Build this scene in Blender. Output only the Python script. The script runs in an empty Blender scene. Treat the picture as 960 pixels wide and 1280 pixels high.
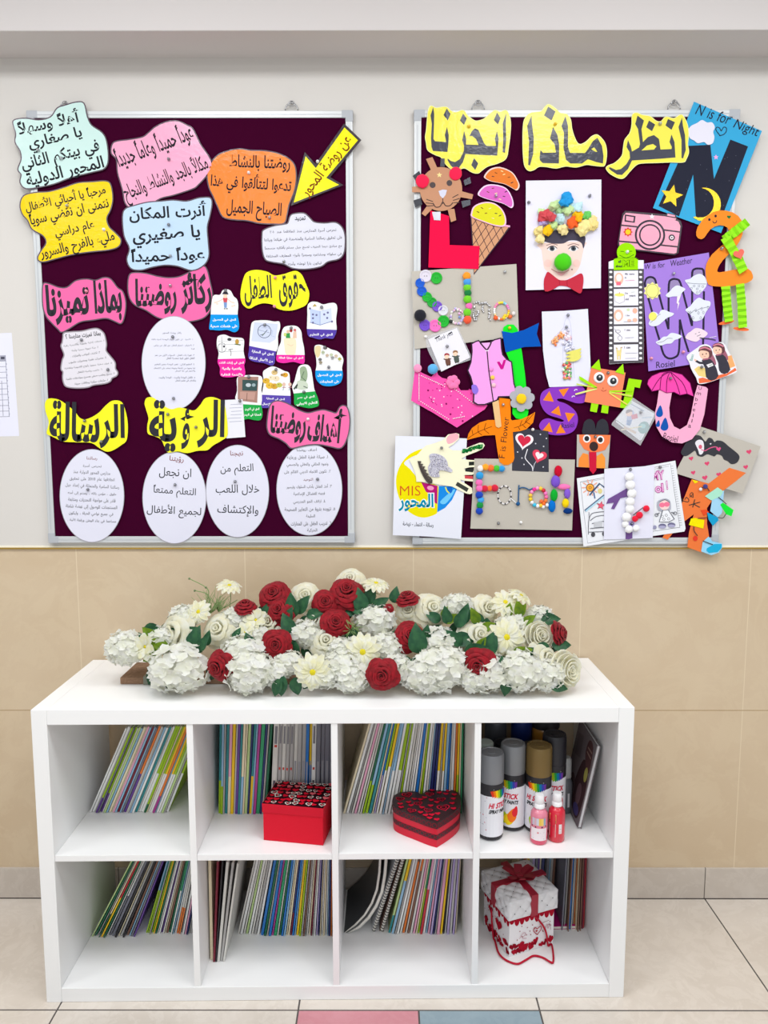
import bpy, bmesh, math, random
from mathutils import Vector, Matrix
from mathutils.geometry import tessellate_polygon
random.seed(11)
PI = math.pi
SC = bpy.context.scene
COL = SC.collection

# ------------------------------------------------------------------ camera
F, CD, CH, YAW, PITCH, ROLL = 902.12, 2.1, 1.438, -0.00178, 0.1096, -0.00048
_cy, _sy, _cp, _sp = math.cos(YAW), math.sin(YAW), math.cos(PITCH), math.sin(PITCH)
FWD = Vector((_sy*_cp, _cy*_cp, -_sp))
_r0 = Vector((_cy, -_sy, 0)); _u0 = _r0.cross(FWD)
RT = _r0*math.cos(ROLL) + _u0*math.sin(ROLL)
UP = -_r0*math.sin(ROLL) + _u0*math.cos(ROLL)
CAMO = Vector((0, -CD, CH))
cd = bpy.data.cameras.new('camera'); cam = bpy.data.objects.new('camera', cd); COL.objects.link(cam)
cd.sensor_fit = 'VERTICAL'; cd.sensor_height = 24.0; cd.lens = F/1280*24.0
cd.clip_start = 0.02; cd.clip_end = 60
cam.matrix_world = Matrix(((RT.x, UP.x, -FWD.x, CAMO.x), (RT.y, UP.y, -FWD.y, CAMO.y), (RT.z, UP.z, -FWD.z, CAMO.z), (0, 0, 0, 1)))
SC.camera = cam

# ------------------------------------------------------------------ light
W = bpy.data.worlds.new('world'); SC.world = W; W.use_nodes = True
W.node_tree.nodes['Background'].inputs[0].default_value = (0.90, 0.95, 1.0, 1)
W.node_tree.nodes['Background'].inputs[1].default_value = 0.45
def area(name, loc, sx, sy, power, color=(.955, .98, 1.0), rot=(0, 0, 0)):
    l = bpy.data.lights.new(name, 'AREA'); l.shape = 'RECTANGLE'; l.size = sx; l.size_y = sy; l.energy = power; l.color = color
    o = bpy.data.objects.new(name, l); COL.objects.link(o); o.location = loc; o.rotation_euler = rot
    return o
for x in (-1.9, -0.62, 0.62, 1.9):
    for y in (-2.65, -1.2):
        area('ceiling_panel_light', (x, y, 2.79), .6, .6, 10.0 if y < -2 else 17.0)
area('low_fill_light', (0, -4.15, 1.15), 4.6, 1.5, 22, (.93, .97, 1.0), (PI/2, 0, 0))  # added fill lamp, unseen behind the camera, brightens the beam underside and wall
SC.view_settings.view_transform = 'Standard'
SC.view_settings.look = 'None'
SC.view_settings.exposure = -0.12
SC.view_settings.gamma = 1.0
SC.view_settings.use_curve_mapping = False

# ------------------------------------------------------------------ helpers
def ray(x, y): return FWD + RT*((x-480)/F) - UP*((y-640)/F)
def onY(x, y, Y):
    d = ray(x, y); return CAMO + d*((Y-CAMO.y)/d.y)
def onZ(x, y, Z):
    d = ray(x, y); return CAMO + d*((Z-CAMO.z)/d.z)
def zAt(P, py):                       # height over the ground point P seen at picture row py
    lo, hi = -0.5, 3.0
    for _ in range(40):
        m = (lo+hi)/2; d = Vector((P.x, P.y, m)) - CAMO
        if 640 - F*d.dot(UP)/d.dot(FWD) > py: lo = m
        else: hi = m
    return lo
def lin(c):
    c = c/255.0
    return c/12.92 if c <= .04045 else ((c+.055)/1.055)**2.4
GAIN = 0.98
def rgb(c, g=None):
    if isinstance(c, str):
        c = tuple(int(c[i:i+2], 16) for i in (0, 2, 4))
    g = GAIN if g is None else g
    return tuple(min(.9, lin(v)/g) for v in c) + (1,)
_M = {}
def mat(c, rough=.6, spec=.35, metal=0, coat=0, bump=None, alpha=None, trans=0, sheen=0, g=None, key=None):
    k = (c, rough, spec, metal, coat, str(bump), alpha, trans, sheen, g, key)
    if k in _M: return _M[k]
    m = bpy.data.materials.new('paint_%s' % (c if isinstance(c, str) else '%02x%02x%02x' % tuple(c))); m.use_nodes = True
    n = m.node_tree.nodes; b = n['Principled BSDF']; L = m.node_tree.links
    b.inputs['Base Color'].default_value = rgb(c, g)
    b.inputs['Roughness'].default_value = rough
    b.inputs['Specular IOR Level'].default_value = spec
    b.inputs['Metallic'].default_value = metal
    b.inputs['Coat Weight'].default_value = coat
    b.inputs['Coat Roughness'].default_value = .12
    b.inputs['Transmission Weight'].default_value = trans
    b.inputs['Sheen Weight'].default_value = sheen
    if alpha is not None: b.inputs['Alpha'].default_value = alpha
    if bump:
        sc_, st_, where = bump
        t = n.new('ShaderNodeTexNoise'); t.inputs['Scale'].default_value = sc_; t.inputs['Detail'].default_value = 3
        tc = n.new('ShaderNodeTexCoord'); L.new(tc.outputs['Object'], t.inputs['Vector'])
        bp = n.new('ShaderNodeBump'); bp.inputs['Strength'].default_value = st_; bp.inputs['Distance'].default_value = .002
        L.new(t.outputs['Fac'], bp.inputs['Height']); L.new(bp.outputs['Normal'], b.inputs['Coat Normal' if where == 'coat' else 'Normal'])
    _M[k] = m
    return m
def pap(c): return mat(c, .85, .06)
def lam(c): return mat(c, .7, .1, coat=.4, bump=(70, .5, 'coat'))
def felt(c): return mat(c, .95, .04, sheen=.06, bump=(900, .25, 'n'))
def plast(c, r=.35): return mat(c, r, .32)
def metal(c, r=.3): return mat(c, r, .5, metal=.85)

WM = {}
def link(o, parent=None, M=None):
    COL.objects.link(o)
    M = M or Matrix.Identity(4)
    if parent is not None:
        o.parent = parent; WM[o.name] = WM[parent.name] @ M
    else: WM[o.name] = M
    o.matrix_basis = M
    return o
def tag(o, label=None, cat=None, group=None, kind=None):
    if label: o['label'] = label
    if cat: o['category'] = cat
    if group: o['group'] = group
    if kind: o['kind'] = kind
    return o
def thing(name, label, cat, loc=(0, 0, 0), rotz=0, group=None, M=None):
    o = bpy.data.objects.new(name, None); o.empty_display_size = .03
    link(o, None, M or (Matrix.Translation(Vector(loc)) @ Matrix.Rotation(rotz, 4, 'Z')))
    return tag(o, label, cat, group)
def mesh(name, V, Fc, mats, mi=None, parent=None, smooth=False, local=False, M=None, fixn=True):
    """V in world space unless local; becomes ONE mesh object."""
    if not isinstance(mats, (list, tuple)): mats = [mats]
    V = [Vector(v) for v in V]
    if M is None: M = Matrix.Identity(4)
    if not local:
        if parent is not None:
            inv = WM[parent.name].inverted(); V = [inv @ v for v in V]
        else:
            c = sum(V, Vector())/len(V); M = Matrix.Translation(c); V = [v-c for v in V]
    me = bpy.data.meshes.new(name); me.from_pydata([tuple(v) for v in V], [], Fc)
    for m in mats: me.materials.append(m)
    if mi: me.polygons.foreach_set('material_index', mi)
    if fixn:
        bm = bmesh.new(); bm.from_mesh(me); bmesh.ops.recalc_face_normals(bm, faces=bm.faces); bm.to_mesh(me); bm.free()
    if smooth: me.polygons.foreach_set('use_smooth', [True]*len(me.polygons))
    me.update()
    return link(bpy.data.objects.new(name, me), parent, M)
class MB:
    """collects shapes, then build() makes one mesh"""
    def __init__(s): s.v = []; s.f = []; s.m = []; s.mats = []
    def slot(s, m):
        if m not in s.mats: s.mats.append(m)
        return s.mats.index(m)
    def add(s, V, Fc, m):
        b = len(s.v); s.v += [Vector(v) for v in V]; k = s.slot(m)
        for f in Fc: s.f.append(tuple(b+i for i in f)); s.m.append(k)
        return s
    def box(s, lo, hi, m, M=None, bev=0):
        (x0, y0, z0), (x1, y1, z1) = lo, hi
        if bev <= 0:
            V = [Vector(p) for p in ((x0,y0,z0),(x1,y0,z0),(x1,y1,z0),(x0,y1,z0),(x0,y0,z1),(x1,y0,z1),(x1,y1,z1),(x0,y1,z1))]
            Fc = [(3,2,1,0),(4,5,6,7),(0,1,5,4),(1,2,6,5),(2,3,7,6),(3,0,4,7)]
        else:
            bm = bmesh.new(); bmesh.ops.create_cube(bm, size=1)
            for v in bm.verts: v.co = Vector((x0+(v.co.x+.5)*(x1-x0), y0+(v.co.y+.5)*(y1-y0), z0+(v.co.z+.5)*(z1-z0)))
            bmesh.ops.bevel(bm, geom=bm.edges[:], offset=bev, segments=2, affect='EDGES', profile=.6)
            bm.verts.index_update(); V = [v.co.copy() for v in bm.verts]; Fc = [tuple(v.index for v in f.verts) for f in bm.faces]; bm.free()
        if M is not None: V = [M @ v for v in V]
        return s.add(V, Fc, m)
    def lathe(s, prof, m, seg=28, M=None, mats=None):
        """prof: (r, z[, mat]) from bottom to top; closed at the ends when r is 0"""
        V = []; rings = []
        for p in prof:
            r, z = p[0], p[1]
            if r <= 1e-6: rings.append([len(V)]); V.append(Vector((0, 0, z)))
            else:
                rings.append(list(range(len(V), len(V)+seg)))
                V += [Vector((r*math.cos(2*PI*i/seg), r*math.sin(2*PI*i/seg), z)) for i in range(seg)]
        if M is not None: V = [M @ v for v in V]
        for k in range(len(rings)-1):
            a, b = rings[k], rings[k+1]; Fc = []
            for i in range(seg):
                j = (i+1) % seg
                if len(a) == 1 and len(b) == 1: continue
                if len(a) == 1: Fc.append((a[0], b[i], b[j]))
                elif len(b) == 1: Fc.append((a[i], a[j], b[0]))
                else: Fc.append((a[i], a[j], b[j], b[i]))
            mm = prof[k+1][2] if len(prof[k+1]) > 2 else m
            base = len(s.v)
            if k == 0: s._b0 = base; s.v += V
            kk = s.slot(mm)
            for f in Fc: s.f.append(tuple(s._b0+i for i in f)); s.m.append(kk)
        return s
    def ball(s, c, r, m, sub=2, sc=(1, 1, 1), noise=0, rot=None):
        bm = bmesh.new(); bmesh.ops.create_icosphere(bm, subdivisions=sub, radius=1)
        V = []
        for v in bm.verts:
            q = v.co.copy()
            if noise: q *= 1+random.uniform(-noise, noise)
            q = Vector((q.x*sc[0], q.y*sc[1], q.z*sc[2]))*r
            if rot is not None: q = rot @ q
            V.append(q+Vector(c))
        bm.verts.index_update(); Fc = [tuple(v.index for v in f.verts) for f in bm.faces]; bm.free()
        return s.add(V, Fc, m)
    def tube(s, P, r, m, seg=8, cap=True):
        P = [Vector(p) for p in P]; n = len(P); V = []; Fc = []; up = Vector((.3, .9, .31)).normalized()
        for i, p in enumerate(P):
            t = (P[min(i+1, n-1)]-P[max(i-1, 0)]).normalized()
            a = t.cross(up)
            if a.length < 1e-4: a = t.cross(Vector((1, 0, 0)))
            a.normalize(); b = t.cross(a); up = b if b.dot(up) > 0 else -b; up = -a.cross(t) if False else up
            rr = r(i/(n-1)) if callable(r) else r
            V += [p+(a*math.cos(2*PI*k/seg)+b*math.sin(2*PI*k/seg))*rr for k in range(seg)]
        for i in range(n-1):
            for k in range(seg): Fc.append((i*seg+k, i*seg+(k+1) % seg, (i+1)*seg+(k+1) % seg, (i+1)*seg+k))
        if cap: Fc += [tuple(range(seg-1, -1, -1)), tuple(range((n-1)*seg, n*seg))]
        return s.add(V, Fc, m)
    def build(s, name, parent=None, smooth=False, local=False, M=None, auto=None):
        o = mesh(name, s.v, s.f, s.mats, s.m, parent, smooth or auto is not None, local, M)
        if auto is not None:
            o.data.set_sharp_from_angle(angle=math.radians(auto))
        return o
def Z(ox, oy, k): return lambda pts: [(ox+x/k, oy+y/k) for x, y in pts]
def Zp(ox, oy, k): return lambda x, y: (ox+x/k, oy+y/k)
def smooth_loop(P, n=5, closed=True):
    out = []; N = len(P); R = range(N) if closed else range(N-1)
    for i in R:
        g = (lambda j: P[j % N]) if closed else (lambda j: P[max(0, min(N-1, j))])
        p0, p1, p2, p3 = g(i-1), g(i), g(i+1), g(i+2)
        for k in range(n):
            t = k/n
            out.append(tuple(.5*((2*p1[a])+(-p0[a]+p2[a])*t+(2*p0[a]-5*p1[a]+4*p2[a]-p3[a])*t*t+(-p0[a]+3*p1[a]-3*p2[a]+p3[a])*t**3) for a in range(len(p1))))
    if not closed: out.append(tuple(P[-1]))
    return out
def area2(P): return sum(P[i-1][0]*P[i][1]-P[i][0]*P[i-1][1] for i in range(len(P)))/2
def offset(P, d):
    s = 1 if area2(P) > 0 else -1; out = []; N = len(P)
    for i in range(N):
        a, b, c = P[i-1], P[i], P[(i+1) % N]
        n = [0, 0]
        for (u, v) in ((a, b), (b, c)):
            ex, ey = v[0]-u[0], v[1]-u[1]; l = math.hypot(ex, ey) or 1
            n[0] += ey/l; n[1] -= ex/l
        l = math.hypot(*n) or 1; k = d*s/max(.6, l/2)
        out.append((b[0]+n[0]/l*k, b[1]+n[1]/l*k))
    return out
def ell(cx, cy, rx, ry, ang=0, n=36):
    a = math.radians(ang); out = []
    for i in range(n):
        t = 2*PI*i/n; x, y = rx*math.cos(t), ry*math.sin(t)
        out.append((cx+x*math.cos(a)+y*math.sin(a), cy-x*math.sin(a)+y*math.cos(a)))
    return out
def rect(x0, y0, x1, y1): return [(x0, y0), (x1, y0), (x1, y1), (x0, y1)]
def heart(cx, cy, w, ang=0, n=28, h=None):
    a = math.radians(ang); out = []
    for i in range(n):
        t = 2*PI*i/n; x = 16*math.sin(t)**3/32*w; y = -(13*math.cos(t)-5*math.cos(2*t)-2*math.cos(3*t)-math.cos(4*t))/32*(h or w)
        out.append((cx+x*math.cos(a)+y*math.sin(a), cy-x*math.sin(a)+y*math.cos(a)))
    return out
def star(cx, cy, r, ang=0, n=5, k=.42):
    return [(cx+(r if i % 2 == 0 else r*k)*math.sin(PI*i/n+math.radians(ang)), cy-(r if i % 2 == 0 else r*k)*math.cos(PI*i/n+math.radians(ang))) for i in range(2*n)]
def arc(cx, cy, rx, ry, a0, a1, n=16): return [(cx+rx*math.cos(math.radians(a0+(a1-a0)*i/n)), cy+ry*math.sin(math.radians(a0+(a1-a0)*i/n))) for i in range(n+1)]
def tess(loops):
    return [tuple(t) for t in tessellate_polygon([[Vector((p[0], -p[1], 0)) for p in L] for L in loops])]

# --- writing: joined letter forms, right to left
_AR = {'ء': (0xFE80, 1), 'آ': (0xFE81, 2), 'أ': (0xFE83, 2), 'ؤ': (0xFE85, 2), 'إ': (0xFE87, 2), 'ئ': (0xFE89, 4), 'ا': (0xFE8D, 2), 'ب': (0xFE8F, 4), 'ة': (0xFE93, 2), 'ت': (0xFE95, 4),
       'ث': (0xFE99, 4), 'ج': (0xFE9D, 4), 'ح': (0xFEA1, 4), 'خ': (0xFEA5, 4), 'د': (0xFEA9, 2), 'ذ': (0xFEAB, 2), 'ر': (0xFEAD, 2), 'ز': (0xFEAF, 2), 'س': (0xFEB1, 4), 'ش': (0xFEB5, 4),
       'ص': (0xFEB9, 4), 'ض': (0xFEBD, 4), 'ط': (0xFEC1, 4), 'ظ': (0xFEC5, 4), 'ع': (0xFEC9, 4), 'غ': (0xFECD, 4), 'ف': (0xFED1, 4), 'ق': (0xFED5, 4), 'ك': (0xFED9, 4), 'ل': (0xFEDD, 4),
       'م': (0xFEE1, 4), 'ن': (0xFEE5, 4), 'ه': (0xFEE9, 4), 'و': (0xFEED, 2), 'ى': (0xFEEF, 2), 'ي': (0xFEF1, 4)}
_LA = {'آ': 0xFEF5, 'أ': 0xFEF7, 'إ': 0xFEF9, 'ا': 0xFEFB}
_MK = '\u064b\u0651\u064e'
def shape_ar(s):
    toks = []; i = 0
    while i < len(s):
        c = s[i]
        if c == 'ل' and i+1 < len(s) and s[i+1] in _LA: toks.append(('la', s[i+1])); i += 2
        else: toks.append(('c', c)); i += 1
    def joins_next(t):
        return t is not None and t[0] == 'c' and t[1] in _AR and _AR[t[1]][1] == 4
    def joins_prev(t):
        return t is not None and (t[0] == 'la' or (t[1] in _AR and _AR[t[1]][1] >= 2))
    out = []
    for k, t in enumerate(toks):
        if t[0] == 'c' and t[1] in _MK: out.append(t[1]); continue
        pv = next((toks[j] for j in range(k-1, -1, -1) if not (toks[j][0] == 'c' and toks[j][1] in _MK)), None)
        nx = next((toks[j] for j in range(k+1, len(toks)) if not (toks[j][0] == 'c' and toks[j][1] in _MK)), None)
        p = joins_next(pv) and joins_prev(t)
        if t[0] == 'la': out.append(chr(_LA[t[1]]+(1 if p else 0))); continue
        c = t[1]
        if c not in _AR: out.append(c); continue
        base, n = _AR[c]; nn = n == 4 and joins_prev(nx)
        f = 0 if not p and not nn else 1 if p and not nn else 2 if nn and not p else 3
        out.append(chr(base+min(f, n-1) if n != 4 else base+f))
    # reverse, keeping runs of digits
    r = []; i = len(out)-1
    while i >= 0:
        if out[i].isdigit():
            j = i
            while j >= 0 and out[j].isdigit(): j -= 1
            r += out[j+1:i+1]; i = j
        else: r.append(out[i]); i -= 1
    return ''.join(r)
_TC = {}
def glyphs(body, bold=0, res=3):
    k = (body, bold, res)
    if k in _TC: return _TC[k]
    ar = any('\u0600' <= c <= '\u06ff' for c in body)
    c = bpy.data.curves.new('writing', 'FONT'); c.body = shape_ar(body) if ar else body
    c.resolution_u = res; c.offset = bold; c.space_word = 1.7 if res == 2 else 1.25; c.dimensions = '2D'; c.fill_mode = 'BOTH'
    o = bpy.data.objects.new('writing', c); COL.objects.link(o)
    me = bpy.data.meshes.new_from_object(o.evaluated_get(bpy.context.evaluated_depsgraph_get()))
    V = [(v.co.x, v.co.y) for v in me.vertices]; Fc = [tuple(p.vertices) for p in me.polygons]
    bpy.data.objects.remove(o); bpy.data.curves.remove(c); bpy.data.meshes.remove(me)
    _TC[k] = (V, Fc)
    return _TC[k]

class Art:
    """flat drawing: shapes in 2-D, put on a surface by mp(u, v, k) where k counts layers"""
    def __init__(s, mp, tf=None, pfn=pap): s.mp = mp; s.tf = tf or (lambda p: p); s.b = MB(); s.k = 0; s.pfn = pfn; s.z = tf
    def m(s, c): return c if isinstance(c, bpy.types.Material) else s.pfn(c)
    def raw(s, P, Fc, c):
        s.k += 1; s.b.add([s.mp(x, y, s.k) for x, y in P], Fc, s.m(c)); return s
    def poly(s, P, c, holes=(), sm=0):
        L = [s.tf(smooth_loop(P, sm) if sm else P)]+[s.tf(smooth_loop(h, sm) if sm else h) for h in holes]
        return s.raw([p for l in L for p in l], tess(L), c)
    def ell(s, cx, cy, rx, ry, c, ang=0, n=28): return s.poly(ell(cx, cy, rx, ry, ang, n), c)
    def ring(s, cx, cy, rx, ry, w, c, n=36): return s.poly(ell(cx, cy, rx, ry, 0, n), c, [ell(cx, cy, rx-w, ry-w, 0, n)])
    def line(s, P, w, c, closed=False, sm=0):
        if sm: P = smooth_loop(P, sm, closed)
        P = s.tf(P); sc_ = 1
        q = s.tf([(0, 0), (1, 0)]); w = w*math.hypot(q[1][0]-q[0][0], q[1][1]-q[0][1])/2
        V = []; Fc = []; N = len(P)
        for i in range(N):
            a = P[i-1] if (i or closed) else P[i]; b = P[(i+1) % N] if (i < N-1 or closed) else P[i]
            tx, ty = b[0]-a[0], b[1]-a[1]; l = math.hypot(tx, ty) or 1
            k = 1
            if (0 < i < N-1) or closed:
                u = (P[i][0]-P[i-1][0], P[i][1]-P[i-1][1]); lu = math.hypot(*u) or 1
                cs = (u[0]*tx+u[1]*ty)/lu/l; k = 1/max(.55, cs)
            V += [(P[i][0]-ty/l*w*k, P[i][1]+tx/l*w*k), (P[i][0]+ty/l*w*k, P[i][1]-tx/l*w*k)]
        for i in range(N if closed else N-1):
            j = (i+1) % N; Fc.append((2*i, 2*i+1, 2*j+1, 2*j))
        return s.raw(V, Fc, c)
    def text(s, body, cx, cy, w, c, h=None, ang=0, bold=0, res=3, shear=0):
        V, Fc = glyphs(body, bold, res)
        x0, x1 = min(v[0] for v in V), max(v[0] for v in V); y0, y1 = min(v[1] for v in V), max(v[1] for v in V)
        sx = w/(x1-x0); sy = sx if h is None else h/(y1-y0); a = math.radians(ang); P = []
        for x, y in V:
            X = (x-(x0+x1)/2)*sx; Y = (y-(y0+y1)/2)*sy; X += shear*Y
            P.append((cx+X*math.cos(a)-Y*math.sin(a), cy-X*math.sin(a)-Y*math.cos(a)))
        return s.raw(s.tf(P), Fc, c)
    def build(s, name, parent): return s.b.build(name, parent) if s.b.f else None

# board papers: everything lies on planes parallel to the wall, at its own distance from it
def dl(n): return .0182+.0013*n
STEP = .000022
def wallmap(dist):
    return lambda x, y, k=0: onY(x, y, -(dist+k*STEP))
def sheet(name, P, dist, t, m, parent, holes=(), bend=None):
    """a thin solid cut from the outline P (picture frame px), its back at DIST from the wall"""
    L = [P]+list(holes); tri = tess(L); flat = [p for l in L for p in l]; n = len(flat)
    bd = bend or (lambda x, y: 0)
    V = [onY(x, y, -(dist+t+bd(x, y))) for x, y in flat]; V += [v+Vector((0, t, 0)) for v in V]
    Fc = [t_ for t_ in tri]+[tuple(i+n for i in reversed(t_)) for t_ in tri]; o = 0
    for l in L:
        m_ = len(l)
        for i in range(m_): j = (i+1) % m_; Fc.append((o+i, o+j, n+o+j, n+o+i))
        o += m_
    return mesh(name, V, Fc, m, None, parent)
def paper(name, label, cat, P, layer, m, group=None, border=None, t=.0004, part='sheet', bw=1.6, holes=()):
    d = dl(layer); xs = [p[0] for p in P]; ys = [p[1] for p in P]
    T = thing(name, label, cat, onY((min(xs)+max(xs))/2, (min(ys)+max(ys))/2, -d), group=group)
    if border is not None:
        sheet('border', offset(P, bw), d, t*.5, border, T); sheet(part, P, d+t*.5, t*.6, m, T, holes)
    else: sheet(part, P, d, t*1.1, m, T, holes)
    T['_d'] = d+t*1.1+.00003
    return T
def art(T, tf=None, extra=0, pfn=pap): return Art(wallmap(T['_d']+extra), tf, pfn)
def pin(x, y, layer, what, c='b9bcc0', star5=False):
    d = dl(layer)+.0006; b = MB(); m = mat(c, .28, .5, metal=.7 if c in ('b9bcc0', '8e8f94') else 0)
    M = Matrix.Translation(onY(x, y, -d)) @ Matrix.Rotation(PI/2, 4, 'X') @ Matrix.Rotation(random.uniform(-.15, .15), 4, 'X')
    b.lathe([(0, .0), (.0042, 0), (.0046, .0012), (.0036, .0026), (.0024, .0046), (.003, .0062), (.0026, .0074), (0, .0078)], m, 14, M)
    o = b.build('pushpin', None, smooth=True)
    nm = {'b9bcc0': 'silver', '8e8f94': 'grey metal', 'f2c230': 'yellow', 'f4f4f6': 'white', 'f29bb0': 'pink'}.get(c, 'silver')
    return tag(o, '%s pushpin %s' % (nm, what), 'pushpin', 'pushpins on the notice boards')
# ------------------------------------------------------------------ the room
def stone(name, c1, c2, c3, rough, scale, joints=None, jc=None, bump=.05, jw=.0022, jc2=None, spec=.4):
    """mottled stone; joints = (x origin, x pitch, [z rows]) draws the grout between tiles"""
    m = bpy.data.materials.new(name); m.use_nodes = True
    n = m.node_tree.nodes; L = m.node_tree.links; b = n['Principled BSDF']
    g = n.new('ShaderNodeNewGeometry')
    def noise(sc_, det, dist=0, rough_=.6):
        t = n.new('ShaderNodeTexNoise'); t.inputs['Scale'].default_value = sc_; t.inputs['Detail'].default_value = det
        t.inputs['Distortion'].default_value = dist; t.inputs['Roughness'].default_value = rough_
        L.new(g.outputs['Position'], t.inputs['Vector']); return t.outputs['Fac']
    def ramp(f, a, b_, ca, cb):
        r = n.new('ShaderNodeValToRGB'); e = r.color_ramp.elements; e[0].position = a; e[1].position = b_; e[0].color = ca; e[1].color = cb
        L.new(f, r.inputs[0]); return r.outputs[0]
    def mix(f, a, b_):
        x = n.new('ShaderNodeMix'); x.data_type = 'RGBA'
        if isinstance(f, float): x.inputs[0].default_value = f
        else: L.new(f, x.inputs[0])
        for i, v in ((6, a), (7, b_)):
            if isinstance(v, tuple): x.inputs[i].default_value = v
            else: L.new(v, x.inputs[i])
        return x.outputs[2]
    base = ramp(noise(scale, 5, .4), .35, .68, rgb(c1), rgb(c2))
    vein = ramp(noise(scale*2.4, 8, 2.2, .7), .47, .53, (0, 0, 0, 1), (1, 1, 1, 1))
    vein2 = ramp(noise(scale*2.1, 8, 2.6, .7), .54, .6, (1, 1, 1, 1), (0, 0, 0, 1))
    mm = n.new('ShaderNodeMath'); mm.operation = 'MULTIPLY'; L.new(vein, mm.inputs[0]); L.new(vein2, mm.inputs[1])
    m2 = n.new('ShaderNodeMath'); m2.operation = 'MULTIPLY'; L.new(mm.outputs[0], m2.inputs[0]); m2.inputs[1].default_value = .3
    colr = mix(m2.outputs[0], base, rgb(c3))
    def M(op, a, b_=None):
        x = n.new('ShaderNodeMath'); x.operation = op
        for i, v in enumerate((a, b_)):
            if v is None: continue
            if isinstance(v, (int, float)): x.inputs[i].default_value = v
            else: L.new(v, x.inputs[i])
        return x.outputs[0]
    if joints:
        x0, pitch, rows = joints
        sp = n.new('ShaderNodeSeparateXYZ'); L.new(g.outputs['Position'], sp.inputs[0])
        fx = M('FRACT', M('ADD', M('DIVIDE', M('SUBTRACT', sp.outputs[0], x0), pitch), 20.5))
        dx = M('MULTIPLY', M('ABSOLUTE', M('SUBTRACT', fx, .5)), pitch)
        jx = M('LESS_THAN', dx, jw/2)
        colr = mix(jx, colr, rgb(jc))
        jz = None
        for z in rows:
            t = M('LESS_THAN', M('ABSOLUTE', M('SUBTRACT', sp.outputs[2], z)), jw/2)
            jz = t if jz is None else M('MAXIMUM', jz, t)
        if jz is not None: colr = mix(jz, colr, rgb(jc2 or jc))
    L.new(colr, b.inputs['Base Color']); b.inputs['Roughness'].default_value = rough; b.inputs['Specular IOR Level'].default_value = spec
    bp = n.new('ShaderNodeBump'); bp.inputs['Strength'].default_value = bump; bp.inputs['Distance'].default_value = .002
    L.new(noise(scale*6, 4), bp.inputs['Height']); L.new(bp.outputs['Normal'], b.inputs['Normal'])
    return m
def struct(name, b): return tag(b.build(name), kind='structure')
M_WALL = mat((212, 208, 203), .7, .2, bump=(60, .06, 'n'))
M_BEAM = mat((209, 204, 203), .75, .2)
M_TILE = stone('sand_wall_tile', 'd0bca0', 'c9b395', 'd6c4a7', .33, 2.2, (.083, .4973, [.6045]), 'dccbb0', .03, .0026, 'aa8f6c')
M_SKIRT = stone('grey_skirting_tile', 'c9bfb4', 'beb3a8', 'd3cac0', .4, 4, (.988-.6045, .6045, []), '6b635c', .03, .003)
M_FLOOR = stone('beige_floor_tile', 'd8cfc5', 'cdc3b8', 'e2dad1', .22, 4.5, None, bump=.02)
M_GROUT = mat((92, 86, 84), .8, .2)
M_PINKT = stone('pink_floor_tile', 'd2919a', 'cb8992', 'd59aa2', .25, 5, None, bump=.02)
M_BLUET = stone('blue_grey_floor_tile', '93a5ae', '8a9da7', '9aabb4', .25, 5, None, bump=.02)
M_GOLD = mat((196, 160, 70), .3, .5, metal=.8)
struct('wall_back', MB().box((-3.2, 0, 1.103), (3.2, .12, 2.8), M_WALL))
struct('wall_back_tiling', MB().box((-3.2, 0, 0), (3.2, .12, 1.0975), M_TILE))
b = MB(); b.box((-3.2, -.006, 1.098), (3.2, .02, 1.1018), M_GOLD, bev=.0008); b.box((-3.2, -.003, 1.1019), (3.2, .02, 1.107), mat((240, 234, 214), .5), bev=.0008)
struct('trim_1', b)
struct('baseboard_back', MB().box((-3.2, -.005, 0.002), (3.2, .03, .101), M_SKIRT, bev=.0012))
struct('ceiling_beam', MB().box((-3.2, -.135, 2.458), (3.2, .1, 2.82), M_BEAM, bev=.003))
struct('ceiling', MB().box((-3.2, -4.2, 2.81), (3.2, .12, 2.9), mat((238, 236, 232), .8)))
# floor: every tile stands a hair above the grout bed
b = MB(); b.box((-3.2, -4.2, -.1), (3.2, .12, -.0012), M_GROUT)
xs = [.3862+.6045*k for k in range(-6, 6)]; ys = [.1645-.6045*k for k in range(0, 8)]
for i in range(len(xs)-1):
    for j in range(len(ys)-1):
        x0, x1 = xs[i], xs[i+1]; y1, y0 = ys[j], ys[j+1]
        y1 = min(y1, -.004) if j == 0 else y1
        sub = [(x0, x1, M_FLOOR)]
        if j == 1 and abs(x0+.2183) < .01: sub = [(x0, x0+.3015, M_PINKT), (x0+.3015, x1, M_BLUET)]
        for a, c, m in sub: b.box((a+.0022, y0+.0022, -.01), (c-.0022, y1-.0022, 0), m)
struct('floor', b)

# ------------------------------------------------------------------ the bookcase
CA = .01266
M_WHITE = mat((243, 243, 242), .32, .45)
M_WHITE_G = .9
CASE = thing('bookcase', 'white open bookcase of eight square compartments standing against the tiled wall', 'bookcase', (-.13, -.0166, 0), CA)
CM = WM[CASE.name]
SZ, BZ, TZ = .393, .038, .77          # heights of the middle shelf, bottom panel and top
HX = .735
def cpart(name, lo, hi, bev=.0012): MB().box(lo, hi, M_WHITE, bev=bev).build(name, CASE, local=True)
cpart('side_panel', (-HX, -.39, 0), (-HX+.038, 0, .77)); cpart('side_panel', (HX-.038, -.39, 0), (HX, 0, .77))
cpart('top_panel', (-HX+.0382, -.39, .732), (HX-.0382, 0, .77)); cpart('bottom_panel', (-HX+.0382, -.39, .0005), (HX-.0382, 0, .038))
CELL = [-.697+.3525*i for i in range(4)]
for i in (1, 2, 3): cpart('divider', (CELL[i]-.016, -.388, .0382), (CELL[i], -.001, .7318), .0008)
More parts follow.
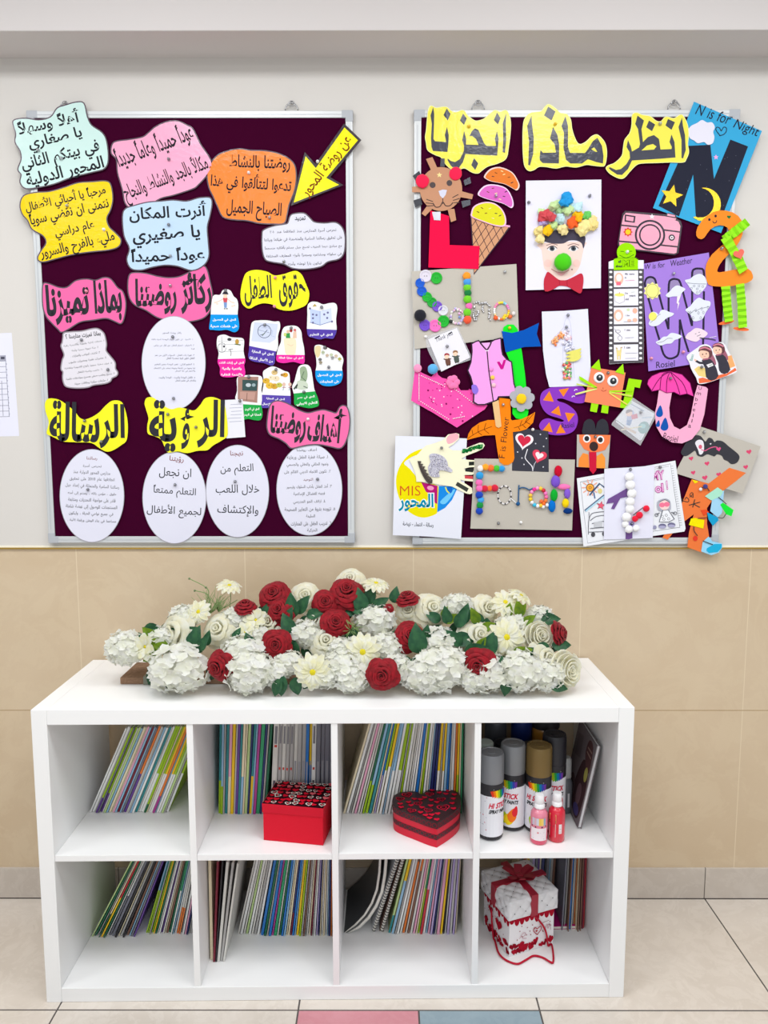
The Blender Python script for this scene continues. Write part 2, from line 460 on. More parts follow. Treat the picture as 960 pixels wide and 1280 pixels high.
for i in range(4): cpart('shelf', (CELL[i]+.0002, -.386, .377), (CELL[i]+.3363, -.001, .393), .0008)
b = MB(); b.box((-HX-.0028, -.375, .715), (-HX+.0002, -.368, .742), mat((70, 66, 62), .5)); b.build('hinge_pin', CASE, local=True)

# ------------------------------------------------------------------ the notice boards
M_FELT1 = mat((58, 4, 36), .95, .03, bump=(900, .25, 'n')); M_ALU = mat((205, 208, 210), .38, .5, metal=.25); M_CORN = mat((176, 180, 186), .45, .4); M_WIRE = metal((170, 170, 172), .35)
def board(label, x0, x1, z0, z1, hooks):
    T = thing('notice_board', label, 'notice board', ((x0+x1)/2, -.001, z0))
    MB().box((x0+.01, -.0150, z0+.01), (x1-.01, -.001, z1-.01), M_FELT1).build('felt_panel', T)
    b = MB(); w = .019
    for lo, hi in (((x0, z0), (x1, z0+w)), ((x0, z1-w), (x1, z1)), ((x0, z0+w), (x0+w, z1-w)), ((x1-w, z0+w), (x1, z1-w))):
        b.box((lo[0], -.0172, lo[1]), (hi[0], -.0012, hi[1]), M_ALU, bev=.002)
        dx, dz = hi[0]-lo[0], hi[1]-lo[1]
        if dx > dz: b.box((lo[0]+.02, -.0176, lo[1]+dz*.42), (hi[0]-.02, -.016, lo[1]+dz*.5), M_CORN)
        else: b.box((lo[0]+dx*.42, -.0176, lo[1]+.02), (lo[0]+dx*.5, -.016, hi[1]-.02), M_CORN)
    b.build('frame', T)
    for cx, sx in ((x0, 1), (x1, -1)):
        for cz, sz in ((z0, 1), (z1, -1)):
            a = (cx-.0015*sx, cz-.0015*sz); c = (cx+.03*sx, cz+.03*sz); e = .021
            b = MB()
            b.box((min(a[0], c[0]), -.0179, min(a[1], a[1]+e*sz)), (max(a[0], c[0]), -.0011, max(a[1], a[1]+e*sz)), M_CORN, bev=.003)
            b.box((min(a[0], a[0]+e*sx), -.0178, min(a[1], c[1])), (max(a[0], a[0]+e*sx), -.0011, max(a[1], c[1])), M_CORN, bev=.003)
            b.build('corner_cap', T)
    for hx in hooks:
        b = MB(); c = Vector((hx, -.009, z1+.004))
        P = [c+Vector((.017*math.cos(t), 0, .019*math.sin(t))) for t in [PI*i/14 for i in range(15)]]
        b.tube(P, .0017, M_WIRE)
        P = [c+Vector((.008*math.cos(t), -.001, .017+.007*math.sin(t))) for t in [2*PI*i/14 for i in range(15)]]
        b.tube(P, .0012, M_WIRE); b.lathe([(0, 0), (.0035, 0), (.003, .003), (0, .0035)], M_WIRE, 12, Matrix.Translation(c+Vector((0, .006, .022))) @ Matrix.Rotation(PI/2, 4, 'X'))
        b.build('hanging_hook', T, smooth=True)
    return T
def xw(px, py): return onY(px, py, -.017).x
def zw(px, py): return onY(px, py, -.017).z
BZ0, BZ1 = 1.1185, zw(440, 138)
board('maroon notice board pinned with Arabic greeting cards and white ovals', xw(33, 140), xw(440.5, 140), BZ0, BZ1, [xw(80, 135), xw(364, 135)])
board('maroon notice board covered with children\'s paper crafts', xw(518, 140), xw(925, 140), BZ0-.004, BZ1+.001, [xw(598, 135), xw(844, 135)])
# ------------------------------------------------------------------ left notice board
L1 = Z(0, 110, 3.6923); L2 = Z(240, 110, 4.3636); L3 = Z(0, 330, 3.6923); L4 = Z(240, 330, 4.3636); L5 = Z(0, 490, 3.6923); L6 = Z(240, 490, 4.3636)
K1 = Z(50, 330, 4.3636); M1 = Z(50, 490, 6.733); M2 = Z(170, 490, 6.738); M3 = Z(330, 490, 6.733); N4 = Z(70, 400, 10.667); K5 = Z(170, 390, 10.105); O6 = Z(260, 350, 6.74); O7 = Z(340, 350, 6.74)
INK = (40, 42, 48); TINK = (52, 52, 58); EDGE = lam((98, 84, 96)); CARDS = 'Arabic cards on the maroon board'
def card(name, label, P, layer, c, lines, tf, border=EDGE, ink=INK, sm=4, m=None, cat='card', bold=.022, bw=1.5, extra=None):
    T = paper(name, label, cat, smooth_loop(P, sm) if sm else P, layer, m or lam(c), border=border, bw=bw)
    a = art(T, tf)
    for ln in lines:
        if len(lines) <= 4: a = art(T, tf)
        body, cx, cy, w = ln[:4]; h = ln[4] if len(ln) > 4 else None; ang = ln[5] if len(ln) > 5 else 0
        kw = ln[6] if len(ln) > 6 else {}
        a.text(body, cx, cy, w, kw.get('c', ink), h=h, ang=ang, bold=kw.get('b', bold), res=kw.get('r', 3 if len(lines) <= 4 else 2))
        if len(lines) <= 4: a.build('lettering', T)
    if len(lines) > 4: a.build('lettering', T)
    return T
card('greeting_card', 'pale mint wavy card with four lines of Arabic at the top left corner', L1([(62,165),(70,148),(120,142),(180,150),(235,135),(265,95),(300,82),(350,68),(385,72),(400,130),(420,172),(470,208),(490,250),(497,330),(480,370),(430,385),(330,410),(250,440),(180,455),(120,462),(95,435),(100,400),(85,375),(100,330),(95,290),(72,250),(75,210)]), 2, (200, 229, 224),
     [('أهلاً وسهلاً', 226, 160, 292, 84, 12), ('يا صغاري', 256, 240, 250, 78, 13), ('في بيتكم الثاني', 280, 320, 368, 86, 14), ('المحور الدولية', 300, 390, 366, 76, 14)], L1)
card('greeting_card', 'rose pink wavy card with two tilted lines of tall Arabic letters', L1([(520,262),(540,248),(600,240),(660,228),(690,205),(720,180),(770,158),(820,155),(865,175)])+L2([(0,222),(22,262),(45,310),(88,372),(106,420),(82,470),(30,528),(0,548)])+L1([(800,492),(740,507),(680,542),(612,552),(580,530),(568,470),(545,390),(540,330),(516,300)]), 1, (240, 166, 197),
     [('عوداً حميداً وعاماً جديداً', 712, 268, 372, 118, 21), ('مكللاً بالجد والنشاط والنجاح', 766, 422, 410, 116, 21)], L1, bold=.016)
card('greeting_card', 'light blue wavy card with three lines of Arabic under the rose one', L1([(568,595),(580,560),(620,545),(680,530),(740,525),(800,520),(860,525)])+L2([(30,604),(60,600),(98,602),(106,635),(94,700),(80,760),(86,850),(88,920),(60,966),(0,992)])+L1([(820,820),(760,815),(700,825),(650,838),(605,830),(588,790),(600,740),(575,680)]), 2, (186, 211, 236),
     [('أنرت المكان', 776, 572, 360, 88, 3), ('يا صغيري', 768, 685, 312, 92, 4), ('عوداً حميداً', 775, 775, 340, 80, 2)], L1)
card('greeting_card', 'golden yellow wavy card with four lines of Arabic beside the left frame edge', L1([(95,540),(110,500),(160,485),(230,480),(300,460),(360,440),(430,435),(490,432),(510,452),(518,510),(508,560),(490,600),(500,640),(530,670),(555,700),(545,730),(500,745),(430,752),(340,765),(260,785),(200,800),(176,788),(190,755),(215,715),(200,680),(150,650),(130,610),(105,580)]), 3, (247, 205, 0),
     [('مرحباً يا أحبائي الأطفال', 302, 513, 378, 74, 13), ('نتمنى ان نقضي سوياً', 320, 577, 372, 78, 13), ('عام دراسي', 345, 657, 185, 60, 13), ('مليء بالفرح والسرور', 358, 732, 352, 72, 14)], L1)
card('greeting_card', 'orange rounded card with three lines of Arabic touched by the arrow tip', L2([(85,470),(100,420),(140,370),(200,345),(260,335),(320,343),(400,346),(470,360),(530,390),(560,430),(565,500),(555,560),(540,600),(525,640),(515,690),(500,735),(440,738),(370,735),(300,720),(230,715),(170,700),(140,640),(118,590),(95,540)]), 1, (249, 130, 50),
     [('روضتنا بالنشاط', 370, 412, 330, 92, -2), ('تدعوا لتتألقوا في هذا', 322, 525, 440, 115, -4), ('الصباح الجميل', 338, 670, 300, 108, -4)], L2, bold=.02)
T = paper('arrow_sign', 'yellow arrow with a dark border pointing down left from the top right corner', 'sign', L2([(555,625),(620,372),(675,437),(832,215),(905,285),(732,490),(802,528)]), 3, lam((240, 235, 22)), border=lam((66, 58, 66)), bw=3.2)
a = art(T, L2); a.text('عن روضة المحور', 735, 428, 398, (120, 40, 24), h=78, ang=52, bold=.014); a.build('lettering', T)
card('text_card', 'grey white cloud shaped card printed with six small lines of Arabic', L2([(385,800),(395,775),(450,755),(500,747),(525,738),(538,700),(560,688),(610,686),(640,710),(665,733),(720,740),(780,736),(815,760),(830,800),(832,850),(825,900),(800,930),(740,945),(700,972),(620,985),(550,980),(500,957),(430,945),(400,930),(386,880)]), 2, (214, 214, 228),
     [('تمهيد', 590, 713, 58, 30, 0, {'b': .03}), ('تحرص أسرة المدارس منذ انطلاقها عند ٢٠١٠', 606, 779, 362, 24, 2), ('على تحقيق رسالتنا السامية والمتضمنة في طياتها وبيانها', 607, 825, 424, 26, 2), ('مع مبادئ ديننا الحنيف لصنع جيل مسلم بأفكاره منسجماً', 607, 868, 420, 24, 2), ('في سلوكه ومشاعره ومجهزاً بأنواع المعارف المختلفة', 610, 912, 412, 25, 2), ('ليكون باراً لوطنه وأمته', 614, 957, 182, 22, 2)], L2, bold=.008)
BAN = lam((246, 104, 164)); YEL = lam((240, 236, 34))
card('title_banner', 'hot pink wavy title banner nearest the left frame, over the small white list', L3([(200,100),(220,92),(270,110),(310,110),(350,80),(400,72),(440,78),(480,65),(510,72),(540,110),(565,130),(578,180),(572,240),(558,272),(530,262),(490,248),(430,256),(370,265),(320,295),(285,312),(270,300),(240,270),(215,240),(200,190)]), 1, None,
     [('بماذا', 498, 168, 128, 190, 3, {'r': 5}), ('تميزنا', 312, 186, 200, 190, 3, {'r': 5})], L3, m=BAN, cat='banner', bold=.042, ink=TINK)
card('title_banner', 'hot pink wavy title banner between the blue card and the upper white oval', K1([(490,62),(520,50),(580,55),(640,70),(700,78),(760,72),(820,45),(865,20),(890,13),(908,32),(925,100),(938,170),(930,240),(900,285),(850,305),(780,312),(700,302),(640,288),(580,250),(520,222),(490,180),(482,120)]), 1, None,
     [('ركائز', 850, 158, 170, 225, 3, {'r': 5}), ('روضتنا', 632, 178, 226, 196, 0, {'r': 5})], K1, m=BAN, cat='banner', bold=.042, ink=TINK)
card('title_banner', 'hot pink wavy title banner at the lower right above a white oval', M3([(30,260),(45,150),(70,95),(120,80),(180,95),(240,125),(300,160),(370,180),(440,165),(500,155),(560,170),(610,180),(640,132),(668,118),(700,140),(718,230),(710,330),(690,400),(665,450),(630,470),(560,455),(470,438),(380,440),(300,455),(230,468),(190,430),(130,390),(60,360),(35,320)]), 3, None,
     [('أهداف', 532, 278, 320, 300, -6, {'r': 5}), ('روضتنا', 204, 275, 300, 300, -5, {'r': 5})], M3, m=BAN, cat='banner', bold=.042, ink=TINK)
card('title_banner', 'yellow two word title banner right above the small picture cards', L4([(265,150),(280,80),(300,45),(350,32),(410,42),(450,62),(500,55),(540,42),(570,38),(600,60),(622,110),(640,160),(628,215),(590,240),(530,255),(470,245),(440,222),(390,214),(350,225),(315,243),(285,230),(268,200)]), 1, None,
     [('حقوق', 546, 148, 146, 180, 4, {'r': 5}), ('الطفل', 360, 145, 150, 165, 3, {'r': 5})], L4, m=YEL, border=None, cat='banner', bold=.02, ink=TINK)
card('title_banner', 'yellow jagged title banner at the lower left over a white oval', L5([(208,50),(225,30),(270,35),(310,60),(345,90),(370,120),(400,125),(450,100),(490,60),(520,40),(560,45),(580,90),(590,150),(585,220),(560,245),(520,270),(490,275),(460,260),(420,235),(350,232),(290,228),(240,205),(215,190),(225,140),(210,90)]), 2, None,
     [('الر', 517, 158, 118, 205, 0, {'r': 5, 'b': .034}), ('سالة', 345, 136, 232, 188, -2, {'r': 5, 'b': .034})], L5, m=YEL, border=None, cat='banner', ink=TINK)
card('title_banner', 'yellow jagged title banner in the middle, under the tall white oval', M2([(72,95),(90,50),(140,45),(190,80),(240,120),(300,145),(360,130),(420,140),(490,155),(540,110),(580,55),(640,42),(700,60),(740,90),(760,180),(772,290),(768,370),(720,410),(650,450),(600,490),(520,495),(430,515),(350,500),(270,510),(240,460),(210,400),(150,370),(100,350),(95,280),(105,220),(85,150)]), 3, None,
     [('الر', 632, 268, 230, 410, -2, {'r': 5, 'b': .034}), ('ؤ', 425, 312, 118, 345, -4, {'r': 5, 'b': .03}), ('ية', 228, 285, 232, 430, -3, {'r': 5, 'b': .034})], M2, m=YEL, border=None, cat='banner', ink=TINK)
LAV = pap((221, 221, 236)); SM = {'b': .006, 'r': 2}
card('text_card', 'white wavy card listing eight numbered Arabic lines under a bold heading', N4([(100,230),(110,180),(200,165),(350,155),(480,125),(560,125),(630,180),(655,260),(665,330),(660,410),(720,490),(780,570),(785,650),(815,700),(800,740),(740,770),(720,810),(650,840),(500,860),(420,890),(280,900),(150,885),(110,840),(95,760),(100,690),(75,650),(90,540),(115,460),(75,350),(90,300)]), 1, (222, 218, 226),
     [('بماذا تميزت مدارسنا ؟', 360, 207, 470, 78, 6, {'b': .03}), ('١. خدمات إدارية وتربوية وأكاديمية راقية', 372, 310, 545, 40, 8), ('٢. بيئة تربوية صحية وآمنة', 388, 385, 360, 36, 8), ('٣. تكتشف المواهب والمهارات .', 392, 460, 396, 38, 8), ('٤. مختبرات علمية ومختبرات حاسوب', 420, 535, 508, 38, 8),
      ('٥. غرف صفية مجهزة بألواح الكترونية وتفاعلية', 430, 610, 635, 40, 7), ('٦. ملاعب رياضية للأطفال', 448, 678, 330, 36, 7), ('٧. مسبح وملعب صيفي ومسرح بمواصفات عالمية', 460, 755, 652, 40, 7), ('٨. مكيفات مركزية وحافلات حديثة', 475, 828, 452, 38, 7)], N4, bold=.004, border=lam((150, 138, 148)))
def oval(label, tf, cx, cy, rx, ry, layer, lines, m=None, border=None):
    P = tf(ell(cx, cy, rx, ry, 0, 64))
    return card('oval_sign', label, P, layer, None, lines, tf, sm=0, m=m or LAV, border=border, cat='sign', bold=.004, bw=.7)
RED = {'c': (128, 60, 62), 'b': .012}
GE = pap((170, 166, 176))
oval('tall white oval of tiny Arabic print under the middle pink banner', K5, 475, 645, 398, 588, 2,
     [('ركائز روضة المحور', 455, 265, 240, 30), ('١. الأسرة : ان تكون أجواء الروضة أسرة دافئة', 457, 345, 520, 30), ('٢. الاحترام : احترام الطفل حق لكل من يراعى', 480, 425, 508, 32), ('فيه', 718, 465, 40, 24), ('٣. تقوية ذات الطفل : السنوات الأولى من عمر', 487, 545, 500, 32), ('الطفل تتكون فيها شخصية الطفل', 562, 585, 355, 32),
      ('٤. التعليم الذاتي : تعتبر الروضة مختبر للتعليم', 487, 665, 500, 32), ('لما يحتويه من أنشطة متنوعة تساعد على الاكتشاف', 485, 708, 522, 32), ('والاختيار في هذا المجال', 622, 748, 250, 30), ('٥. تكامل الروضة والبيت : الروضة والبيت', 518, 828, 458, 30), ('يتكاملان في تعليم الطفل', 628, 870, 258, 30)], border=GE)
oval('white oval of ten short Arabic lines at the bottom left corner', M1, 437, 873, 268, 388, 1,
     [('رسالتنا', 437, 560, 88, 34, -2, RED), ('تحرص أسرة', 440, 622, 156, 32, -2), ('مدارس المحور الدولية منذ', 436, 680, 310, 36, -3), ('انطلاقها عام 2010 على تحقيق', 438, 738, 378, 38, -2), ('رسالتنا السامية والمتمثلة في إعداد جيل', 440, 797, 452, 42, -3), ('خلوق ، مؤمن بالله ، ومنتم إلى أمته', 438, 855, 408, 38, -2),
      ('قادر على مواجهة التحديات ومتابعة', 436, 912, 398, 38, -2), ('المستجدات للوصول إلى نهضة شاملة', 433, 970, 432, 40, -2), ('في جميع نواحي الحياة ، وليكون', 430, 1028, 372, 38, -2), ('مساهما في بناء الوطن ورفعة الأمة .', 436, 1085, 408, 38, -2)], border=GE)
BIG = {'b': .006, 'r': 4}
oval('white oval with three large Arabic lines under the middle yellow banner', M2, 323, 890, 265, 383, 1,
     [('رؤيتنا', 342, 568, 120, 56, -6, RED), ('ان نجعل', 330, 685, 270, 92, -3, BIG), ('التعلم ممتعاً', 325, 840, 358, 100, -4, BIG), ('لجميع الأطفال', 320, 1005, 458, 110, -3, BIG)], border=GE)
oval('white oval with three large Arabic lines, third along the bottom row', L6, 248, 541, 170, 250, 1,
     [('نهجنا', 243, 337, 70, 34, 0, RED), ('التعلم من', 245, 424, 180, 62, 2, BIG), ('خلال اللعب', 248, 534, 238, 58, 0, BIG), ('والإكتشاف', 250, 648, 224, 62, -2, BIG)], border=GE)
oval('white oval of a six point Arabic list at the bottom right corner', L6, 640, 532, 177, 248, 1, [], border=GE)
T5 = [o for o in COL.objects if o.type == 'EMPTY' and o.get('label', '').startswith('white oval of a six point')][0]
a = art(T5, M3)
for ln in [('أهداف روضتنا', 360, 487, 170, 34, {'b': .012}), ('١. صيانة فطرة الطفل ورعايته', 365, 550, 345, 38), ('ونموه الخلقي والعقلي والجسمي', 366, 613, 350, 38), ('٢. تكوين الاتجاه الديني القائم على', 366, 675, 390, 40), ('التوحيد', 372, 738, 82, 30, {'c': (110, 50, 60)}), ('٣. أخذ الطفل بآداب السلوك وتيسير', 380, 795, 380, 40),
           ('فهمه للفضائل الإسلامية', 380, 858, 264, 36), ('٤. ايلاف الجو المدرسي', 382, 926, 270, 38), ('٥. تزويده بثروة من التعابير الصحيحة', 386, 988, 424, 40), ('السليمة', 392, 1045, 74, 32), ('٦. تدريب الطفل على المهارات', 396, 1110, 338, 40), ('الحركية', 405, 1165, 84, 34)]:
    kw = ln[5] if len(ln) > 5 else {}
    a.text(ln[0], ln[1], ln[2], ln[3], kw.get('c', INK), h=ln[4], bold=kw.get('b', .006), res=2, ang=1)
a.build('lettering', T5)
T = paper('paper_slip', 'small plain white slip with faint writing half under the yellow banner', 'paper', [(280, 500), (303.2, 499), (306.8, 546.2), (283, 548)], 2, pap((228, 228, 236)))
a = art(T, O6)
for k, (x0, x1) in enumerate(((190, 285), (180, 285), (195, 285), (190, 285), (165, 280), (180, 285))): a.line([(x0, 1050+k*29), ((x0+x1)/2, 1047+k*29), (x1, 1045+k*29)], 5, (176, 176, 196))
a.build('lettering', T)

# nine small picture cards
BLUE, PINKB, PURP, GRN = (0, 148, 226), (232, 36, 158), (82, 60, 164), (8, 160, 62)
WHT = lam((236, 236, 238))
def pic(label, tf, P, banner, bc, lines, draw, layer=1):
    PP = smooth_loop(P, 4)
    T = paper('picture_card', label, 'card', tf(PP), layer, WHT, group='picture cards about rights')
    # coloured lower band: the outline below the banner line
    (xa, ya), (xb, yb) = banner
    f = lambda p: p[1]-(ya+(yb-ya)*(p[0]-xa)/(xb-xa))
    out = []
    for i in range(len(PP)):
        p, q = PP[i], PP[(i+1) % len(PP)]
        if f(p) >= 0: out.append(p)
        if (f(p) >= 0) != (f(q) >= 0):
            t = f(p)/(f(p)-f(q)); out.append((p[0]+(q[0]-p[0])*t, p[1]+(q[1]-p[1])*t))
    a = art(T, tf, pfn=lam); a.poly(out, bc); a.build('colour_band', T)
    a = art(T, tf); a.k = 2
    for ln in lines: a.text(ln[0], ln[1], ln[2], ln[3], (250, 250, 250), h=ln[4] if len(ln) > 4 else 30, ang=ln[5] if len(ln) > 5 else 0, bold=.035, res=2)
    a.build('lettering', T)
    a = art(T, tf); draw(a); a.build('printed_picture', T)
    return T
def d1(a):
    a.poly([(125,150),(165,150),(160,190),(132,190)], (205, 80, 90)); a.poly([(132,188),(160,188),(158,235),(136,235)], (120, 150, 200)); a.ell(146, 135, 18, 18, (240, 205, 180)); a.poly([(118,120),(174,122),(160,98),(134,97)], (60, 60, 70))
    a.line([(125,160),(90,180),(60,190)], 6, (225, 190, 165)); a.line([(165,160),(195,185),(225,195)], 6, (225, 190, 165)); a.line([(134,242),(146,242)], 8, (40, 40, 50)); a.line([(152,242),(166,242)], 8, (40, 40, 50))
    for x, y in ((60, 190), (78, 200), (210, 190), (222, 215), (205, 220)): a.ell(x, y, 10, 8, (236, 214, 196))
pic('small card of a boy drawing over a blue band', O6, [(20,320),(40,140),(100,125),(120,90),(150,78),(190,90),(215,135),(245,165),(255,215),(250,290),(262,370),(255,420),(220,440),(160,420),(100,425),(40,420),(10,410)], ((0, 290), (260, 292)), BLUE, [('الحق في الحصول', 137, 338, 196, 30), ('على خدمات صحية', 135, 390, 228, 32)], d1)
def d2(a):
    a.line([(115,475),(120,600)], 3, (90, 90, 95))
    for y in (515, 545, 605): a.line([(85, y), (300, y-6)], 2.5, (150, 150, 155))
    a.ell(180, 500, 18, 12, (70, 70, 75)); a.ell(245, 520, 16, 22, (190, 150, 70)); a.line([(225,540),(275,548)], 8, (90, 110, 60)); a.line([(185,580),(195,615),(192,640)], 4, (70, 70, 75)); a.line([(170,590),(210,580)], 4, (70, 70, 75)); a.ell(135, 560, 9, 9, (60, 60, 66)); a.line(arc(118, 570, 34, 40, 0, 330), 3, (90, 90, 95))
pic('small card of drawn notes and figures over a magenta band', O6, [(75,500),(90,470),(140,460),(190,480),(240,485),(290,490),(305,520),(300,600),(315,680),(305,720),(315,780),(300,815),(250,810),(190,820),(120,815),(100,790),(100,740),(80,690),(90,620),(75,560)], ((0, 668), (320, 660)), PINKB, [('الحق في إثبات الذات', 198, 700, 208, 28), ('والتنمية والحياة', 200, 748, 166, 28), ('والأنشطة الثقافية', 202, 797, 184, 28)], d2)
def d3(a):
    a.poly([(390,355),(590,370),(570,500),(520,530),(365,515)], (203, 211, 234)); a.ring(475, 432, 58, 58, 5, (70, 80, 100)); a.line([(440,465),(470,455),(500,420)], 5, (80, 90, 110)); a.line([(455,470),(480,445)], 7, (90, 110, 90)); a.line([(505,400),(545,430),(535,470),(565,480)], 3, (160, 175, 205)); a.line([(425,420),(520,445)], 3, (120, 130, 150))
pic('small card of a circled sketch over a purple band', O6, [(345,590),(360,400),(380,350),(430,340),(500,340),(560,350),(600,350),(608,400),(590,470),(590,560),(570,620),(560,700),(530,720),(470,700),(400,690),(350,670),(338,630)], ((340, 553), (590, 605)), PURP, [('الحق في الحماية', 460, 617, 186, 34, -9), ('من الأعمال الشاقة', 448, 670, 200, 34, -9)], d3)
def d4(a):
    a.poly([(105,490),(190,490),(205,540),(200,600),(190,628),(120,628),(105,560)], (243, 222, 190), sm=3); a.poly([(115,450),(150,445),(155,490),(118,490)], (60, 150, 80)); a.poly([(180,440),(205,430),(208,490),(175,490)], (225, 190, 165)); a.ell(135, 435, 14, 14, (225, 190, 160)); a.ell(160, 425, 12, 16, (170, 60, 60)); a.ell(193, 422, 11, 12, (205, 110, 110)); a.ell(110, 460, 12, 16, (200, 210, 120)); a.line([(150,400),(172,410)], 9, (90, 80, 80)); a.line([(130,540),(160,555),(180,545)], 3, (215, 180, 150))
pic('small card of a hand holding figures over a pink band', O7, [(35,660),(50,580),(75,520),(80,450),(100,400),(150,385),(210,390),(245,430),(255,500),(270,570),(275,640),(272,700),(240,705),(180,690),(100,700),(50,690)], ((30, 630), (280, 632)), PINKB, [('الحق في حماية العائلة', 160, 659, 206, 26)], d4)
def d5(a):
    a.poly([(318,240),(405,262),(405,378),(325,355)], (188, 202, 236)); a.poly([(405,262),(500,235),(505,345),(405,378)], (205, 214, 240)); a.line([(405,262),(405,378)], 4, (120, 140, 180)); a.poly([(340,225),(360,200),(378,222)], (180, 160, 90)); a.line([(318,356),(405,380),(508,346)], 5, (110, 130, 175))
    for x, y in ((345, 290), (345, 322), (375, 295), (440, 290), (470, 275), (465, 320), (505, 350), (345, 360), (320, 240)): a.ell(x, y, 9, 9, (110, 110, 150))
    a.line([(412,228),(430,238)], 10, (60, 60, 66))
pic('small card of a blue open book over a purple band', O7, [(298,300),(300,215),(330,185),(380,185),(430,205),(480,195),(530,195),(550,235),(540,330),(545,420),(530,470),(510,495),(450,490),(400,500),(340,485),(310,475),(295,430)], ((290, 412), (550, 420)), PURP, [('الحق في التعليم', 415, 463, 192, 30)], d5)
def d6(a):
    a.poly([(365,560),(410,560),(405,630),(380,655),(362,610)], (222, 206, 160), sm=3); a.ell(448, 572, 18, 13, (110, 90, 90))
    for x, y, c in ((430, 610, (170, 180, 150)), (465, 635, (190, 170, 150)), (500, 630, (190, 200, 170)), (510, 655, (150, 150, 150)), (540, 640, (200, 180, 160)), (570, 665, (170, 170, 90)), (405, 670, (110, 110, 110)), (410, 695, (150, 140, 120))): a.ell(x, y, 15, 13, c); a.line([(x-14, y+16), (x+12, y+18)], 3, (130, 130, 130))
pic('small card of tiny sketched people over a sky blue band', O7, [(358,600),(362,555),(400,545),(450,560),(500,585),(550,600),(590,640),(602,680),(590,740),(597,800),(580,860),(540,885),(480,895),(420,885),(375,840),(365,780),(375,720),(370,650)], ((360, 762), (600, 764)), BLUE, [('الحق في الحصول', 484, 804, 200, 30), ('على المعلومات', 485, 858, 160, 28)], d6)
def d7(a):
    a.poly([(252,815),(425,815),(415,1035),(250,1015)], (166, 128, 116)); a.poly([(290,840),(420,845),(412,935),(288,932)], (62, 84, 84)); a.ell(340, 885, 22, 16, (190, 200, 205)); a.ell(385, 885, 16, 14, (150, 170, 175)); a.poly([(270,940),(400,945),(390,1010),(268,1000)], (190, 150, 138)); a.line([(330,950),(325,1015)], 5, (120, 90, 80)); a.line([(335,820),(350,828)], 10, (80, 80, 85))
pic('small card of a brown window picture over a green band', O6, [(245,825),(300,805),(380,800),(445,810),(460,850),(450,930),(465,980),(450,1040),(460,1130),(440,1180),(390,1180),(340,1170),(290,1175),(285,1110),(275,1050),(230,1000),(245,930)], ((270, 1045), (460, 1055)), GRN, [('الحق في الديـن', 372, 1090, 120, 30), ('الحماية في المـدن', 372, 1138, 150, 30)], d7)
def d8(a):
    for x, y, r, c in ((490, 850, 30, (214, 170, 60)), (520, 890, 34, (224, 184, 70)), (560, 895, 30, (205, 160, 60)), (600, 885, 26, (190, 190, 90)), (535, 825, 26, (235, 222, 190)), (575, 830, 28, (230, 214, 180)), (560, 780, 26, (220, 190, 130)), (650, 800, 24, (214, 160, 50)), (625, 800, 14, (170, 130, 70))): a.ell(x, y, r, r*.8, c); a.ell(x-6, y-4, 4, 4, (90, 60, 40))
    for x in (640, 690): a.ell(x, 880, 14, 16, (222, 186, 170)); a.line([(x, 895), (x-8, 930)], 7, (170, 180, 190)); a.line([(x-14, 905), (x+16, 905)], 5, (190, 120, 120))
pic('small card of yellow animal sketches over a purple band', O6, [(462,780),(490,750),(540,728),(590,740),(640,765),(680,780),(690,830),(690,900),(695,970),(690,1060),(600,1080),(520,1077),(452,1074),(455,1020),(455,960),(470,860)], ((440, 966), (700, 976)), PURP, [('الحق في الحماية', 568, 1004, 156, 26, -3), ('من الإهمال', 512, 1048, 110, 26, -3)], d8)
def d9(a):
    a.poly([(235,745),(280,730),(300,790),(290,850),(260,880),(235,910),(215,880),(240,830)], (150, 170, 140), sm=3); a.poly([(215,850),(290,860),(300,915),(220,920)], (198, 208, 190), sm=3); a.line([(185,920),(215,880),(205,915)], 14, (80, 95, 85)); a.line([(270,770),(250,820),(285,850)], 6, (90, 110, 90)); a.line([(265,895),(300,910)], 8, (110, 120, 110)); a.line([(255,942),(285,948)], 8, (150, 100, 80))
pic('small card of a grey green figure over a bright green band', O7, [(170,900),(190,850),(205,790),(230,725),(290,712),(325,740),(340,810),(350,880),(360,930),(385,990),(395,1050),(370,1070),(310,1080),(240,1065),(190,1050),(185,970)], ((170, 958), (390, 934)), GRN, [('الحق في عصر', 285, 990, 148, 28, 5), ('التعليم الايجابي', 295, 1042, 176, 34, 4)], d9)

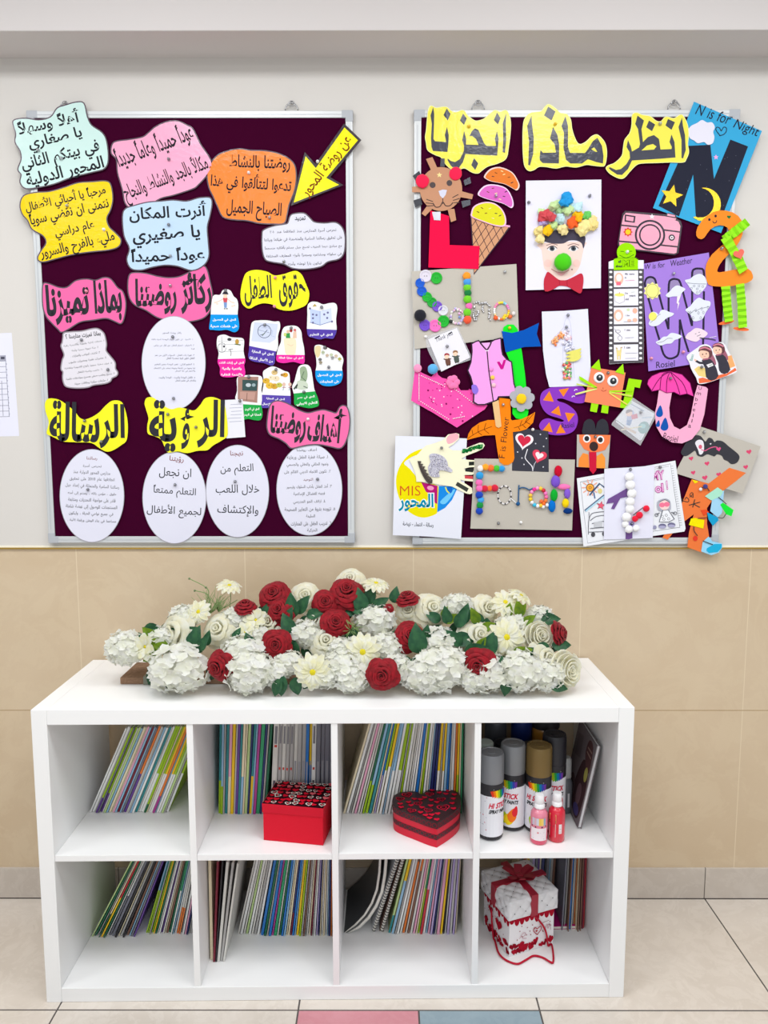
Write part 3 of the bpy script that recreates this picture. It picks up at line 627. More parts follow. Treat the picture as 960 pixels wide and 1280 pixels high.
# pins of the left board
for x, y, l, w, c in ((77, 198, 3, 'stuck low in the mint card', 'b9bcc0'), (48, 188, 3, 'in the left side of the mint card', 'b9bcc0'), (84, 257, 4, 'in the middle of the golden yellow card', 'b9bcc0'), (130, 287, 4, 'at the right point of the golden yellow card', 'f4f4f6'), (211, 199, 2, 'in the middle of the rose pink card', '8e8f94'), (211, 281, 3, 'at the top of the light blue card', '8e8f94'), (213, 320, 3, 'between the lower words of the light blue card', 'b9bcc0'),
                     (311, 216, 2, 'in the middle of the orange card', 'f4f4f6'), (337, 272, 2, 'at the lower edge of the orange card', 'b9bcc0'), (397, 202, 4, 'in the neck of the yellow arrow', 'f4f4f6'), (355, 327, 3, 'at the lower edge of the cloud shaped card', 'b9bcc0'), (108, 364, 2, 'in the banner nearest the left frame', 'f29bb0'), (213, 357, 2, 'in the banner below the blue card', 'b9bcc0'),
                     (344, 347, 2, 'at the top notch of the yellow two word banner', 'f29bb0'), (343, 383, 2, 'at the bottom notch of the yellow two word banner', 'f29bb0'), (102, 425, 2, 'under the heading of the eight line card', '8e8f94'), (135, 462, 2, 'at the right side of the eight line card', '8e8f94'), (216, 421, 3, 'high in the tall white oval', '8e8f94'), (217, 498, 3, 'at the foot of the tall white oval', '8e8f94'),
                     (106, 526, 3, 'in the left jagged yellow banner', '8e8f94'), (127, 552, 3, 'at the lower letter of the left jagged banner', '8e8f94'), (210, 518, 4, 'above the letters of the middle jagged banner', '8e8f94'), (245, 534, 4, 'in the middle of the middle jagged banner', '8e8f94'), (385, 524, 4, 'in the lower right pink banner', 'f4f4f6'),
                     (110, 612, 2, 'in the bottom left oval', '8e8f94'), (219, 606, 2, 'in the second oval of the bottom row', '8e8f94'), (294, 602, 2, 'in the third oval of the bottom row', '8e8f94'), (397, 599, 2, 'in the bottom right oval', '8e8f94'), (282, 363, 2, 'on the hat of the blue banded boy card', '8e8f94'), (331, 406, 2, 'at the top of the circled sketch card', '8e8f94'), (364, 410, 2, 'at the top of the hand picture card', '8e8f94'),
                     (402, 384, 2, 'at the top of the open book card', '8e8f94'), (406, 434, 2, 'at the top of the sky blue banded card', '8e8f94'), (411, 459, 2, 'over the sky blue band', '8e8f94'), (345, 462, 2, 'at the top of the yellow animal card', '8e8f94'), (380, 490, 2, 'over the bright green band', '8e8f94'), (300, 501, 3, 'at the top corner of the plain white slip', '8e8f94'), (311, 471, 2, 'at the top of the brown window card', '8e8f94')):
    pin(x, y, l, w, c)

# sheet taped to the wall at the left
T = paper('timetable_sheet', 'white printed timetable sheet on the wall left of the board', 'paper', [(-60, 419), (14.5, 416), (24, 545), (-60, 547)], -14.3, pap((226, 226, 240)))
a = art(T); g = lambda x0, y0, x1, y1, w=.5, c=(120, 120, 140): a.line([(x0, y0), (x1, y1)], w, c)
a.poly([(-60, 446), (6.6, 444), (7, 451), (-60, 453)], (170, 170, 186))
for k in range(11): g(-60, 453+k*6.9, 7+k*.48, 451.2+k*6.95)
g(6.6, 444, 11.6, 520.5); g(2, 476, 4, 520); g(-20, 453, -18, 520)
for k in range(10): a.line([(7.5+k*.42, 455+k*6.95), (9.5+k*.42-1, 455+k*6.95)], 1, (140, 140, 160))
a.line([(1, 447.5), (5.6, 447.4)], 3, (80, 80, 96)); a.build('printed_table', T)
# ------------------------------------------------------------------ right notice board
A_ = Z(480, 110, 4); B_ = Z(720, 110, 4); C_ = Z(480, 330, 4); D_ = Z(720, 330, 4); E_ = Z(480, 490, 4); F_ = Z(720, 490, 4)
Q1 = Z(525, 125, 8); Q2 = Z(645, 125, 8); Q3 = Z(750, 125, 8); R_ = Z(655, 220, 8.533); S_ = Z(755, 295, 7.758); T_ = Z(800, 310, 7.385); U7 = Z(510, 330, 6.857); U8 = Z(510, 410, 5.647)
V5 = Z(670, 380, 6.857); W2 = Z(580, 490, 6.62); X8 = Z(490, 530, 8); Y3 = Z(715, 570, 6.62); W4 = Z(840, 530, 7.533)
PX = lambda k: 1/430.0/k            # metres for one unit of a crop that is enlarged k times
def on(tf, x, y, d): q = tf([(x, y)])[0]; return onY(q[0], q[1], -d)
def flatpart(T, name, tf, P, c, d=0, t=.0006, sm=0, holes=(), m=None):
    PP = tf(smooth_loop(P, sm) if sm else P)
    return sheet(name, PP, T['_d']+d, t, m or pap(c), T, [tf(smooth_loop(h, sm) if sm else h) for h in holes])
def pom(T, tf, k, x, y, r, c, name='pompom', d=0, flat=.62, rough=.9):
    R0 = r*PX(k); b = MB(); b.ball(on(tf, x, y, T['_d']+d+R0*flat*.85), R0, mat(c, rough, .2, sheen=.3), 3, (1, flat, 1), .045)
    return b.build(name, T, smooth=True)
def beads(T, name, tf, k, items, d=0, m=None, kind=None):
    b = MB()
    for x, y, r, c in items:
        R0 = r*PX(k); b.ball(on(tf, x, y, T['_d']+d+R0*.7), R0, m or plast(c, .3), 1, (1, .75, 1))
    o = b.build(name, T, smooth=True)
    if kind: o['kind'] = kind
    return o
INK2 = (44, 42, 56)
# --- the three cut-out title words
def word(label, P, tf, black, holes={}, layer=2, extra=None):
    T = paper('cut_out_word', label, 'sign', tf(smooth_loop(P, 5)), layer, lam((238, 228, 86)), group=None, border=pap((250, 246, 180)), bw=.7)
    for i, q in enumerate(black):
        a = art(T, tf, pfn=lam); q = q if len(q) < 5 else smooth_loop(q, 1); a.poly(q, (70, 72, 84), [holes[i]] if i in holes else ()); a.build('letter', T)
    return T
word('yellow cut out Arabic word at the top left, above the lion', [(75,180),(85,100),(110,60),(160,80),(230,70),(270,75),(310,110),(360,125),(430,105),(480,160),(540,205),(580,210),(640,190),(700,140),(750,105),(800,120),(860,105),(890,150),(905,230),(900,340),(885,460),(860,580),(780,630),(680,660),(620,700),(580,730),(520,720),(450,680),(400,690),(350,708),(300,680),(250,630),(210,570),(150,545),(80,500),(65,430),(55,370),(65,300)], Q1,
     [[(862,130),(828,230),(832,400),(825,520),(850,530),(862,400),(858,250)],
      [(770,310),(787,390),(780,470),(772,556),(620,550),(455,540),(430,620),(385,685),(350,688),(310,660),(275,600),(278,585),(310,610),(350,620),(400,590),(438,510),(440,460),(422,400),(442,310),(462,390),(460,445),(585,450),(560,390),(520,360),(493,362),(520,310),(550,283),(585,300),(610,360),(640,430),(665,458),(755,460),(760,452),(748,390)],
      [(132,70),(105,155),(118,240),(110,380),(115,470),(130,510),(275,520),(285,420),(287,350),(270,270),(248,350),(262,420),(150,412),(135,390),(140,250),(142,140)],
      [(268,85),(305,140),(278,205),(235,150)], [(430,135),(468,185),(440,250),(400,205)], [(770,125),(805,180),(780,245),(738,200)], [(540,580),(583,635),(552,700),(513,650)]])
word('yellow cut out Arabic word in the top middle with a silver taped dot', [(75,250),(95,180),(150,130),(250,115),(290,70),(330,45),(400,90),(440,130),(510,145),(545,200),(560,300),(600,410),(640,445),(700,420),(760,365),(810,350),(860,390),(895,450),(905,540),(890,640),(860,660),(760,650),(700,645),(600,670),(500,660),(400,680),(300,665),(230,665),(180,695),(130,705),(90,660),(75,560),(70,400)], Q2,
     [[(155,155),(112,260),(130,420),(122,650),(140,655),(172,540),(178,380),(160,240)], [(370,270),(415,350),(432,450),(430,635),(270,632),(240,605),(235,580),(245,500),(270,528),(400,525),(385,440),(340,385)],
      [(495,160),(455,260),(480,330),(475,480),(500,600),(545,635),(660,635),(720,592),(800,620),(870,635),(875,560),(860,460),(815,378),(770,410),(720,490),(690,530),(540,528),(520,470),(520,260)], [(322,65),(395,115),(355,205),(280,155)]], {2: [(752,490),(785,475),(815,520),(790,515)]}, layer=3)
word('yellow cut out Arabic word at the top right beside the blue sheet', [(325,150),(370,130),(420,150),(500,165),(560,210),(610,215),(660,170),(740,185),(800,150),(830,160),(870,240),(885,340),(875,440),(885,520),(860,590),(830,620),(700,620),(560,625),(420,630),(360,650),(300,710),(240,775),(190,780),(110,740),(65,690),(80,660),(150,630),(220,560),(235,480),(250,400),(300,330),(320,250)], Q3,
     [[(820,175),(785,270),(815,400),(815,580),(830,585),(858,500),(850,350),(830,260)],
      [(715,345),(745,420),(755,575),(600,588),(320,605),(280,690),(220,750),(170,745),(110,705),(85,680),(100,672),(160,700),(210,690),(265,640),(300,580),(295,520),(265,470),(280,400),(310,470),(320,515),(390,475),(400,440),(380,290),(352,240),(375,155),(440,205),(415,290),(430,420),(480,370),(540,350),(590,390),(605,495),(715,490),(718,470),(695,420)],
      [(490,205),(552,245),(520,312),(462,272)], [(680,190),(750,222),(715,298),(655,255)]], {1: [(415,505),(470,455),(530,440),(565,465),(540,495)]}, layer=3)

# --- red L with a lion's head
T = paper('letter_craft', 'red paper letter L topped by a brown paper lion head', 'craft', A_([(232,612),(325,640),(328,785),(478,790),(473,905),(222,897)]), 3, pap((244, 20, 70)), part='letter')
BR = (193, 142, 112); b1 = [[(210,355),(242,345),(268,402),(236,412)],[(388,516),(446,532),(440,556),(384,546)],[(140,494),(184,489),(184,521),(141,521)],[(216,588),(242,604),(206,641),(188,627)],[(318,606),(352,604),(361,660),(335,671)]]
for q in b1: flatpart(T, 'mane_strip', A_, q, BR, .0008)
for q in [[(143,440),(176,414),(184,432),(160,465)],[(398,462),(430,445),(436,476),(404,488)],[(147,562),(184,550),(192,582),(156,597)],[(386,566),(432,558),(432,584),(394,598)],[(284,352),(303,352),(303,396),(281,392)]]: flatpart(T, 'mane_strip', A_, q, 0, .0010, m=mat((60, 62, 70), .25, .6, metal=.5))
flatpart(T, 'silver_tape', A_, [(240,620),(283,618),(282,662),(250,660)], 0, .0008, m=metal((190, 190, 200)))
h = flatpart(T, 'lion_head', A_, ell(285, 505, 106, 110, 0, 40), BR, .0016)
a = Art(wallmap(T['_d']+.0024), A_); a.ell(243, 485, 15, 15, (86, 76, 76)); a.ell(327, 475, 14, 15, (86, 76, 76)); a.poly([(273,515),(315,510),(294,553)], (208, 208, 226), sm=2)
a.line([(294,550),(294,580)], 4, (90, 70, 66)); a.line([(245,575),(258,595),(280,592),(294,570),(308,588),(330,588),(345,572)], 5, (84, 66, 62), sm=4)
for P in ([(212,556),(245,568)],[(208,574),(245,578)],[(215,590),(248,588)],[(342,548),(372,532)],[(345,562),(378,552)],[(348,574),(376,572)]): a.line(P, 4, (90, 74, 68))
a.poly(star(277, 435, 15), (240, 216, 150)); a.build('lion_face', T)
pom(T, A_, 4, 192, 466, 32, (245, 28, 74), 'ear', .0016, .25); pom(T, A_, 4, 358, 428, 30, (245, 28, 74), 'ear', .0014, .15)

# --- ice cream
CP = (232, 140, 190)
T = paper('ice_cream_craft', 'paper ice cream cone with orange, pink and yellow scoops', 'craft', A_([(434,640),(520,672),(632,692),(540,812),(450,930),(444,800)]), 2, pap((206, 152, 116)), part='cone')
a = art(T, A_)
for k in range(-3, 8):
    a.line([(440+k*32, 640), (440+k*32+120, 880)], 3, (80, 60, 66)) if False else None
def clipseg(p, q):
    poly = [(438,648),(626,696),(453,915)]; t0, t1 = 0., 1.
    for i in range(3):
        a_, b_ = poly[i], poly[(i+1) % 3]; nx, ny = -(b_[1]-a_[1]), b_[0]-a_[0]
        f0 = nx*(p[0]-a_[0])+ny*(p[1]-a_[1]); f1 = nx*(q[0]-a_[0])+ny*(q[1]-a_[1])
        if f0 < 0 and f1 < 0: return None
        if f0 < 0: t0 = max(t0, f0/(f0-f1))
        elif f1 < 0: t1 = min(t1, f0/(f0-f1))
    return None if t0 >= t1 else [(p[0]+(q[0]-p[0])*t, p[1]+(q[1]-p[1])*t) for t in (t0, t1)]
for k in range(-8, 12):
    for s_ in (clipseg((430+k*38, 600), (430+k*38+150, 950)), clipseg((430+k*38, 600), (430+k*38-260, 950))):
        if s_: a.line(s_, 3, (70, 52, 60))
a.line([(434,640),(444,800),(450,930),(540,812),(632,692)], 5, (66, 50, 64)); a.line([(436,642),(520,674),(630,692)], 9, (244, 164, 206)); a.build('waffle_lines', T)
for nm, P, bc, c, dd, spr in (('scoop', [(500,440),(530,405),(580,395),(640,420),(668,460),(678,490),(665,512),(640,500),(600,480),(540,468),(510,455)], (250, 206, 200), (222, 122, 54), .0007, [(560,425),(600,435),(545,440),(625,450),(590,415),(640,475)]),
                       ('scoop', [(468,530),(500,490),(550,482),(610,500),(640,545),(648,585),(635,600),(600,580),(550,565),(500,550)], (250, 206, 236), (214, 104, 190), .0014, [(520,520),(560,530),(600,540),(545,505),(580,555),(610,520)]),
                       ('scoop', [(435,625),(450,590),(500,570),(550,575),(590,605),(610,650),(605,690),(560,690),(500,670),(440,645)], (250, 190, 220), (216, 212, 46), .0021, [(490,600),(530,605),(560,625),(510,630),(545,650),(580,640),(470,620)])):
    o = flatpart(T, nm, A_, P, bc, dd, sm=4); a = Art(wallmap(T['_d']+dd+.0007), A_); cx = sum(p[0] for p in P)/len(P); cy = sum(p[1] for p in P)/len(P)
    a.poly([(cx+(x-cx)*.92, cy+(y-cy)*.9) for x, y in P], c, sm=4)
    for i, (x, y) in enumerate(spr): a.line([(x-6, y-3+(i % 3)*2), (x+6, y+3-(i % 2)*8)], 4, ((120, 70, 40), (250, 220, 160), (60, 50, 60))[i % 3])
    a.build('icing_print', T)

# --- sheet with a child's face
T = paper('collage_sheet', 'white portrait sheet with a child\'s face under a crumpled paper flower hat', 'collage', R_([(20,50),(825,38),(820,1195),(18,1218)]), 2, pap((226, 224, 240)))
a = art(T, R_); SK = (236, 208, 200)
a.poly([(165,720),(640,700),(640,760),(622,850),(600,950),(560,1020),(500,1075),(420,1112),(340,1090),(270,1035),(215,985),(200,900),(185,790)], SK, sm=3)
a.poly([(190,740),(215,640),(300,585),(430,570),(570,580),(650,640),(650,720),(632,775),(615,720),(560,690),(480,690),(420,720),(330,722),(260,712),(210,700)], (74, 70, 86), sm=3)
for x in (300, 528):
    a.line([(x-62, 742), (x, 722), (x+60, 738)], 9, (150, 120, 116), sm=3); a.poly([(x-52,782),(x-20,752),(x+20,750),(x+52,776),(x+20,800),(x-18,802)], (225, 222, 226), sm=3); a.ell(x, 774, 27, 26, (78, 82, 92)); a.ell(x, 774, 13, 13, (34, 36, 44)); a.line([(x-54,778),(x-18,750),(x+22,748),(x+54,772)], 8, (70, 56, 64), sm=3)
a.line([(290,990),(340,1020),(400,1032),(450,1020),(480,1000)], 9, (190, 130, 128), sm=3); a.poly([(335,1022),(400,1036),(452,1022),(420,1056),(385,1062)], (222, 160, 164), sm=3); a.ell(512, 997, 9, 8, (150, 110, 108))
a.ell(255, 930, 42, 40, (240, 196, 190)); a.ell(560, 930, 38, 40, (240, 196, 190)); a.build('face_print', T)
for x, y, r, c in ((505,300,40,(190,222,232)),(575,335,62,(190,222,232)),(325,315,58,(196,222,160)),(190,385,46,(196,222,160)),(300,340,46,(200,226,170)),(385,370,40,(170,205,150)),(470,372,60,(196,222,160)),(660,435,52,(106,196,96)),(400,450,62,(186,216,222)),(255,430,84,(206,76,84)),(580,432,64,(250,184,20)),(515,520,68,(236,96,40)),(205,502,46,(176,160,216)),(150,592,58,(234,214,140)),(240,585,56,(250,188,20)),(320,525,50,(190,220,150)),(405,568,60,(236,218,156)),(180,668,56,(236,218,156)),(620,590,60,(236,220,150)),(660,560,70,(238,222,150)),(722,545,58,(238,216,140)),(725,478,46,(244,216,150)),(435,262,76,(34,148,214))):
    R0 = r*PX(8.533); b = MB()
    for k in range(4): b.ball(on(R_, x+random.uniform(-.4,.4)*r, y+random.uniform(-.4,.4)*r, T['_d']+R0*(.35+.2*k)), R0*(.85-.12*k), mat(c, .8, .2), 1 if k else 2, (1, .6, 1), .3, Matrix.Rotation(random.random()*6, 3, 'Y'))
    b.build('paper_flower', T)
pom(T, R_, 8.533, 415, 918, 88, (70, 196, 10), 'nose', 0, .6)
flatpart(T, 'bow_tie', R_, [(255,1022),(310,1060),(370,1105),(420,1112),(465,1105),(540,1070),(610,1038),(634,1085),(630,1170),(606,1250),(540,1225),(465,1180),(375,1172),(320,1205),(225,1230),(212,1120),(230,1060)], (190, 50, 68), .0006, .0012, sm=3)
a = Art(wallmap(T['_d']+.0019), R_); a.line([(372,1108),(380,1140),(374,1172)], 7, (160, 36, 54), sm=3); a.line([(466,1108),(458,1140),(466,1180)], 7, (160, 36, 54), sm=3); a.build('bow_knot', T)

# --- N is for Night
T = paper('night_sheet', 'tilted bright blue sheet with a big black letter N at the top right corner', 'collage', B_([(590,68),(930,215),(725,725),(385,600)]), 1, pap((60, 164, 212)))
flatpart(T, 'letter', B_, [(548,290),(672,284),(690,455),(772,258),(860,292),(722,668),(600,655),(586,432),(515,642),(413,590)], (42, 44, 58), 0, .0003)
a = Art(wallmap(T['_d']+.0003), B_); a.text('N is for', 690, 132, 175, INK2, h=55, ang=-18, shear=.15); a.text('Night', 852, 205, 128, INK2, h=62, ang=-21, shear=.15)
a.line([(722,240),(700,210),(704,196),(718,200),(726,214),(738,196),(752,200),(750,220),(735,234),(716,238)], 4, INK2, sm=3); a.poly(star(700, 346, 14), (240, 170, 220))
random.seed(5)
for k in range(46):
    x, y = random.uniform(430, 840), random.uniform(300, 640)
    if (x-560)/(y-280+1) < 9 and (420 < x < 560 and y > 420 or 590 < x < 690 or x > 700+ (640-y)*.1 and x < 840-(y-300)*.25): a.ell(x, y, 1.6, 1.6, (120, 120, 140), n=6)
a.build('handwriting', T)
flatpart(T, 'cloud', B_, [(560,215),(575,190),(605,175),(630,160),(655,172),(680,172),(694,195),(686,220),(692,245),(684,275),(660,284),(640,270),(610,276),(590,262),(570,250)], (224, 222, 236), .0012, sm=4)
flatpart(T, 'star', B_, star(478, 540, 58, 12, 5, .45), 0, .0006, m=mat((226, 190, 40), .25, .5, metal=.55))
flatpart(T, 'moon', B_, arc(640, 582, 84, 84, -95, 130, 22)+arc(622, 574, 68, 74, 112, -84, 18), 0, .0006, m=mat((226, 190, 40), .25, .5, metal=.55))
T_N = T
# --- pink camera
T = paper('camera_cutout', 'pink paper camera with thick black lines beside the blue sheet', 'craft', B_([(232,628),(246,614),(450,632),(462,624),(500,634),(506,656),(524,664),(531,690),(512,825),(495,836),(214,802),(208,780)]), 2, lam((66, 56, 66)))
a = art(T, B_, pfn=lam); P_ = (246, 160, 184)
a.poly([(238,638),(250,624),(448,642),(512,668),(522,690),(519,716),(400,700),(228,682)], P_); a.poly([(227,690),(395,708),(518,724),(508,790),(360,775),(217,762)], P_); a.poly([(216,770),(360,783),(506,798),(502,824),(490,828),(218,796)], P_)
a.poly([(244,632),(298,640),(294,674),(242,668)], INK2); a.poly([(251,640),(289,646),(286,667),(250,661)], P_); a.poly([(458,628),(496,637),(494,645),(456,638)], P_); a.poly([(452,643),(500,652),(498,660),(450,652)], P_)
a.ell(370, 735, 76, 76, INK2, n=40); a.ell(370, 735, 66, 66, P_, n=40); a.ell(370, 735, 55, 55, INK2, n=40); a.ell(370, 735, 47, 47, P_, n=40); a.ell(479, 748, 16, 16, INK2); a.ell(479, 748, 9, 9, (240, 225, 230)); a.ell(479, 748, 4, 4, INK2)
a.poly(star(260, 720, 24, 0, 8, .72), (214, 60, 50)); a.ell(260, 720, 13, 13, (240, 196, 30)); a.poly(star(380, 643, 15), (236, 226, 236)); a.build('camera_print', T)

# --- film strip
T = paper('film_strip_card', 'long film strip card of five small pictures headed by a green robot', 'card', S_([(45,250),(90,234),(330,234),(385,235),(386,640),(385,1225),(200,1232),(52,1242),(48,700)]), 3, pap((230, 230, 240)))
a = art(T, S_); BK = (84, 80, 86)
a.poly([(46,318),(386,318),(386,640),(384,1224),(200,1231),(53,1240),(48,700)], BK)
for k in range(18):
    for x in (66, 355): a.poly(smooth_loop(rect(x-12, 340+k*49.2, x+12, 358+k*49.2), 2), (236, 236, 240))
for y0, y1 in ((335,495),(510,675),(690,855),(870,1030),(1050,1210)): a.poly([(95,y0+4),(331,y0),(333,y1-2),(96,y1+2)], (232, 230, 244))
O_ = (236, 186, 164)
a.ell(145, 415, 44, 60, O_); a.ell(145, 405, 26, 34, (250, 236, 230)); a.poly([(118,445),(165,445),(162,478),(120,478)], (232, 110, 130)); a.ell(150, 570, 48, 16, (226, 224, 120)); a.line([(104,570),(106,635),(150,655),(196,635),(198,570)], 5, (180, 176, 180)); a.line([(150,560),(150,545)], 5, (210, 120, 80))
a.ell(140, 770, 46, 58, O_); a.ell(140, 775, 28, 38, (250, 238, 232)); a.ell(235, 715, 16, 14, (206, 220, 180)); a.ell(300, 725, 24, 26, (240, 178, 156)); a.ell(245, 820, 20, 16, O_); a.ell(300, 815, 24, 20, O_)
a.line([(105,900),(120,935),(160,965)], 5, (130, 126, 132)); a.ring(135, 925, 26, 16, 4, (140, 136, 142)); a.ring(155, 990, 22, 24, 4, (150, 146, 152)); a.line([(125,1090),(135,1200)], 12, (226, 206, 130)); a.line([(165,1090),(155,1200)], 12, (226, 206, 130)); a.ell(145, 1135, 20, 30, (232, 214, 146)); a.line([(115,1085),(130,1090)], 10, (190, 160, 110)); a.line([(160,1085),(178,1080)], 10, (190, 160, 110))
for tx, x, y, w in (('My name', 250, 370, 90), ('is', 210, 403, 14), ("I'm", 218, 555, 26), ('years', 275, 583, 60), ('old', 222, 612, 34), ('I like', 228, 770, 40), ('I see', 228, 910, 54), ('I can', 226, 1080, 58)): a.text(tx, x, y, w, (110, 106, 120), res=2, bold=.02)
for x0, x1, y, c in ((205,298,432,(226,150,180)),(190,285,832,(150,150,158)),(205,290,988,(160,160,168)),(205,325,1138,(160,160,168)),(205,310,1188,(170,170,178)),(265,300,545,(200,210,190))): a.line([(x0,y),(x1,y-4)], 4, c)
a.build('film_print', T)
GR = (150, 220, 10)
flatpart(T, 'robot_head', S_, arc(217, 160, 92, 94, 150, 390, 22)+[(318,224),(330,224),(330,326),(95,330),(95,224),(118,218)], GR, .0006, .0008)
a = Art(wallmap(T['_d']+.0016), S_); a.line([(160,150),(195,150)], 6, (70, 130, 20)); a.line([(235,148),(272,148)], 6, (70, 130, 20)); a.line([(150,185),(215,212),(290,180)], 6, (70, 130, 20), sm=4); a.line([(112,216),(320,212)], 4, (90, 150, 20)); a.text('all', 152, 246, 26, INK2, h=26, bold=.03); a.text('about', 145, 292, 62, INK2, h=24, bold=.03); a.text('ME', 236, 264, 112, (90, 120, 20), h=66, bold=.07); a.text('ME', 236, 264, 108, GR, h=60, bold=.02); a.build('handwriting', T)

# --- W is for Weather
T = paper('weather_sheet', 'purple sheet with an outlined letter W and cut out clouds', 'collage', T_([(18,148),(635,42),(745,1030),(78,1138)]), 2, pap((160, 124, 212)))
a = art(T, T_); K = (48, 42, 62)
for P in ([(55,330),(70,285),(100,270),(135,290),(150,330)], [(270,340),(290,300),(330,296),(370,320)], [(490,230),(520,200),(560,205),(590,240),(590,300),(490,300)]): a.poly(P+[(P[-1][0]-5, P[-1][1]+60), (P[0][0]+10, P[0][1]+60)], (150, 134, 178))
for P in ([(115,600),(62,410),(45,335),(58,285),(95,268),(135,285),(155,350),(210,560),(262,750)], [(262,750),(264,560),(266,340),(290,292),(335,288),(372,320),(420,500),(480,720)], [(480,720),(482,400),(482,230),(505,195),(545,190),(585,205),(592,300)], [(590,400),(588,600),(582,890)], [(140,720),(180,850),(218,980),(270,1020),(330,1005),(358,960),(366,820),(368,660)], [(368,660),(400,800),(450,960)]): a.line(P, 19, K, sm=3)
a.text('W is for', 135, 164, 190, INK2, h=48, ang=7, shear=.2); a.text('Weather', 380, 128, 205, INK2, h=56, ang=9, shear=.2); a.text('Rosiel', 235, 1072, 172, INK2, h=58, ang=6, shear=.1); a.build('handwriting', T)
def cutout(T, name, tf, P, c, draw=None, d=.0007, sm=3):
    flatpart(T, name, tf, P, c, d, sm=sm)
    if draw: a = Art(wallmap(T['_d']+d+.0008), tf); draw(a); a.build(name+'_drawing', T)
GRY = (120, 124, 136); CW = (220, 224, 236)
cutout(T, 'sun', T_, star(115, 395, 82, 0, 10, .8), (236, 230, 150), lambda a: (a.ell(115, 395, 58, 64, (150, 146, 90)), a.ell(115, 395, 54, 60, (238, 232, 140))), sm=0)
cutout(T, 'cloud', T_, [(238,435),(280,395),(300,370),(340,345),(385,358),(420,380),(395,405),(375,430),(350,445),(300,448),(262,455)], CW, None)
a = Art(wallmap(T['_d']+.0006), T_); a.poly([(345,430),(380,430),(355,500),(365,505),(345,575),(350,515),(338,510)], (236, 226, 230)); a.build('lightning', T)
cutout(T, 'rain_cloud', T_, [(415,298),(460,285),(500,255),(550,238),(590,258),(615,300),(612,350),(575,400),(535,432),(500,415),(465,375),(440,335)], CW, lambda a: [a.line([(435,322),(520,330),(612,332)], 4, GRY, sm=3)]+[a.ring(x, y, 10, 11, 3, GRY) for x, y in ((500,350),(545,350),(580,355),(475,372),(528,378),(555,400),(528,412))])
cutout(T, 'sunny_cloud', T_, [(80,700),(95,660),(85,625),(110,590),(150,595),(172,615),(190,580),(225,570),(270,590),(315,605),(290,630),(250,645),(210,680),(165,715),(110,722)], CW, lambda a: (a.ell(118, 632, 38, 40, (236, 228, 110)), a.line([(95,690),(140,655),(165,625),(190,610)], 4, GRY, sm=3)))
cutout(T, 'storm_cloud', T_, [(420,570),(465,535),(500,490),(545,458),(590,480),(648,495),(645,540),(610,590),(580,650),(540,672),(490,672),(470,620),(435,590)], CW, lambda a: [a.line([(440,582),(470,600),(500,575),(520,580),(555,560),(580,555),(620,545),(640,540)], 4, GRY, sm=3)]+[a.ring(x, y, 9, 14, 3, GRY) for x, y in ((465,595),(515,575),(570,560),(540,600),(585,595),(628,550),(490,645),(560,645))])
cutout(T, 'cloud', T_, [(145,870),(180,850),(215,820),(250,815),(285,785),(335,790),(388,815),(350,840),(320,850),(290,880),(240,885),(190,900)], CW, lambda a: a.line([(160,875),(215,862),(255,835),(300,835)], 4, GRY, sm=3))
cutout(T, 'windy_cloud', T_, [(420,830),(440,790),(470,770),(510,740),(560,745),(600,765),(625,790),(600,820),(560,840),(520,865),(470,855)], (234, 212, 224), lambda a: (a.line([(508,795),(520,790)], 6, GRY), a.line([(540,780),(552,776)], 6, GRY), a.line([(525,815),(560,800)], 5, GRY), a.line([(550,830),(640,838),(700,850)], 9, (70, 66, 84)), a.line([(640,830),(705,815)], 5, (230, 220, 230))))
# --- two girls card
T = paper('girls_card', 'white cut out card of two girls in dark dresses below the green legs', 'card', T_(smooth_loop([(430,1000),(480,955),(530,920),(560,898),(610,888),(650,905),(668,930),(685,895),(740,868),(785,890),(815,950),(835,985),(862,1025),(895,1130),(860,1160),(750,1200),(640,1240),(545,1255),(520,1200),(490,1150),(470,1110),(455,1060)], 3)), 4, lam((232, 230, 236)))
a = art(T, T_); HR = (104, 66, 72)
a.poly([(500,1120),(540,1090),(600,1110),(625,1200),(540,1180)], (232, 206, 130)); a.poly([(545,1250),(540,1205),(580,1195),(640,1215),(700,1180),(760,1165),(800,1160),(880,1105),(892,1130),(800,1180),(640,1238)], (230, 110, 70)); a.poly([(800,1000),(845,990),(880,1090),(830,1110)], (240, 170, 110))
for (x, y, k) in ((600, 960, 1), (722, 925, .9)):
    q = lambda P: [(x+u*k, y+v*k) for u, v in P]
    a.poly(q([(20,-10),(60,10),(95,70),(100,120),(60,105),(30,60)]), (160, 96, 116), sm=3); a.poly(q([(-30,75),(25,60),(75,90),(125,220),(60,265),(10,230),(0,150)]), (62, 60, 70), sm=2); a.ell(x-5*k, y+15*k, 48*k, 52*k, (240, 196, 172)); a.poly(q([(-58,0),(-50,-38),(0,-56),(48,-40),(70,20),(40,60),(35,5),(0,-12),(-40,-14)]), HR, sm=3); a.line(q([(-52,-26),(0,-42),(56,-18)]), 12, (214, 130, 150), sm=3)
    a.ell(x-22*k, y+22*k, 5*k, 7*k, (60, 40, 44)); a.ell(x+12*k, y+16*k, 5*k, 7*k, (60, 40, 44)); a.line(q([(-12,44),(6,40)]), 4, (200, 110, 110)); a.line(q([(-20,70),(30,62)]), 14, (170, 100, 120))
a.line([(595,1062),(550,1060),(515,1040)], 20, (62, 60, 70)); a.line([(520,1040),(502,1028)], 14, (238, 190, 168)); a.poly([(612,1078),(665,1060),(680,1085),(630,1105)], (226, 222, 226)); a.line([(640,1085),(668,1075)], 6, (120, 160, 120)); a.text('Best', 478, 1010, 60, (90, 170, 160), h=26, ang=75); a.build('printed_picture', T)

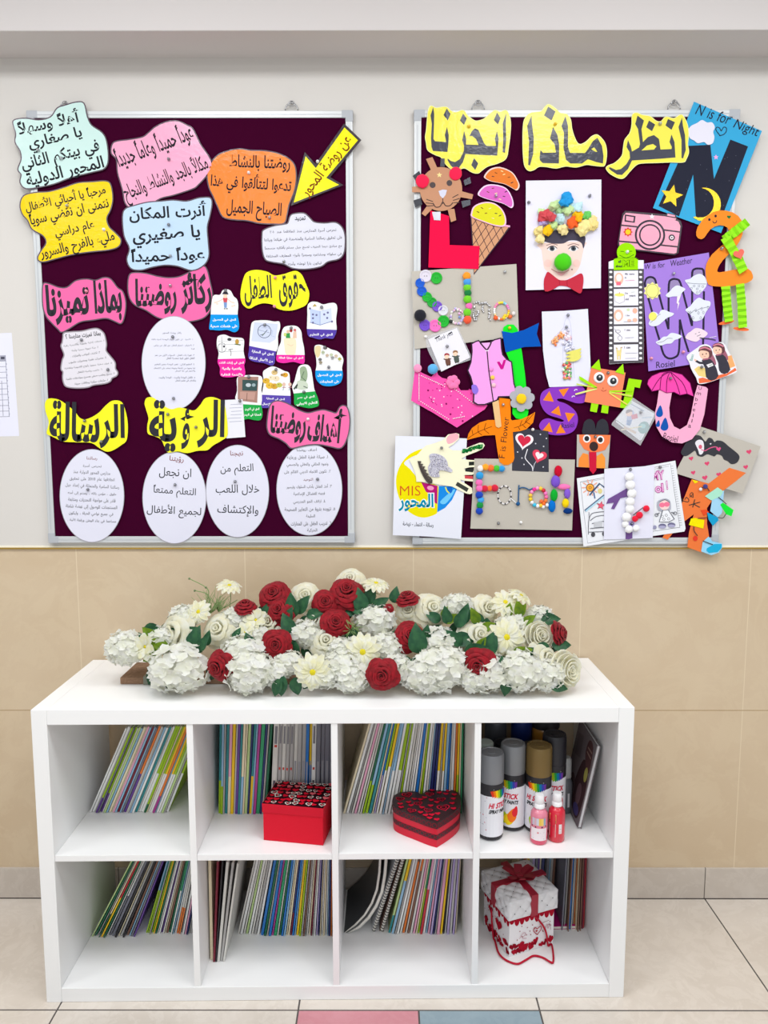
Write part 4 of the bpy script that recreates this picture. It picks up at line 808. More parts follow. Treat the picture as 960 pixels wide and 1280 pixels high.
# --- orange figure 2 with green concertina limbs
ORG = (248, 138, 46)
T = paper('number_craft', 'orange paper number 2 with a smiling face and green concertina limbs', 'craft', B_(smooth_loop([(620,755),(602,738),(608,695),(655,640),(715,612),(785,622),(830,665),(832,735),(795,800),(735,860),(708,905),(716,922),(790,908),(860,903),(884,935),(878,962),(830,982),(755,992),(705,992),(662,982),(648,930),(652,880),(682,830),(738,780),(766,732),(756,697),(716,686),(672,706),(642,748)], 2)), 4, pap(ORG), part='figure')
def concertina(P, w, c, n, d0=.0004, amp=.006):
    """a strip of paper folded to and fro, standing off the board"""
    V = []; Fc = []
    for i in range(n+1):
        t = i/n; k = t*(len(P)-1); j = min(int(k), len(P)-2); u = k-j
        x, y = P[j][0]+(P[j+1][0]-P[j][0])*u, P[j][1]+(P[j+1][1]-P[j][1])*u; tx, ty = P[j+1][0]-P[j][0], P[j+1][1]-P[j][1]; l = math.hypot(tx, ty)
        s_ = amp*(i % 2); ww = w/2*(1+.08*random.uniform(-1, 1)); sk = 4*random.uniform(-1, 1)
        for e in (-1, 1): V.append(on(B_, x-ty/l*ww*e+tx/l*sk*e, y+tx/l*ww*e+ty/l*sk*e, T['_d']+d0+s_))
    for i in range(n): Fc.append((2*i, 2*i+1, 2*i+3, 2*i+2))
    o = mesh('limb', V, Fc, pap(c), None, T); md = o.modifiers.new('thickness', 'SOLIDIFY'); md.thickness = .0004
    return o
LG = (150, 226, 40)
concertina([(740,760),(800,715),(858,668)], 46, LG, 9, .001); concertina([(748,748),(800,835),(838,918)], 50, LG, 11, .004); concertina([(748,992),(755,1080),(765,1168)], 44, LG, 13); concertina([(820,980),(828,1080),(834,1198)], 42, LG, 15)
flatpart(T, 'hand', B_, heart(816, 830, 56, 20), (248, 112, 96), .012)
for x, y, a_ in ((752,1172,12),(826,1205,-6)): flatpart(T, 'foot', B_, ell(x, y, 40, 9, a_, 20), (244, 112, 60), .0012)
a = art(T, B_); a.ell(667, 658, 6, 7, INK2); a.ell(698, 640, 6, 7, INK2); a.line([(683,665),(690,675),(700,672),(704,662)], 4, INK2, sm=3); a.poly(heart(765, 645, 20), (40, 110, 60)); a.build('smiling_face', T)

# --- grey card with a name in pompoms and beads (upper)
GC = mat((188, 182, 172), .85, .15, bump=(400, .15, 'n'))
T = paper('name_card', 'grey card spelling a name in round buttons, pompoms and silver beads below the red L', 'collage', C_([(137,37),(662,0),(675,362),(153,425)]), 1, GC, t=.0012)
for x, y, r, c in ((150,105,50,(214,208,222)),(243,122,47,(24,172,44)),(103,165,38,(14,88,200)),(118,235,40,(14,88,200)),(163,285,40,(24,172,44)),(205,330,40,(24,160,50)),(250,365,42,(118,80,196)),(300,400,42,(212,212,220)),(303,492,48,(24,172,44)),(145,527,46,(112,76,196)),(232,530,50,(238,110,186))):
    R0 = r*PX(6.857); b = MB(); p = on(U7, x, y, T['_d']); MM = Matrix.Translation(p) @ Matrix.Rotation(PI/2, 4, 'X')
    b.lathe([(0, 0), (R0, 0), (R0*1.02, .003), (R0*.92, .0045), (R0*.72, .0042), (R0*.62, .003), (0, .003)], plast(c, .3), 24, MM)
    for s_ in (-1, 1): b.lathe([(0, .0031), (R0*.09, .0031), (0, .0033)], plast(tuple(int(v*.55) for v in c), .4), 8, MM @ Matrix.Translation((s_*R0*.2, 0, 0)))
    b.build('button', T, auto=30)
pom(T, U7, 6.857, 105, 442, 50, (26, 26, 36), 'pompom')
for x, y, r, c in ((503,103,33,(240,150,40)),(508,155,32,(70,150,220)),(508,203,32,(110,200,40)),(513,247,31,(16,120,60)),(510,303,34,(110,200,40)),(523,362,28,(240,110,180)),(508,415,33,(110,200,40)),(510,478,34,(240,90,56))): pom(T, U7, 6.857, x, y, r, c)
random.seed(3)
cs = [(236,230,230),(214,206,210),(240,190,220),(190,180,230),(226,226,220)]
lst = [(420+58*math.cos(t)*random.uniform(.85,1.1), 448+62*math.sin(t)*random.uniform(.85,1.1), random.uniform(7, 13), random.choice(cs)) for t in [i*2*PI/34 for i in range(34)]]+[(368,492,18,(40,50,44)),(440,425,12,(236,180,226)),(442,455,12,(130,150,210)),(365,450,13,(190,170,220)),(452,512,14,(210,204,206))]
beads(T, 'bead_letter', U7, 6.857, lst)
sil = [(x+random.uniform(-7,7), y+random.uniform(-7,7), random.uniform(8,13), (214,214,218)) for x, y in [(565,340+18*i) for i in range(9)]+[(590+i*14,338-abs(3-i)*3) for i in range(6)]+[(640,360+12*i) for i in range(5)]+[(600-i*4,400+i*16) for i in range(6)]+[(660+i*14,338) for i in range(3)]+[(700,350+16*i) for i in range(9)]]
beads(T, 'bead_letter', U7, 6.857, sil, m=metal((205, 205, 210), .25))
lst = [(802+62*math.cos(t), 402+72*math.sin(t), 12, c) for t, c in zip([i*2*PI/26 for i in range(26)], [(246,180,60),(236,214,60),(236,214,60),(244,200,60),(240,240,236),(240,240,236),(248,120,50),(248,120,50),(240,236,236),(236,236,236),(240,240,236),(236,210,150),(240,240,240),(240,240,240),(240,240,236),(240,130,180),(240,140,170),(240,130,180),(240,220,80),(236,216,60),(236,216,60),(130,200,230),(150,210,226),(240,130,190),(240,140,200),(220,150,200)])]+[(752,462,22,(240,96,40)),(832,445,18,(244,204,40)),(822,462,18,(244,204,40)),(876,452,19,(236,110,60)),(905,424,20,(230,222,222))]
beads(T, 'bead_letter', U7, 6.857, lst)
# --- tilted white card in a clear bag
PLASTIC = mat((235, 235, 240), .15, .6, alpha=.28, bump=(60, .6, 'n'))
T = paper('party_card', 'small tilted white card of two children in a clear bag above the crown', 'card', U8([(142,80),(345,0),(440,208),(235,308)]), 3, pap((228, 226, 234)))
a = art(T, U8); a.text('Thank you', 255, 65, 130, (60, 58, 70), h=38, ang=24, shear=.2); a.line([(190,75),(225,55)], 9, (50, 48, 58)); a.line([(285,45),(310,28)], 9, (50, 48, 58))
for x, y, hc, bc in ((280, 225, (160, 60, 70), (110, 76, 66)), (340, 205, (150, 110, 80), (80, 90, 84))):
    a.poly([(x-16,y-10),(x+12,y-14),(x+22,y+32),(x-10,y+38)], bc, sm=2); a.line([(x-14,y),(x-28,y-8)], 8, bc); a.line([(x+14,y-6),(x+24,y-8)], 8, bc); a.line([(x-4,y+34),(x-2,y+44)], 7, (70, 56, 52)); a.line([(x+12,y+30),(x+16,y+40)], 7, (70, 56, 52)); a.ell(x-6, y-26, 17, 19, (244, 206, 182)); a.poly([(x-24,y-28),(x-20,y-44),(x-4,y-48),(x+10,y-42),(x+12,y-28),(x-4,y-36)], hc, sm=2)
a.build('printed_picture', T); flatpart(T, 'clear_bag', U8, [(125,60),(160,48),(350,-10),(455,215),(445,225),(215,300),(150,180),(130,130)], 0, -.0009, .0002, m=PLASTIC)
# --- pink crown
T = paper('crown_craft', 'hot pink felt crown tilted beside the vest, edged with white beads', 'craft', U8([(48,300),(72,300),(110,322),(165,345),(205,300),(212,330),(240,352),(275,360),(305,352),(352,372),(358,420),(372,440),(420,440),(470,430),(560,548),(540,575),(345,703),(180,600),(22,512)]), 2, felt((244, 84, 168)), part='felt_crown')
b1 = [(78,325+i*11) for i in range(18)]+[(78+i*13,512+i*8.2) for i in range(17)]+[(95+i*12.5,338+i*5.5+(0 if i < 12 else (i-12)*5)) for i in range(14)]+[(290+i*13,400+i*10) for i in range(14)]+[(320+i*11,640-i*2.2) for i in range(8)]
beads(T, 'bead_edging', U8, 5.647, [(x, y, 4.6, (240, 236, 240)) for x, y in b1])
a = art(T, U8); random.seed(8)
for k in range(46): a.poly(star(random.uniform(100, 450), 0, 6), (0, 0, 0)) if False else None
for k in range(42):
    x = random.uniform(110, 480); y = random.uniform(380+max(0, (x-300)*.35), 500+(x-110)*.45); a.ell(x, y, 5, 5, random.choice([(250,190,226),(206,50,140),(250,210,235),(180,40,120)]), n=7)
for x, y in ((300,608),(386,656),(142,440),(270,535)): a.ell(x, y, 7, 7, (130, 20, 90), n=8)
a.build('sequins', T)
b = MB(); R0 = 28*PX(5.647); b.lathe([(R0, 0), (R0, .006), (R0*.9, .0075), (0, .0075)], felt((240, 150, 190)), 20, Matrix.Translation(on(U8, 68, 286, T['_d'])) @ Matrix.Rotation(PI/2, 4, 'X')); b.build('pompom', T, smooth=True)
pom(T, U8, 5.647, 175, 290, 35, (90, 170, 222)); 
for k in range(6): pom(T, U8, 5.647, 318+26*math.cos(k), 382+26*math.sin(k), 24, (246, 120, 176), 'felt_petal', flat=.4)
# --- vest on a stick
VP = [(445,108),(475,92),(500,84),(512,98),(545,103),(580,97),(610,78),(660,66),(664,140),(672,185),(700,218),(735,236),(742,300),(752,390),(776,466),(720,488),(642,490),(632,512),(590,528),(540,545),(490,545),(458,524),(462,440),(440,350),(417,300),(440,240),(448,170)]
T = paper('vest_craft', 'pink paper waistcoat with a black outline and magenta V on a wooden stick', 'craft', U8(VP), 6, pap((54, 44, 58)), part='backing')
flatpart(T, 'waistcoat', U8, offset(VP, -9), (236, 158, 224), 0, .0004)
a = Art(wallmap(T['_d']+.0005), U8); a.line([(510,105),(535,135),(557,158),(575,130),(588,102)], 10, (60, 48, 62)); a.poly([(518,106),(580,102),(558,145)], (236, 170, 228)); a.line([(558,160),(570,300),(588,420),(602,515)], 8, (60, 48, 62)); a.line([(545,160),(570,160)], 7, (240, 220, 240)); a.poly([(627,240),(645,236),(662,262),(675,226),(694,222),(672,290),(655,292)], (196, 20, 136)); a.build('collar_and_letter', T)
for x, y, c in ((588,290,(240,140,210)),(597,349,(238,196,80)),(605,403,(240,190,200))): pom(T, U8, 5.647, x, y, 15, c, 'button', .0004, .4, .5)
flatpart(T, 'pocket', U8, [(450,405),(480,402),(498,440),(478,468),(455,450)], (140, 110, 216), .0006, .001, sm=3)
sheet('wooden_stick', U8([(592,500),(640,510),(660,695),(640,705),(620,695)]), T['_d']-.0012, .0008, mat((226, 184, 128), .6), T)
# --- green letter, blue scroll, grey flower
T = paper('letter_craft', 'bright green letter strip with a blue scroll and a grey felt flower', 'craft', C_([(592,345),(598,315),(620,302),(648,303),(668,325),(676,370),(690,440),(706,560),(722,740),(716,762),(690,778),(660,772),(642,748),(645,650),(635,500),(610,440)]), 3, pap((28, 222, 44)), part='letter')
flatpart(T, 'scroll', C_, [(588,335),(640,345),(700,330),(775,294),(764,350),(786,412),(700,415),(608,442),(598,380)], (10, 82, 176), .0008)
flatpart(T, 'flower', C_, [(690+(44+20*abs(math.cos(3.5*t+.4))**.45)*math.cos(t), 673+(46+20*abs(math.cos(3.5*t+.4))**.45)*math.sin(t)) for t in [i*2*PI/84 for i in range(84)]], 0, .0045, .0012, m=felt((172, 172, 180)))
pom(T, C_, 4, 687, 674, 25, (238, 196, 20), 'flower_centre', .0052, .3)
# --- F is Flower
T = paper('letter_craft', 'orange letter F with two leaf arms standing over the lower grey card', 'craft', E_([(576,28),(632,36),(634,135),(640,142),(690,135),(725,118),(756,100),(746,152),(712,186),(680,196),(644,200),(652,330),(645,350),(622,365),(600,365),(578,350),(568,300),(556,215),(500,218),(460,228),(415,240),(422,210),(440,180),(480,152),(520,140),(555,140),(570,130)]), 4, pap((250, 130, 22)), part='letter')
a = art(T, E_); DK = (110, 56, 14)
a.text('F is Flower', 600, 228, 205, (60, 40, 36), h=30, ang=84, shear=0); a.line([(420,232),(470,200),(540,172)], 3, DK, sm=3); a.line([(650,180),(700,160),(750,106)], 3, DK, sm=3)
for P in ([(445,215),(440,190)],[(470,200),(472,165)],[(470,200),(490,216)],[(500,188),(510,155)],[(500,188),(525,208)],[(670,172),(680,190)],[(690,162),(710,180)],[(710,150),(732,162)],[(680,168),(690,142)],[(705,152),(722,124)]): a.line(P, 3, DK)
a.build('handwriting', T)
# --- sheet with a figure 1 of sweets
T = paper('candy_sheet', 'white sheet with a clear number 1 filled with coloured beads', 'collage', V5([(50,65),(250,58),(445,42),(462,380),(475,700),(300,706),(115,712),(85,600),(60,400)]), 3, pap((222, 222, 240)))
random.seed(4); lst = []
def fillseg(p, q, w, n, cs):
    for k in range(n):
        t = random.random(); u = random.uniform(-w, w); dx, dy = q[0]-p[0], q[1]-p[1]; l = math.hypot(dx, dy)
        lst.append((p[0]+dx*t-dy/l*u, p[1]+dy*t+dx/l*u, random.uniform(8, 13), random.choice(cs)))
OR_ = [(240,150,90),(244,170,110),(246,190,140),(236,130,80)]
fillseg((150,340),(235,255),26,46,OR_); fillseg((255,230),(285,310),28,34,[(226,220,230),(232,190,200),(240,230,236),(220,200,210)]); fillseg((262,320),(290,400),36,34,[(216,216,232),(228,226,240),(200,205,226)])
fillseg((262,500),(270,640),32,80,[(240,120,110),(90,170,110),(240,170,60),(236,120,170),(240,236,230),(200,80,80),(150,200,120)])
beads(T, 'sweets', V5, 6.857, lst, kind='stuff')
a = Art(wallmap(T['_d']+.0001), V5); a.line([(120,345),(160,280),(230,210),(250,140),(275,120),(300,200),(310,400),(330,640)], 3, (190, 190, 208), sm=4); a.line([(230,330),(232,500),(238,650)], 3, (190, 190, 208)); a.build('outline', T)
for y in (415, 445, 475): flatpart(T, 'yellow_petal', V5, [(255,y+10),(300,y-12),(350,y-25),(388,y-35),(370,y),(320,y+18)], (224, 218, 110), .003+.001*(y-415)/30, sm=3)
# --- purple S
SP = [(190,705),(330,695),(400,710),(425,760),(418,840),(350,850),(290,832),(230,812),(190,812),(180,822),(200,836),(250,852),(310,890),(350,940),(358,1010),(330,1080),(270,1115),(180,1125),(90,1110),(35,1070),(30,1030),(60,992),(110,980),(170,1000),(222,1010),(238,998),(200,980),(110,950),(60,900),(35,830),(50,760),(110,722)]
T = paper('letter_craft', 'purple paper letter S dotted with orange triangles', 'craft', V5(smooth_loop(SP, 4)), 2, pap((136, 58, 186)), part='letter')
a = art(T, V5)
for tr in ([(115,745),(60,825),(152,838)],[(195,735),(283,720),(235,795)],[(195,872),(128,930),(215,960)],[(248,930),(335,940),(278,1012)],[(115,1012),(55,1085),(143,1100)],[(210,1030),(172,1110),(255,1105)]): a.poly(tr, (250, 132, 40))
for x, y in ((343,742),(322,798)): a.line(arc(x, y, 13, 10, 160, 330, 8), 7, (226, 220, 236))
a.text('Rasiel', 272, 1040, 108, INK2, h=42, ang=6); a.build('triangles_and_name', T)
# --- orange cat
T = paper('cat_craft', 'orange paper cat with green ears, whiskers and googly eyes', 'craft', V5([(475,540),(768,588),(738,760),(720,888),(415,838),(445,690)]), 5, pap((250, 134, 96)), part='body')
LM = (158, 222, 24)
flatpart(T, 'ear', V5, [(472,545),(540,473),(558,572)], LM, .0006); flatpart(T, 'ear', V5, [(678,582),(746,513),(757,606)], LM, .0006); flatpart(T, 'tail', V5, [(795,638),(906,653),(890,720),(845,712),(818,850),(770,895),(703,886),(716,838),(750,828)], LM, -.0012, .0004)
flatpart(T, 'leg', V5, [(475,848),(536,858),(520,930),(463,918)], LM, -.0012, .0004); flatpart(T, 'leg', V5, [(567,862),(624,870),(616,940),(557,930)], LM, -.0012, .0004)
for x, y in ((540,632),(657,660)):
    R0 = 46*PX(6.857); b = MB(); MM = Matrix.Translation(on(V5, x, y, T['_d'])) @ Matrix.Rotation(PI/2, 4, 'X'); b.lathe([(0, 0), (R0, 0), (R0, .0015), (R0*.8, .003), (0, .0035)], plast((240, 238, 240), .2), 24, MM); b.lathe([(0, .0036), (R0*.6, .0034), (0, .004)], plast((58, 66, 74), .2), 20, MM @ Matrix.Translation((.0008, 0, 0))); b.lathe([(0, .0042), (R0*.2, .0042), (0, .0045)], plast((240, 240, 240), .3), 12, MM @ Matrix.Translation((.001, .0025, 0))); b.build('googly_eye', T, smooth=True)
a = art(T, V5); a.line([(575,715),(575,732)], 4, (120, 40, 30)); a.line([(558,735),(570,746),(590,746),(602,736)], 4, (120, 40, 30), sm=3); a.build('mouth', T)
for P, c in (([(370,618),(395,630),(525,712),(515,726),(375,650)], LM), ([(345,680),(440,700),(525,712),(520,724),(350,692)], (200, 220, 90)), ([(335,768),(440,738),(520,722),(524,732),(340,780)], (222, 226, 130)), ([(625,742),(830,738),(830,750),(628,754)], LM), ([(628,748),(825,782),(820,798),(628,760)], (200, 216, 90)), ([(628,756),(785,858),(776,866),(625,766)], (232, 212, 100))): flatpart(T, 'whisker', V5, P, c, .0008, .0004)
# --- clear bag with a child and a teal balloon
T = paper('party_card', 'bagged white card of a child with a teal balloon below the cat tail', 'card', F_([(278,42),(392,108),(388,125),(328,240),(318,242),(200,150),(200,135)]), 4, pap((222, 226, 232)))
a = art(T, F_); a.poly([(262,95),(288,92),(292,115),(275,160),(250,165),(255,125)], (150, 170, 210)); a.ell(265, 105, 17, 17, (240, 206, 188)); a.poly([(250,108),(252,92),(270,86),(284,96),(270,100)], (90, 70, 76), sm=2); a.poly([(275,115),(305,108),(310,130),(280,138)], (208, 60, 110)); a.poly([(255,140),(280,140),(270,170),(255,165)], (40, 120, 180)); a.ell(338, 178, 27, 32, (60, 150, 150), -30); a.ell(335, 170, 14, 12, (120, 196, 196)); a.line([(225,190),(330,172)], 5, (226, 216, 170)); a.line([(200,140),(255,180)], 4, (110, 130, 120)); a.line([(240,175),(300,205)], 12, (200, 180, 160)); a.line([(275,60),(340,95)], 6, (150, 170, 190)); a.line([(330,130),(385,125)], 5, (170, 200, 220)); a.build('printed_picture', T)
flatpart(T, 'clear_bag', F_, [(286,28),(398,104),(400,125),(322,268),(178,165),(180,155)], 0, .0006, .0002, m=PLASTIC)
# --- U is for umbrella
T = paper('letter_craft', 'pink paper letter U under a magenta paper umbrella', 'craft', F_([(415,-10),(405,60),(395,105),(400,170),(430,222),(480,252),(530,257),(580,236),(620,186),(642,110),(660,-15),(650,-25),(608,-35),(592,20),(575,110),(555,165),(520,187),(490,172),(470,130),(466,80),(482,-10)]), 5, pap((250, 170, 202)), part='letter')
a = art(T, F_)
for x, y, s_ in ((418, 100, 34), (443, 165, 38), (410, 160, 20)): a.poly([(x+4,y-s_),(x+s_*.5,y+s_*.1),(x+s_*.35,y+s_*.6),(x-s_*.1,y+s_*.75),(x-s_*.5,y+s_*.5),(x-s_*.45,y)], (24, 84, 168), sm=3)
for i, ch in enumerate('Umbrella'): a.text(ch, (621, 614, 603, 598, 590, 586, 580, 568)[i], -18+i*27 if i else -20, (15, 22, 13, 12, 12, 4, 4, 15)[i], INK2, h=(18, 13, 18, 14, 14, 18, 18, 15)[i], ang=-8)
a.build('handwriting', T); a = art(T, F_); a.text('Rosiel', 473, 228, 74, INK2, h=34, ang=-14); a.build('handwriting', T)
UM = [(357,600),(362,580),(380,560),(420,543),(470,537),(530,553),(570,595),(588,662),(555,648),(520,655),(490,640),(452,644),(420,628),(380,636)]
flatpart(T, 'umbrella', D_, UM, (242, 74, 168), .0006, .0006)
a = Art(wallmap(T['_d']+.0013), D_)
for P in ([(470,538),(420,570),(380,632)],[(470,538),(455,580),(452,642)],[(470,538),(500,590),(520,652)],[(470,538),(530,590),(556,648)],[(470,538),(430,556),(420,626)]): a.line(P, 4, (110, 24, 84), sm=3)
a.line(UM, 3, (150, 30, 110), closed=True); a.build('rib_lines', T)
# --- orange creature with black ears
T = paper('creature_craft', 'orange paper creature with black rounded ears and a red tongue', 'craft', F_([(5,213),(173,215),(160,382),(3,375)]), 3, pap((182, 178, 172)), part='grey_card')
for x in (67, 133): flatpart(T, 'ear', F_, [(x-34,212),(x-32,175),(x-24,148),(x,134),(x+22,148),(x+30,180),(x+26,214)], (52, 52, 60), -.0008, .0004, sm=2)
flatpart(T, 'head', F_, [(16,213),(172,215),(168,255),(145,290),(110,300),(75,300),(40,285),(18,250)], (248, 124, 74), .0003)
flatpart(T, 'foot', F_, [(12,374),(15,335),(35,305),(62,312),(66,378)], (252, 140, 60), .0003); flatpart(T, 'foot', F_, [(100,380),(104,320),(130,305),(146,330),(146,382)], (252, 150, 60), .0003)
a = Art(wallmap(T['_d']+.001), F_)
for x, y in ((54,233),(122,239)): a.ell(x, y, 19, 20, (236, 232, 232)); a.ell(x, y, 12, 13, (50, 50, 54))
a.ell(89, 272, 22, 24, (60, 46, 46)); a.build('face_drawing', T)
flatpart(T, 'tongue', F_, [(65,300),(102,300),(102,390),(86,411),(68,390)], (200, 30, 60), .0012, .0006)
# --- black card with two heart balloons
T = paper('balloon_card', 'black card with two heart shaped balloons and white dots', 'collage', E_([(646,172),(822,196),(824,400),(640,394)]), 3, pap((62, 62, 72)))
a = art(T, E_)
for (x, y) in ((782,212),(742,232),(690,330),(700,362),(740,372),(796,375),(812,232),(758,258),(798,272),(668,300)): a.ell(x, y, 3.5, 3.5, (214, 214, 222), n=8)
a.line([(718,285),(710,310),(706,330),(722,352),(740,372),(744,395)], 4, (232, 230, 236), sm=3); a.line([(744,392),(752,360),(762,345)], 3, (200, 200, 210)); a.build('dots_and_string', T)
for x, y, w, an, c1, c2, c3 in ((700,244,92,-10,(238,230,236),(206,44,72),None),(776,320,74,-18,(222,70,96),(238,226,230),None)):
    flatpart(T, 'balloon', E_, heart(x, y, w, an), c1, .0006); flatpart(T, 'balloon_heart', E_, heart(x, y-2, w*.72 if w > 80 else w*.56, an), c2, .0013, .0004)
# --- grey card with a name (lower)
T = paper('name_card', 'grey card spelling a name in pompoms, beads and pipe cleaner at the bottom', 'collage', E_([(452,333),(955,338),(940,692),(432,683)]), 2, GC, t=.0012)
for x, y, r, c in ((135,632,26,(240,232,226)),(178,622,28,(244,160,40)),(222,630,28,(246,110,50)),(270,632,27,(70,190,50)),(313,635,26,(40,150,220)),(130,692,32,(40,150,214)),(125,750,29,(248,110,180)),(127,798,29,(248,110,180)),(172,800,28,(206,30,60)),(213,798,24,(244,110,50)),(255,795,30,(206,30,60)),(126,852,32,(20,66,180)),(140,892,27,(60,160,230)),(132,937,29,(10,140,60)),(127,985,30,(16,66,180))): pom(T, W2, 6.62, x, y, r, c)
for x, y, rx, ry, c, an in ((780,655,32,47,(196,20,50),0),(757,740,37,50,(122,84,200),0),(745,855,30,50,(20,166,50),0),(728,945,30,50,(10,110,200),0),(825,785,55,24,(244,120,180),0),(855,840,26,42,(130,90,204),8),(840,920,29,37,(240,206,20),0),(860,985,38,24,(14,54,120),-20)):
    R0 = rx*PX(6.62); b = MB(); b.ball(on(W2, x, y, T['_d']+min(rx, ry)*PX(6.62)*.5), 1, felt(c), 3, (R0, min(rx, ry)*PX(6.62)*.6, ry*PX(6.62)), .04); b.build('pompom', T, smooth=True)
lst = []
for i in range(30):
    t = i*2*PI/30; lst.append((335+55*math.cos(t), 852+74*math.sin(t), 8, ((236,232,232),(60,58,64),(226,224,226))[i % 3]))
lst += [(392+k*9, 885+k*8, 7, (230,230,230)) for k in range(5)]
beads(T, 'bead_letter', W2, 6.62, lst)
lst = [(615+66*math.cos(t), 870+74*math.sin(t), 19, c) for t, c in zip([i*2*PI/15+.4 for i in range(15)], [(246,130,60),(240,110,40),(240,200,50),(236,236,240),(60,190,226),(236,236,240),(236,200,40),(244,196,70),(244,150,200),(236,40,150),(244,150,200),(240,200,60),(210,30,60),(246,120,190),(246,110,170)])]+[(655,950,18,(236,236,240)),(688,936,18,(236,236,240)),(640,905,18,(240,110,50))]
beads(T, 'bead_letter', W2, 6.62, lst)
b = MB(); b.tube([on(W2, x, y, T['_d']+.0025) for x, y in smooth_loop([(448,940),(450,900),(453,800),(456,770)], 4, False)], .0018, felt((52, 96, 140))); b.tube([on(W2, x, y, T['_d']+.003) for x, y in smooth_loop([(458,800),(480,790),(510,795),(540,808),(572,796)], 4, False)], .0018, felt((52, 96, 140))); b.ball(on(W2, 447, 925, T['_d']+.004), 17*PX(6.62), felt((40, 90, 140)), 2); b.build('pipe_cleaner_letter', T, smooth=True)
# --- school sheet with the round logo
T = paper('logo_sheet', 'white sheet with the school\'s yellow and blue emblem hanging off the lower left corner', 'poster', X8([(35,118),(400,128),(750,145),(718,700),(690,1150),(350,1125),(8,1112)]), 3, pap((226, 228, 240)))
a = art(T, X8); YL = (232, 220, 8)
a.poly([(305,248),(180,300),(90,400),(45,520),(45,640),(80,760),(150,860),(240,920),(330,936),(420,910),(455,880),(455,800),(462,620),(300,580),(180,450),(120,390),(200,330),(280,295)], YL, sm=3)
a.poly([(290,580),(455,618),(452,800),(430,790),(400,700),(340,680)], (176, 24, 112), sm=0); a.ell(385, 640, 34, 22, (236, 150, 190), -10); a.poly([(468,620),(600,620),(655,640),(600,760),(530,840),(452,882),(460,760)], (28, 136, 222), sm=0); a.poly([(480,780),(560,700),(630,650),(600,720),(530,800)], (110, 196, 244), sm=3); a.ell(575, 660, 30, 34, (20, 100, 196)); a.line([(535,630),(550,670),(575,692)], 12, (220, 226, 60), sm=3)
a.text('MIS', 182, 667, 205, (206, 90, 34), h=98, bold=-.008); a.text('المحور', 240, 785, 372, (236, 240, 246), h=196, bold=.075); a.text('المحور', 240, 785, 350, (0, 134, 168), h=178, bold=.03); a.text('رسالة - انتماء - نهضة', 262, 1008, 308, (70, 74, 84), h=52, ang=-3, bold=.02, res=4); a.build('emblem_print', T)
# --- paper hand
HP = [(170,356),(215,335),(265,295),(310,240),(340,215),(430,190),(510,160),(560,105),(640,90),(672,102),(670,150),(610,205),(565,232),(600,262),(690,264),(780,225),(880,186),(915,192),(928,215),(905,250),(830,285),(745,316),(695,348),(760,358),(825,362),(826,430),(770,434),(722,446),(722,455),(780,462),(818,470),(818,500),(800,508),(725,510),(722,520),(808,530),(812,575),(730,568),(685,556),(690,575),(740,600),(800,640),(805,690),(780,702),(740,694),(660,655),(600,625),(460,605),(340,580),(245,578),(235,500),(205,420)]
T = paper('paper_hand', 'cream paper handprint with a feather and glitter stuck over the white emblem sheet', 'craft', X8(HP), 5, pap((240, 236, 206)), part='palm')
a = art(T, X8); a.poly([(545,150),(570,110),(630,92),(662,105),(665,140),(620,180),(570,200),(550,185)], (238, 176, 186), sm=3); a.build('pink_thumb_print', T); a = art(T, X8); a.poly([(768,378),(822,375),(822,412),(768,416)], (40, 44, 40)); a.poly([(732,448),(812,442),(812,484),(732,474)], (44, 46, 46)); a.build('finger_colour', T); a = art(T, X8); a.poly([(728,515),(808,520),(810,552),(728,545)], (204, 70, 80)); a.poly([(655,578),(768,645),(748,680),(635,612)], (62, 64, 60)); a.build('finger_colour', T); a = art(T, X8)
random.seed(9)
for k in range(70):
    t = random.random(); a.ell(705+190*t+random.uniform(-14,14), 275-52*t+random.uniform(-16,16), 11, 9, random.choice([(20,120,50),(10,100,40),(60,150,80),(8,90,40)]), n=7)
a.build('green_glitter', T)
m_gl = mat((206, 204, 220), .35, .6, metal=.35, bump=(900, .9, 'n'))
flatpart(T, 'glitter_patch', X8, [(370,320),(400,295),(460,300),(520,330),(555,380),(560,420),(605,460),(590,485),(540,470),(480,462),(470,500),(475,530),(400,528),(370,500),(360,430),(385,380)], 0, .0004, .0016, sm=2, m=m_gl)
FP = [(255,370),(292,372),(286,398),(312,400),(302,424),(332,424),(320,450),(350,462),(338,482),(368,502),(354,512),(388,534),(406,562),(402,592),(370,600),(340,572),(310,522),(285,470),(268,420)]
f_ = flatpart(T, 'feather', X8, FP, (84, 76, 72), .0012, .0012, m=mat((84, 76, 72), .9, .1, bump=(700, .8, 'n')))
a = Art(wallmap(T['_d']+.0026), X8); a.line([(266,376),(292,440),(330,520),(385,588)], 5, (56, 50, 48), sm=3)
for k in range(9): a.line([(272+k*13, 392+k*22), (290+k*13, 388+k*21)], 4, (120, 110, 102))
a.build('quill', T)
a = Art(wallmap(T['_d']+.0021), X8); random.seed(10); GP = [(375,325),(400,300),(460,305),(515,332),(550,382),(560,425),(585,465),(540,465),(480,458),(468,500),(468,522),(405,520),(375,495),(366,430),(390,385)]
ing = lambda x, y: sum(((p[1] > y) != (q[1] > y)) and x < (q[0]-p[0])*(y-p[1])/(q[1]-p[1])+p[0] for p, q in zip(GP, GP[1:]+GP[:1])) % 2 == 1
for k in range(520):
    x, y = random.uniform(366, 590), random.uniform(300, 525)
    if ing(x, y): a.ell(x, y, 4, 4, random.choice([(150,146,166),(236,234,240),(120,116,136),(200,196,214),(244,240,246)]), n=6)
a.build('glitter_specks', T)
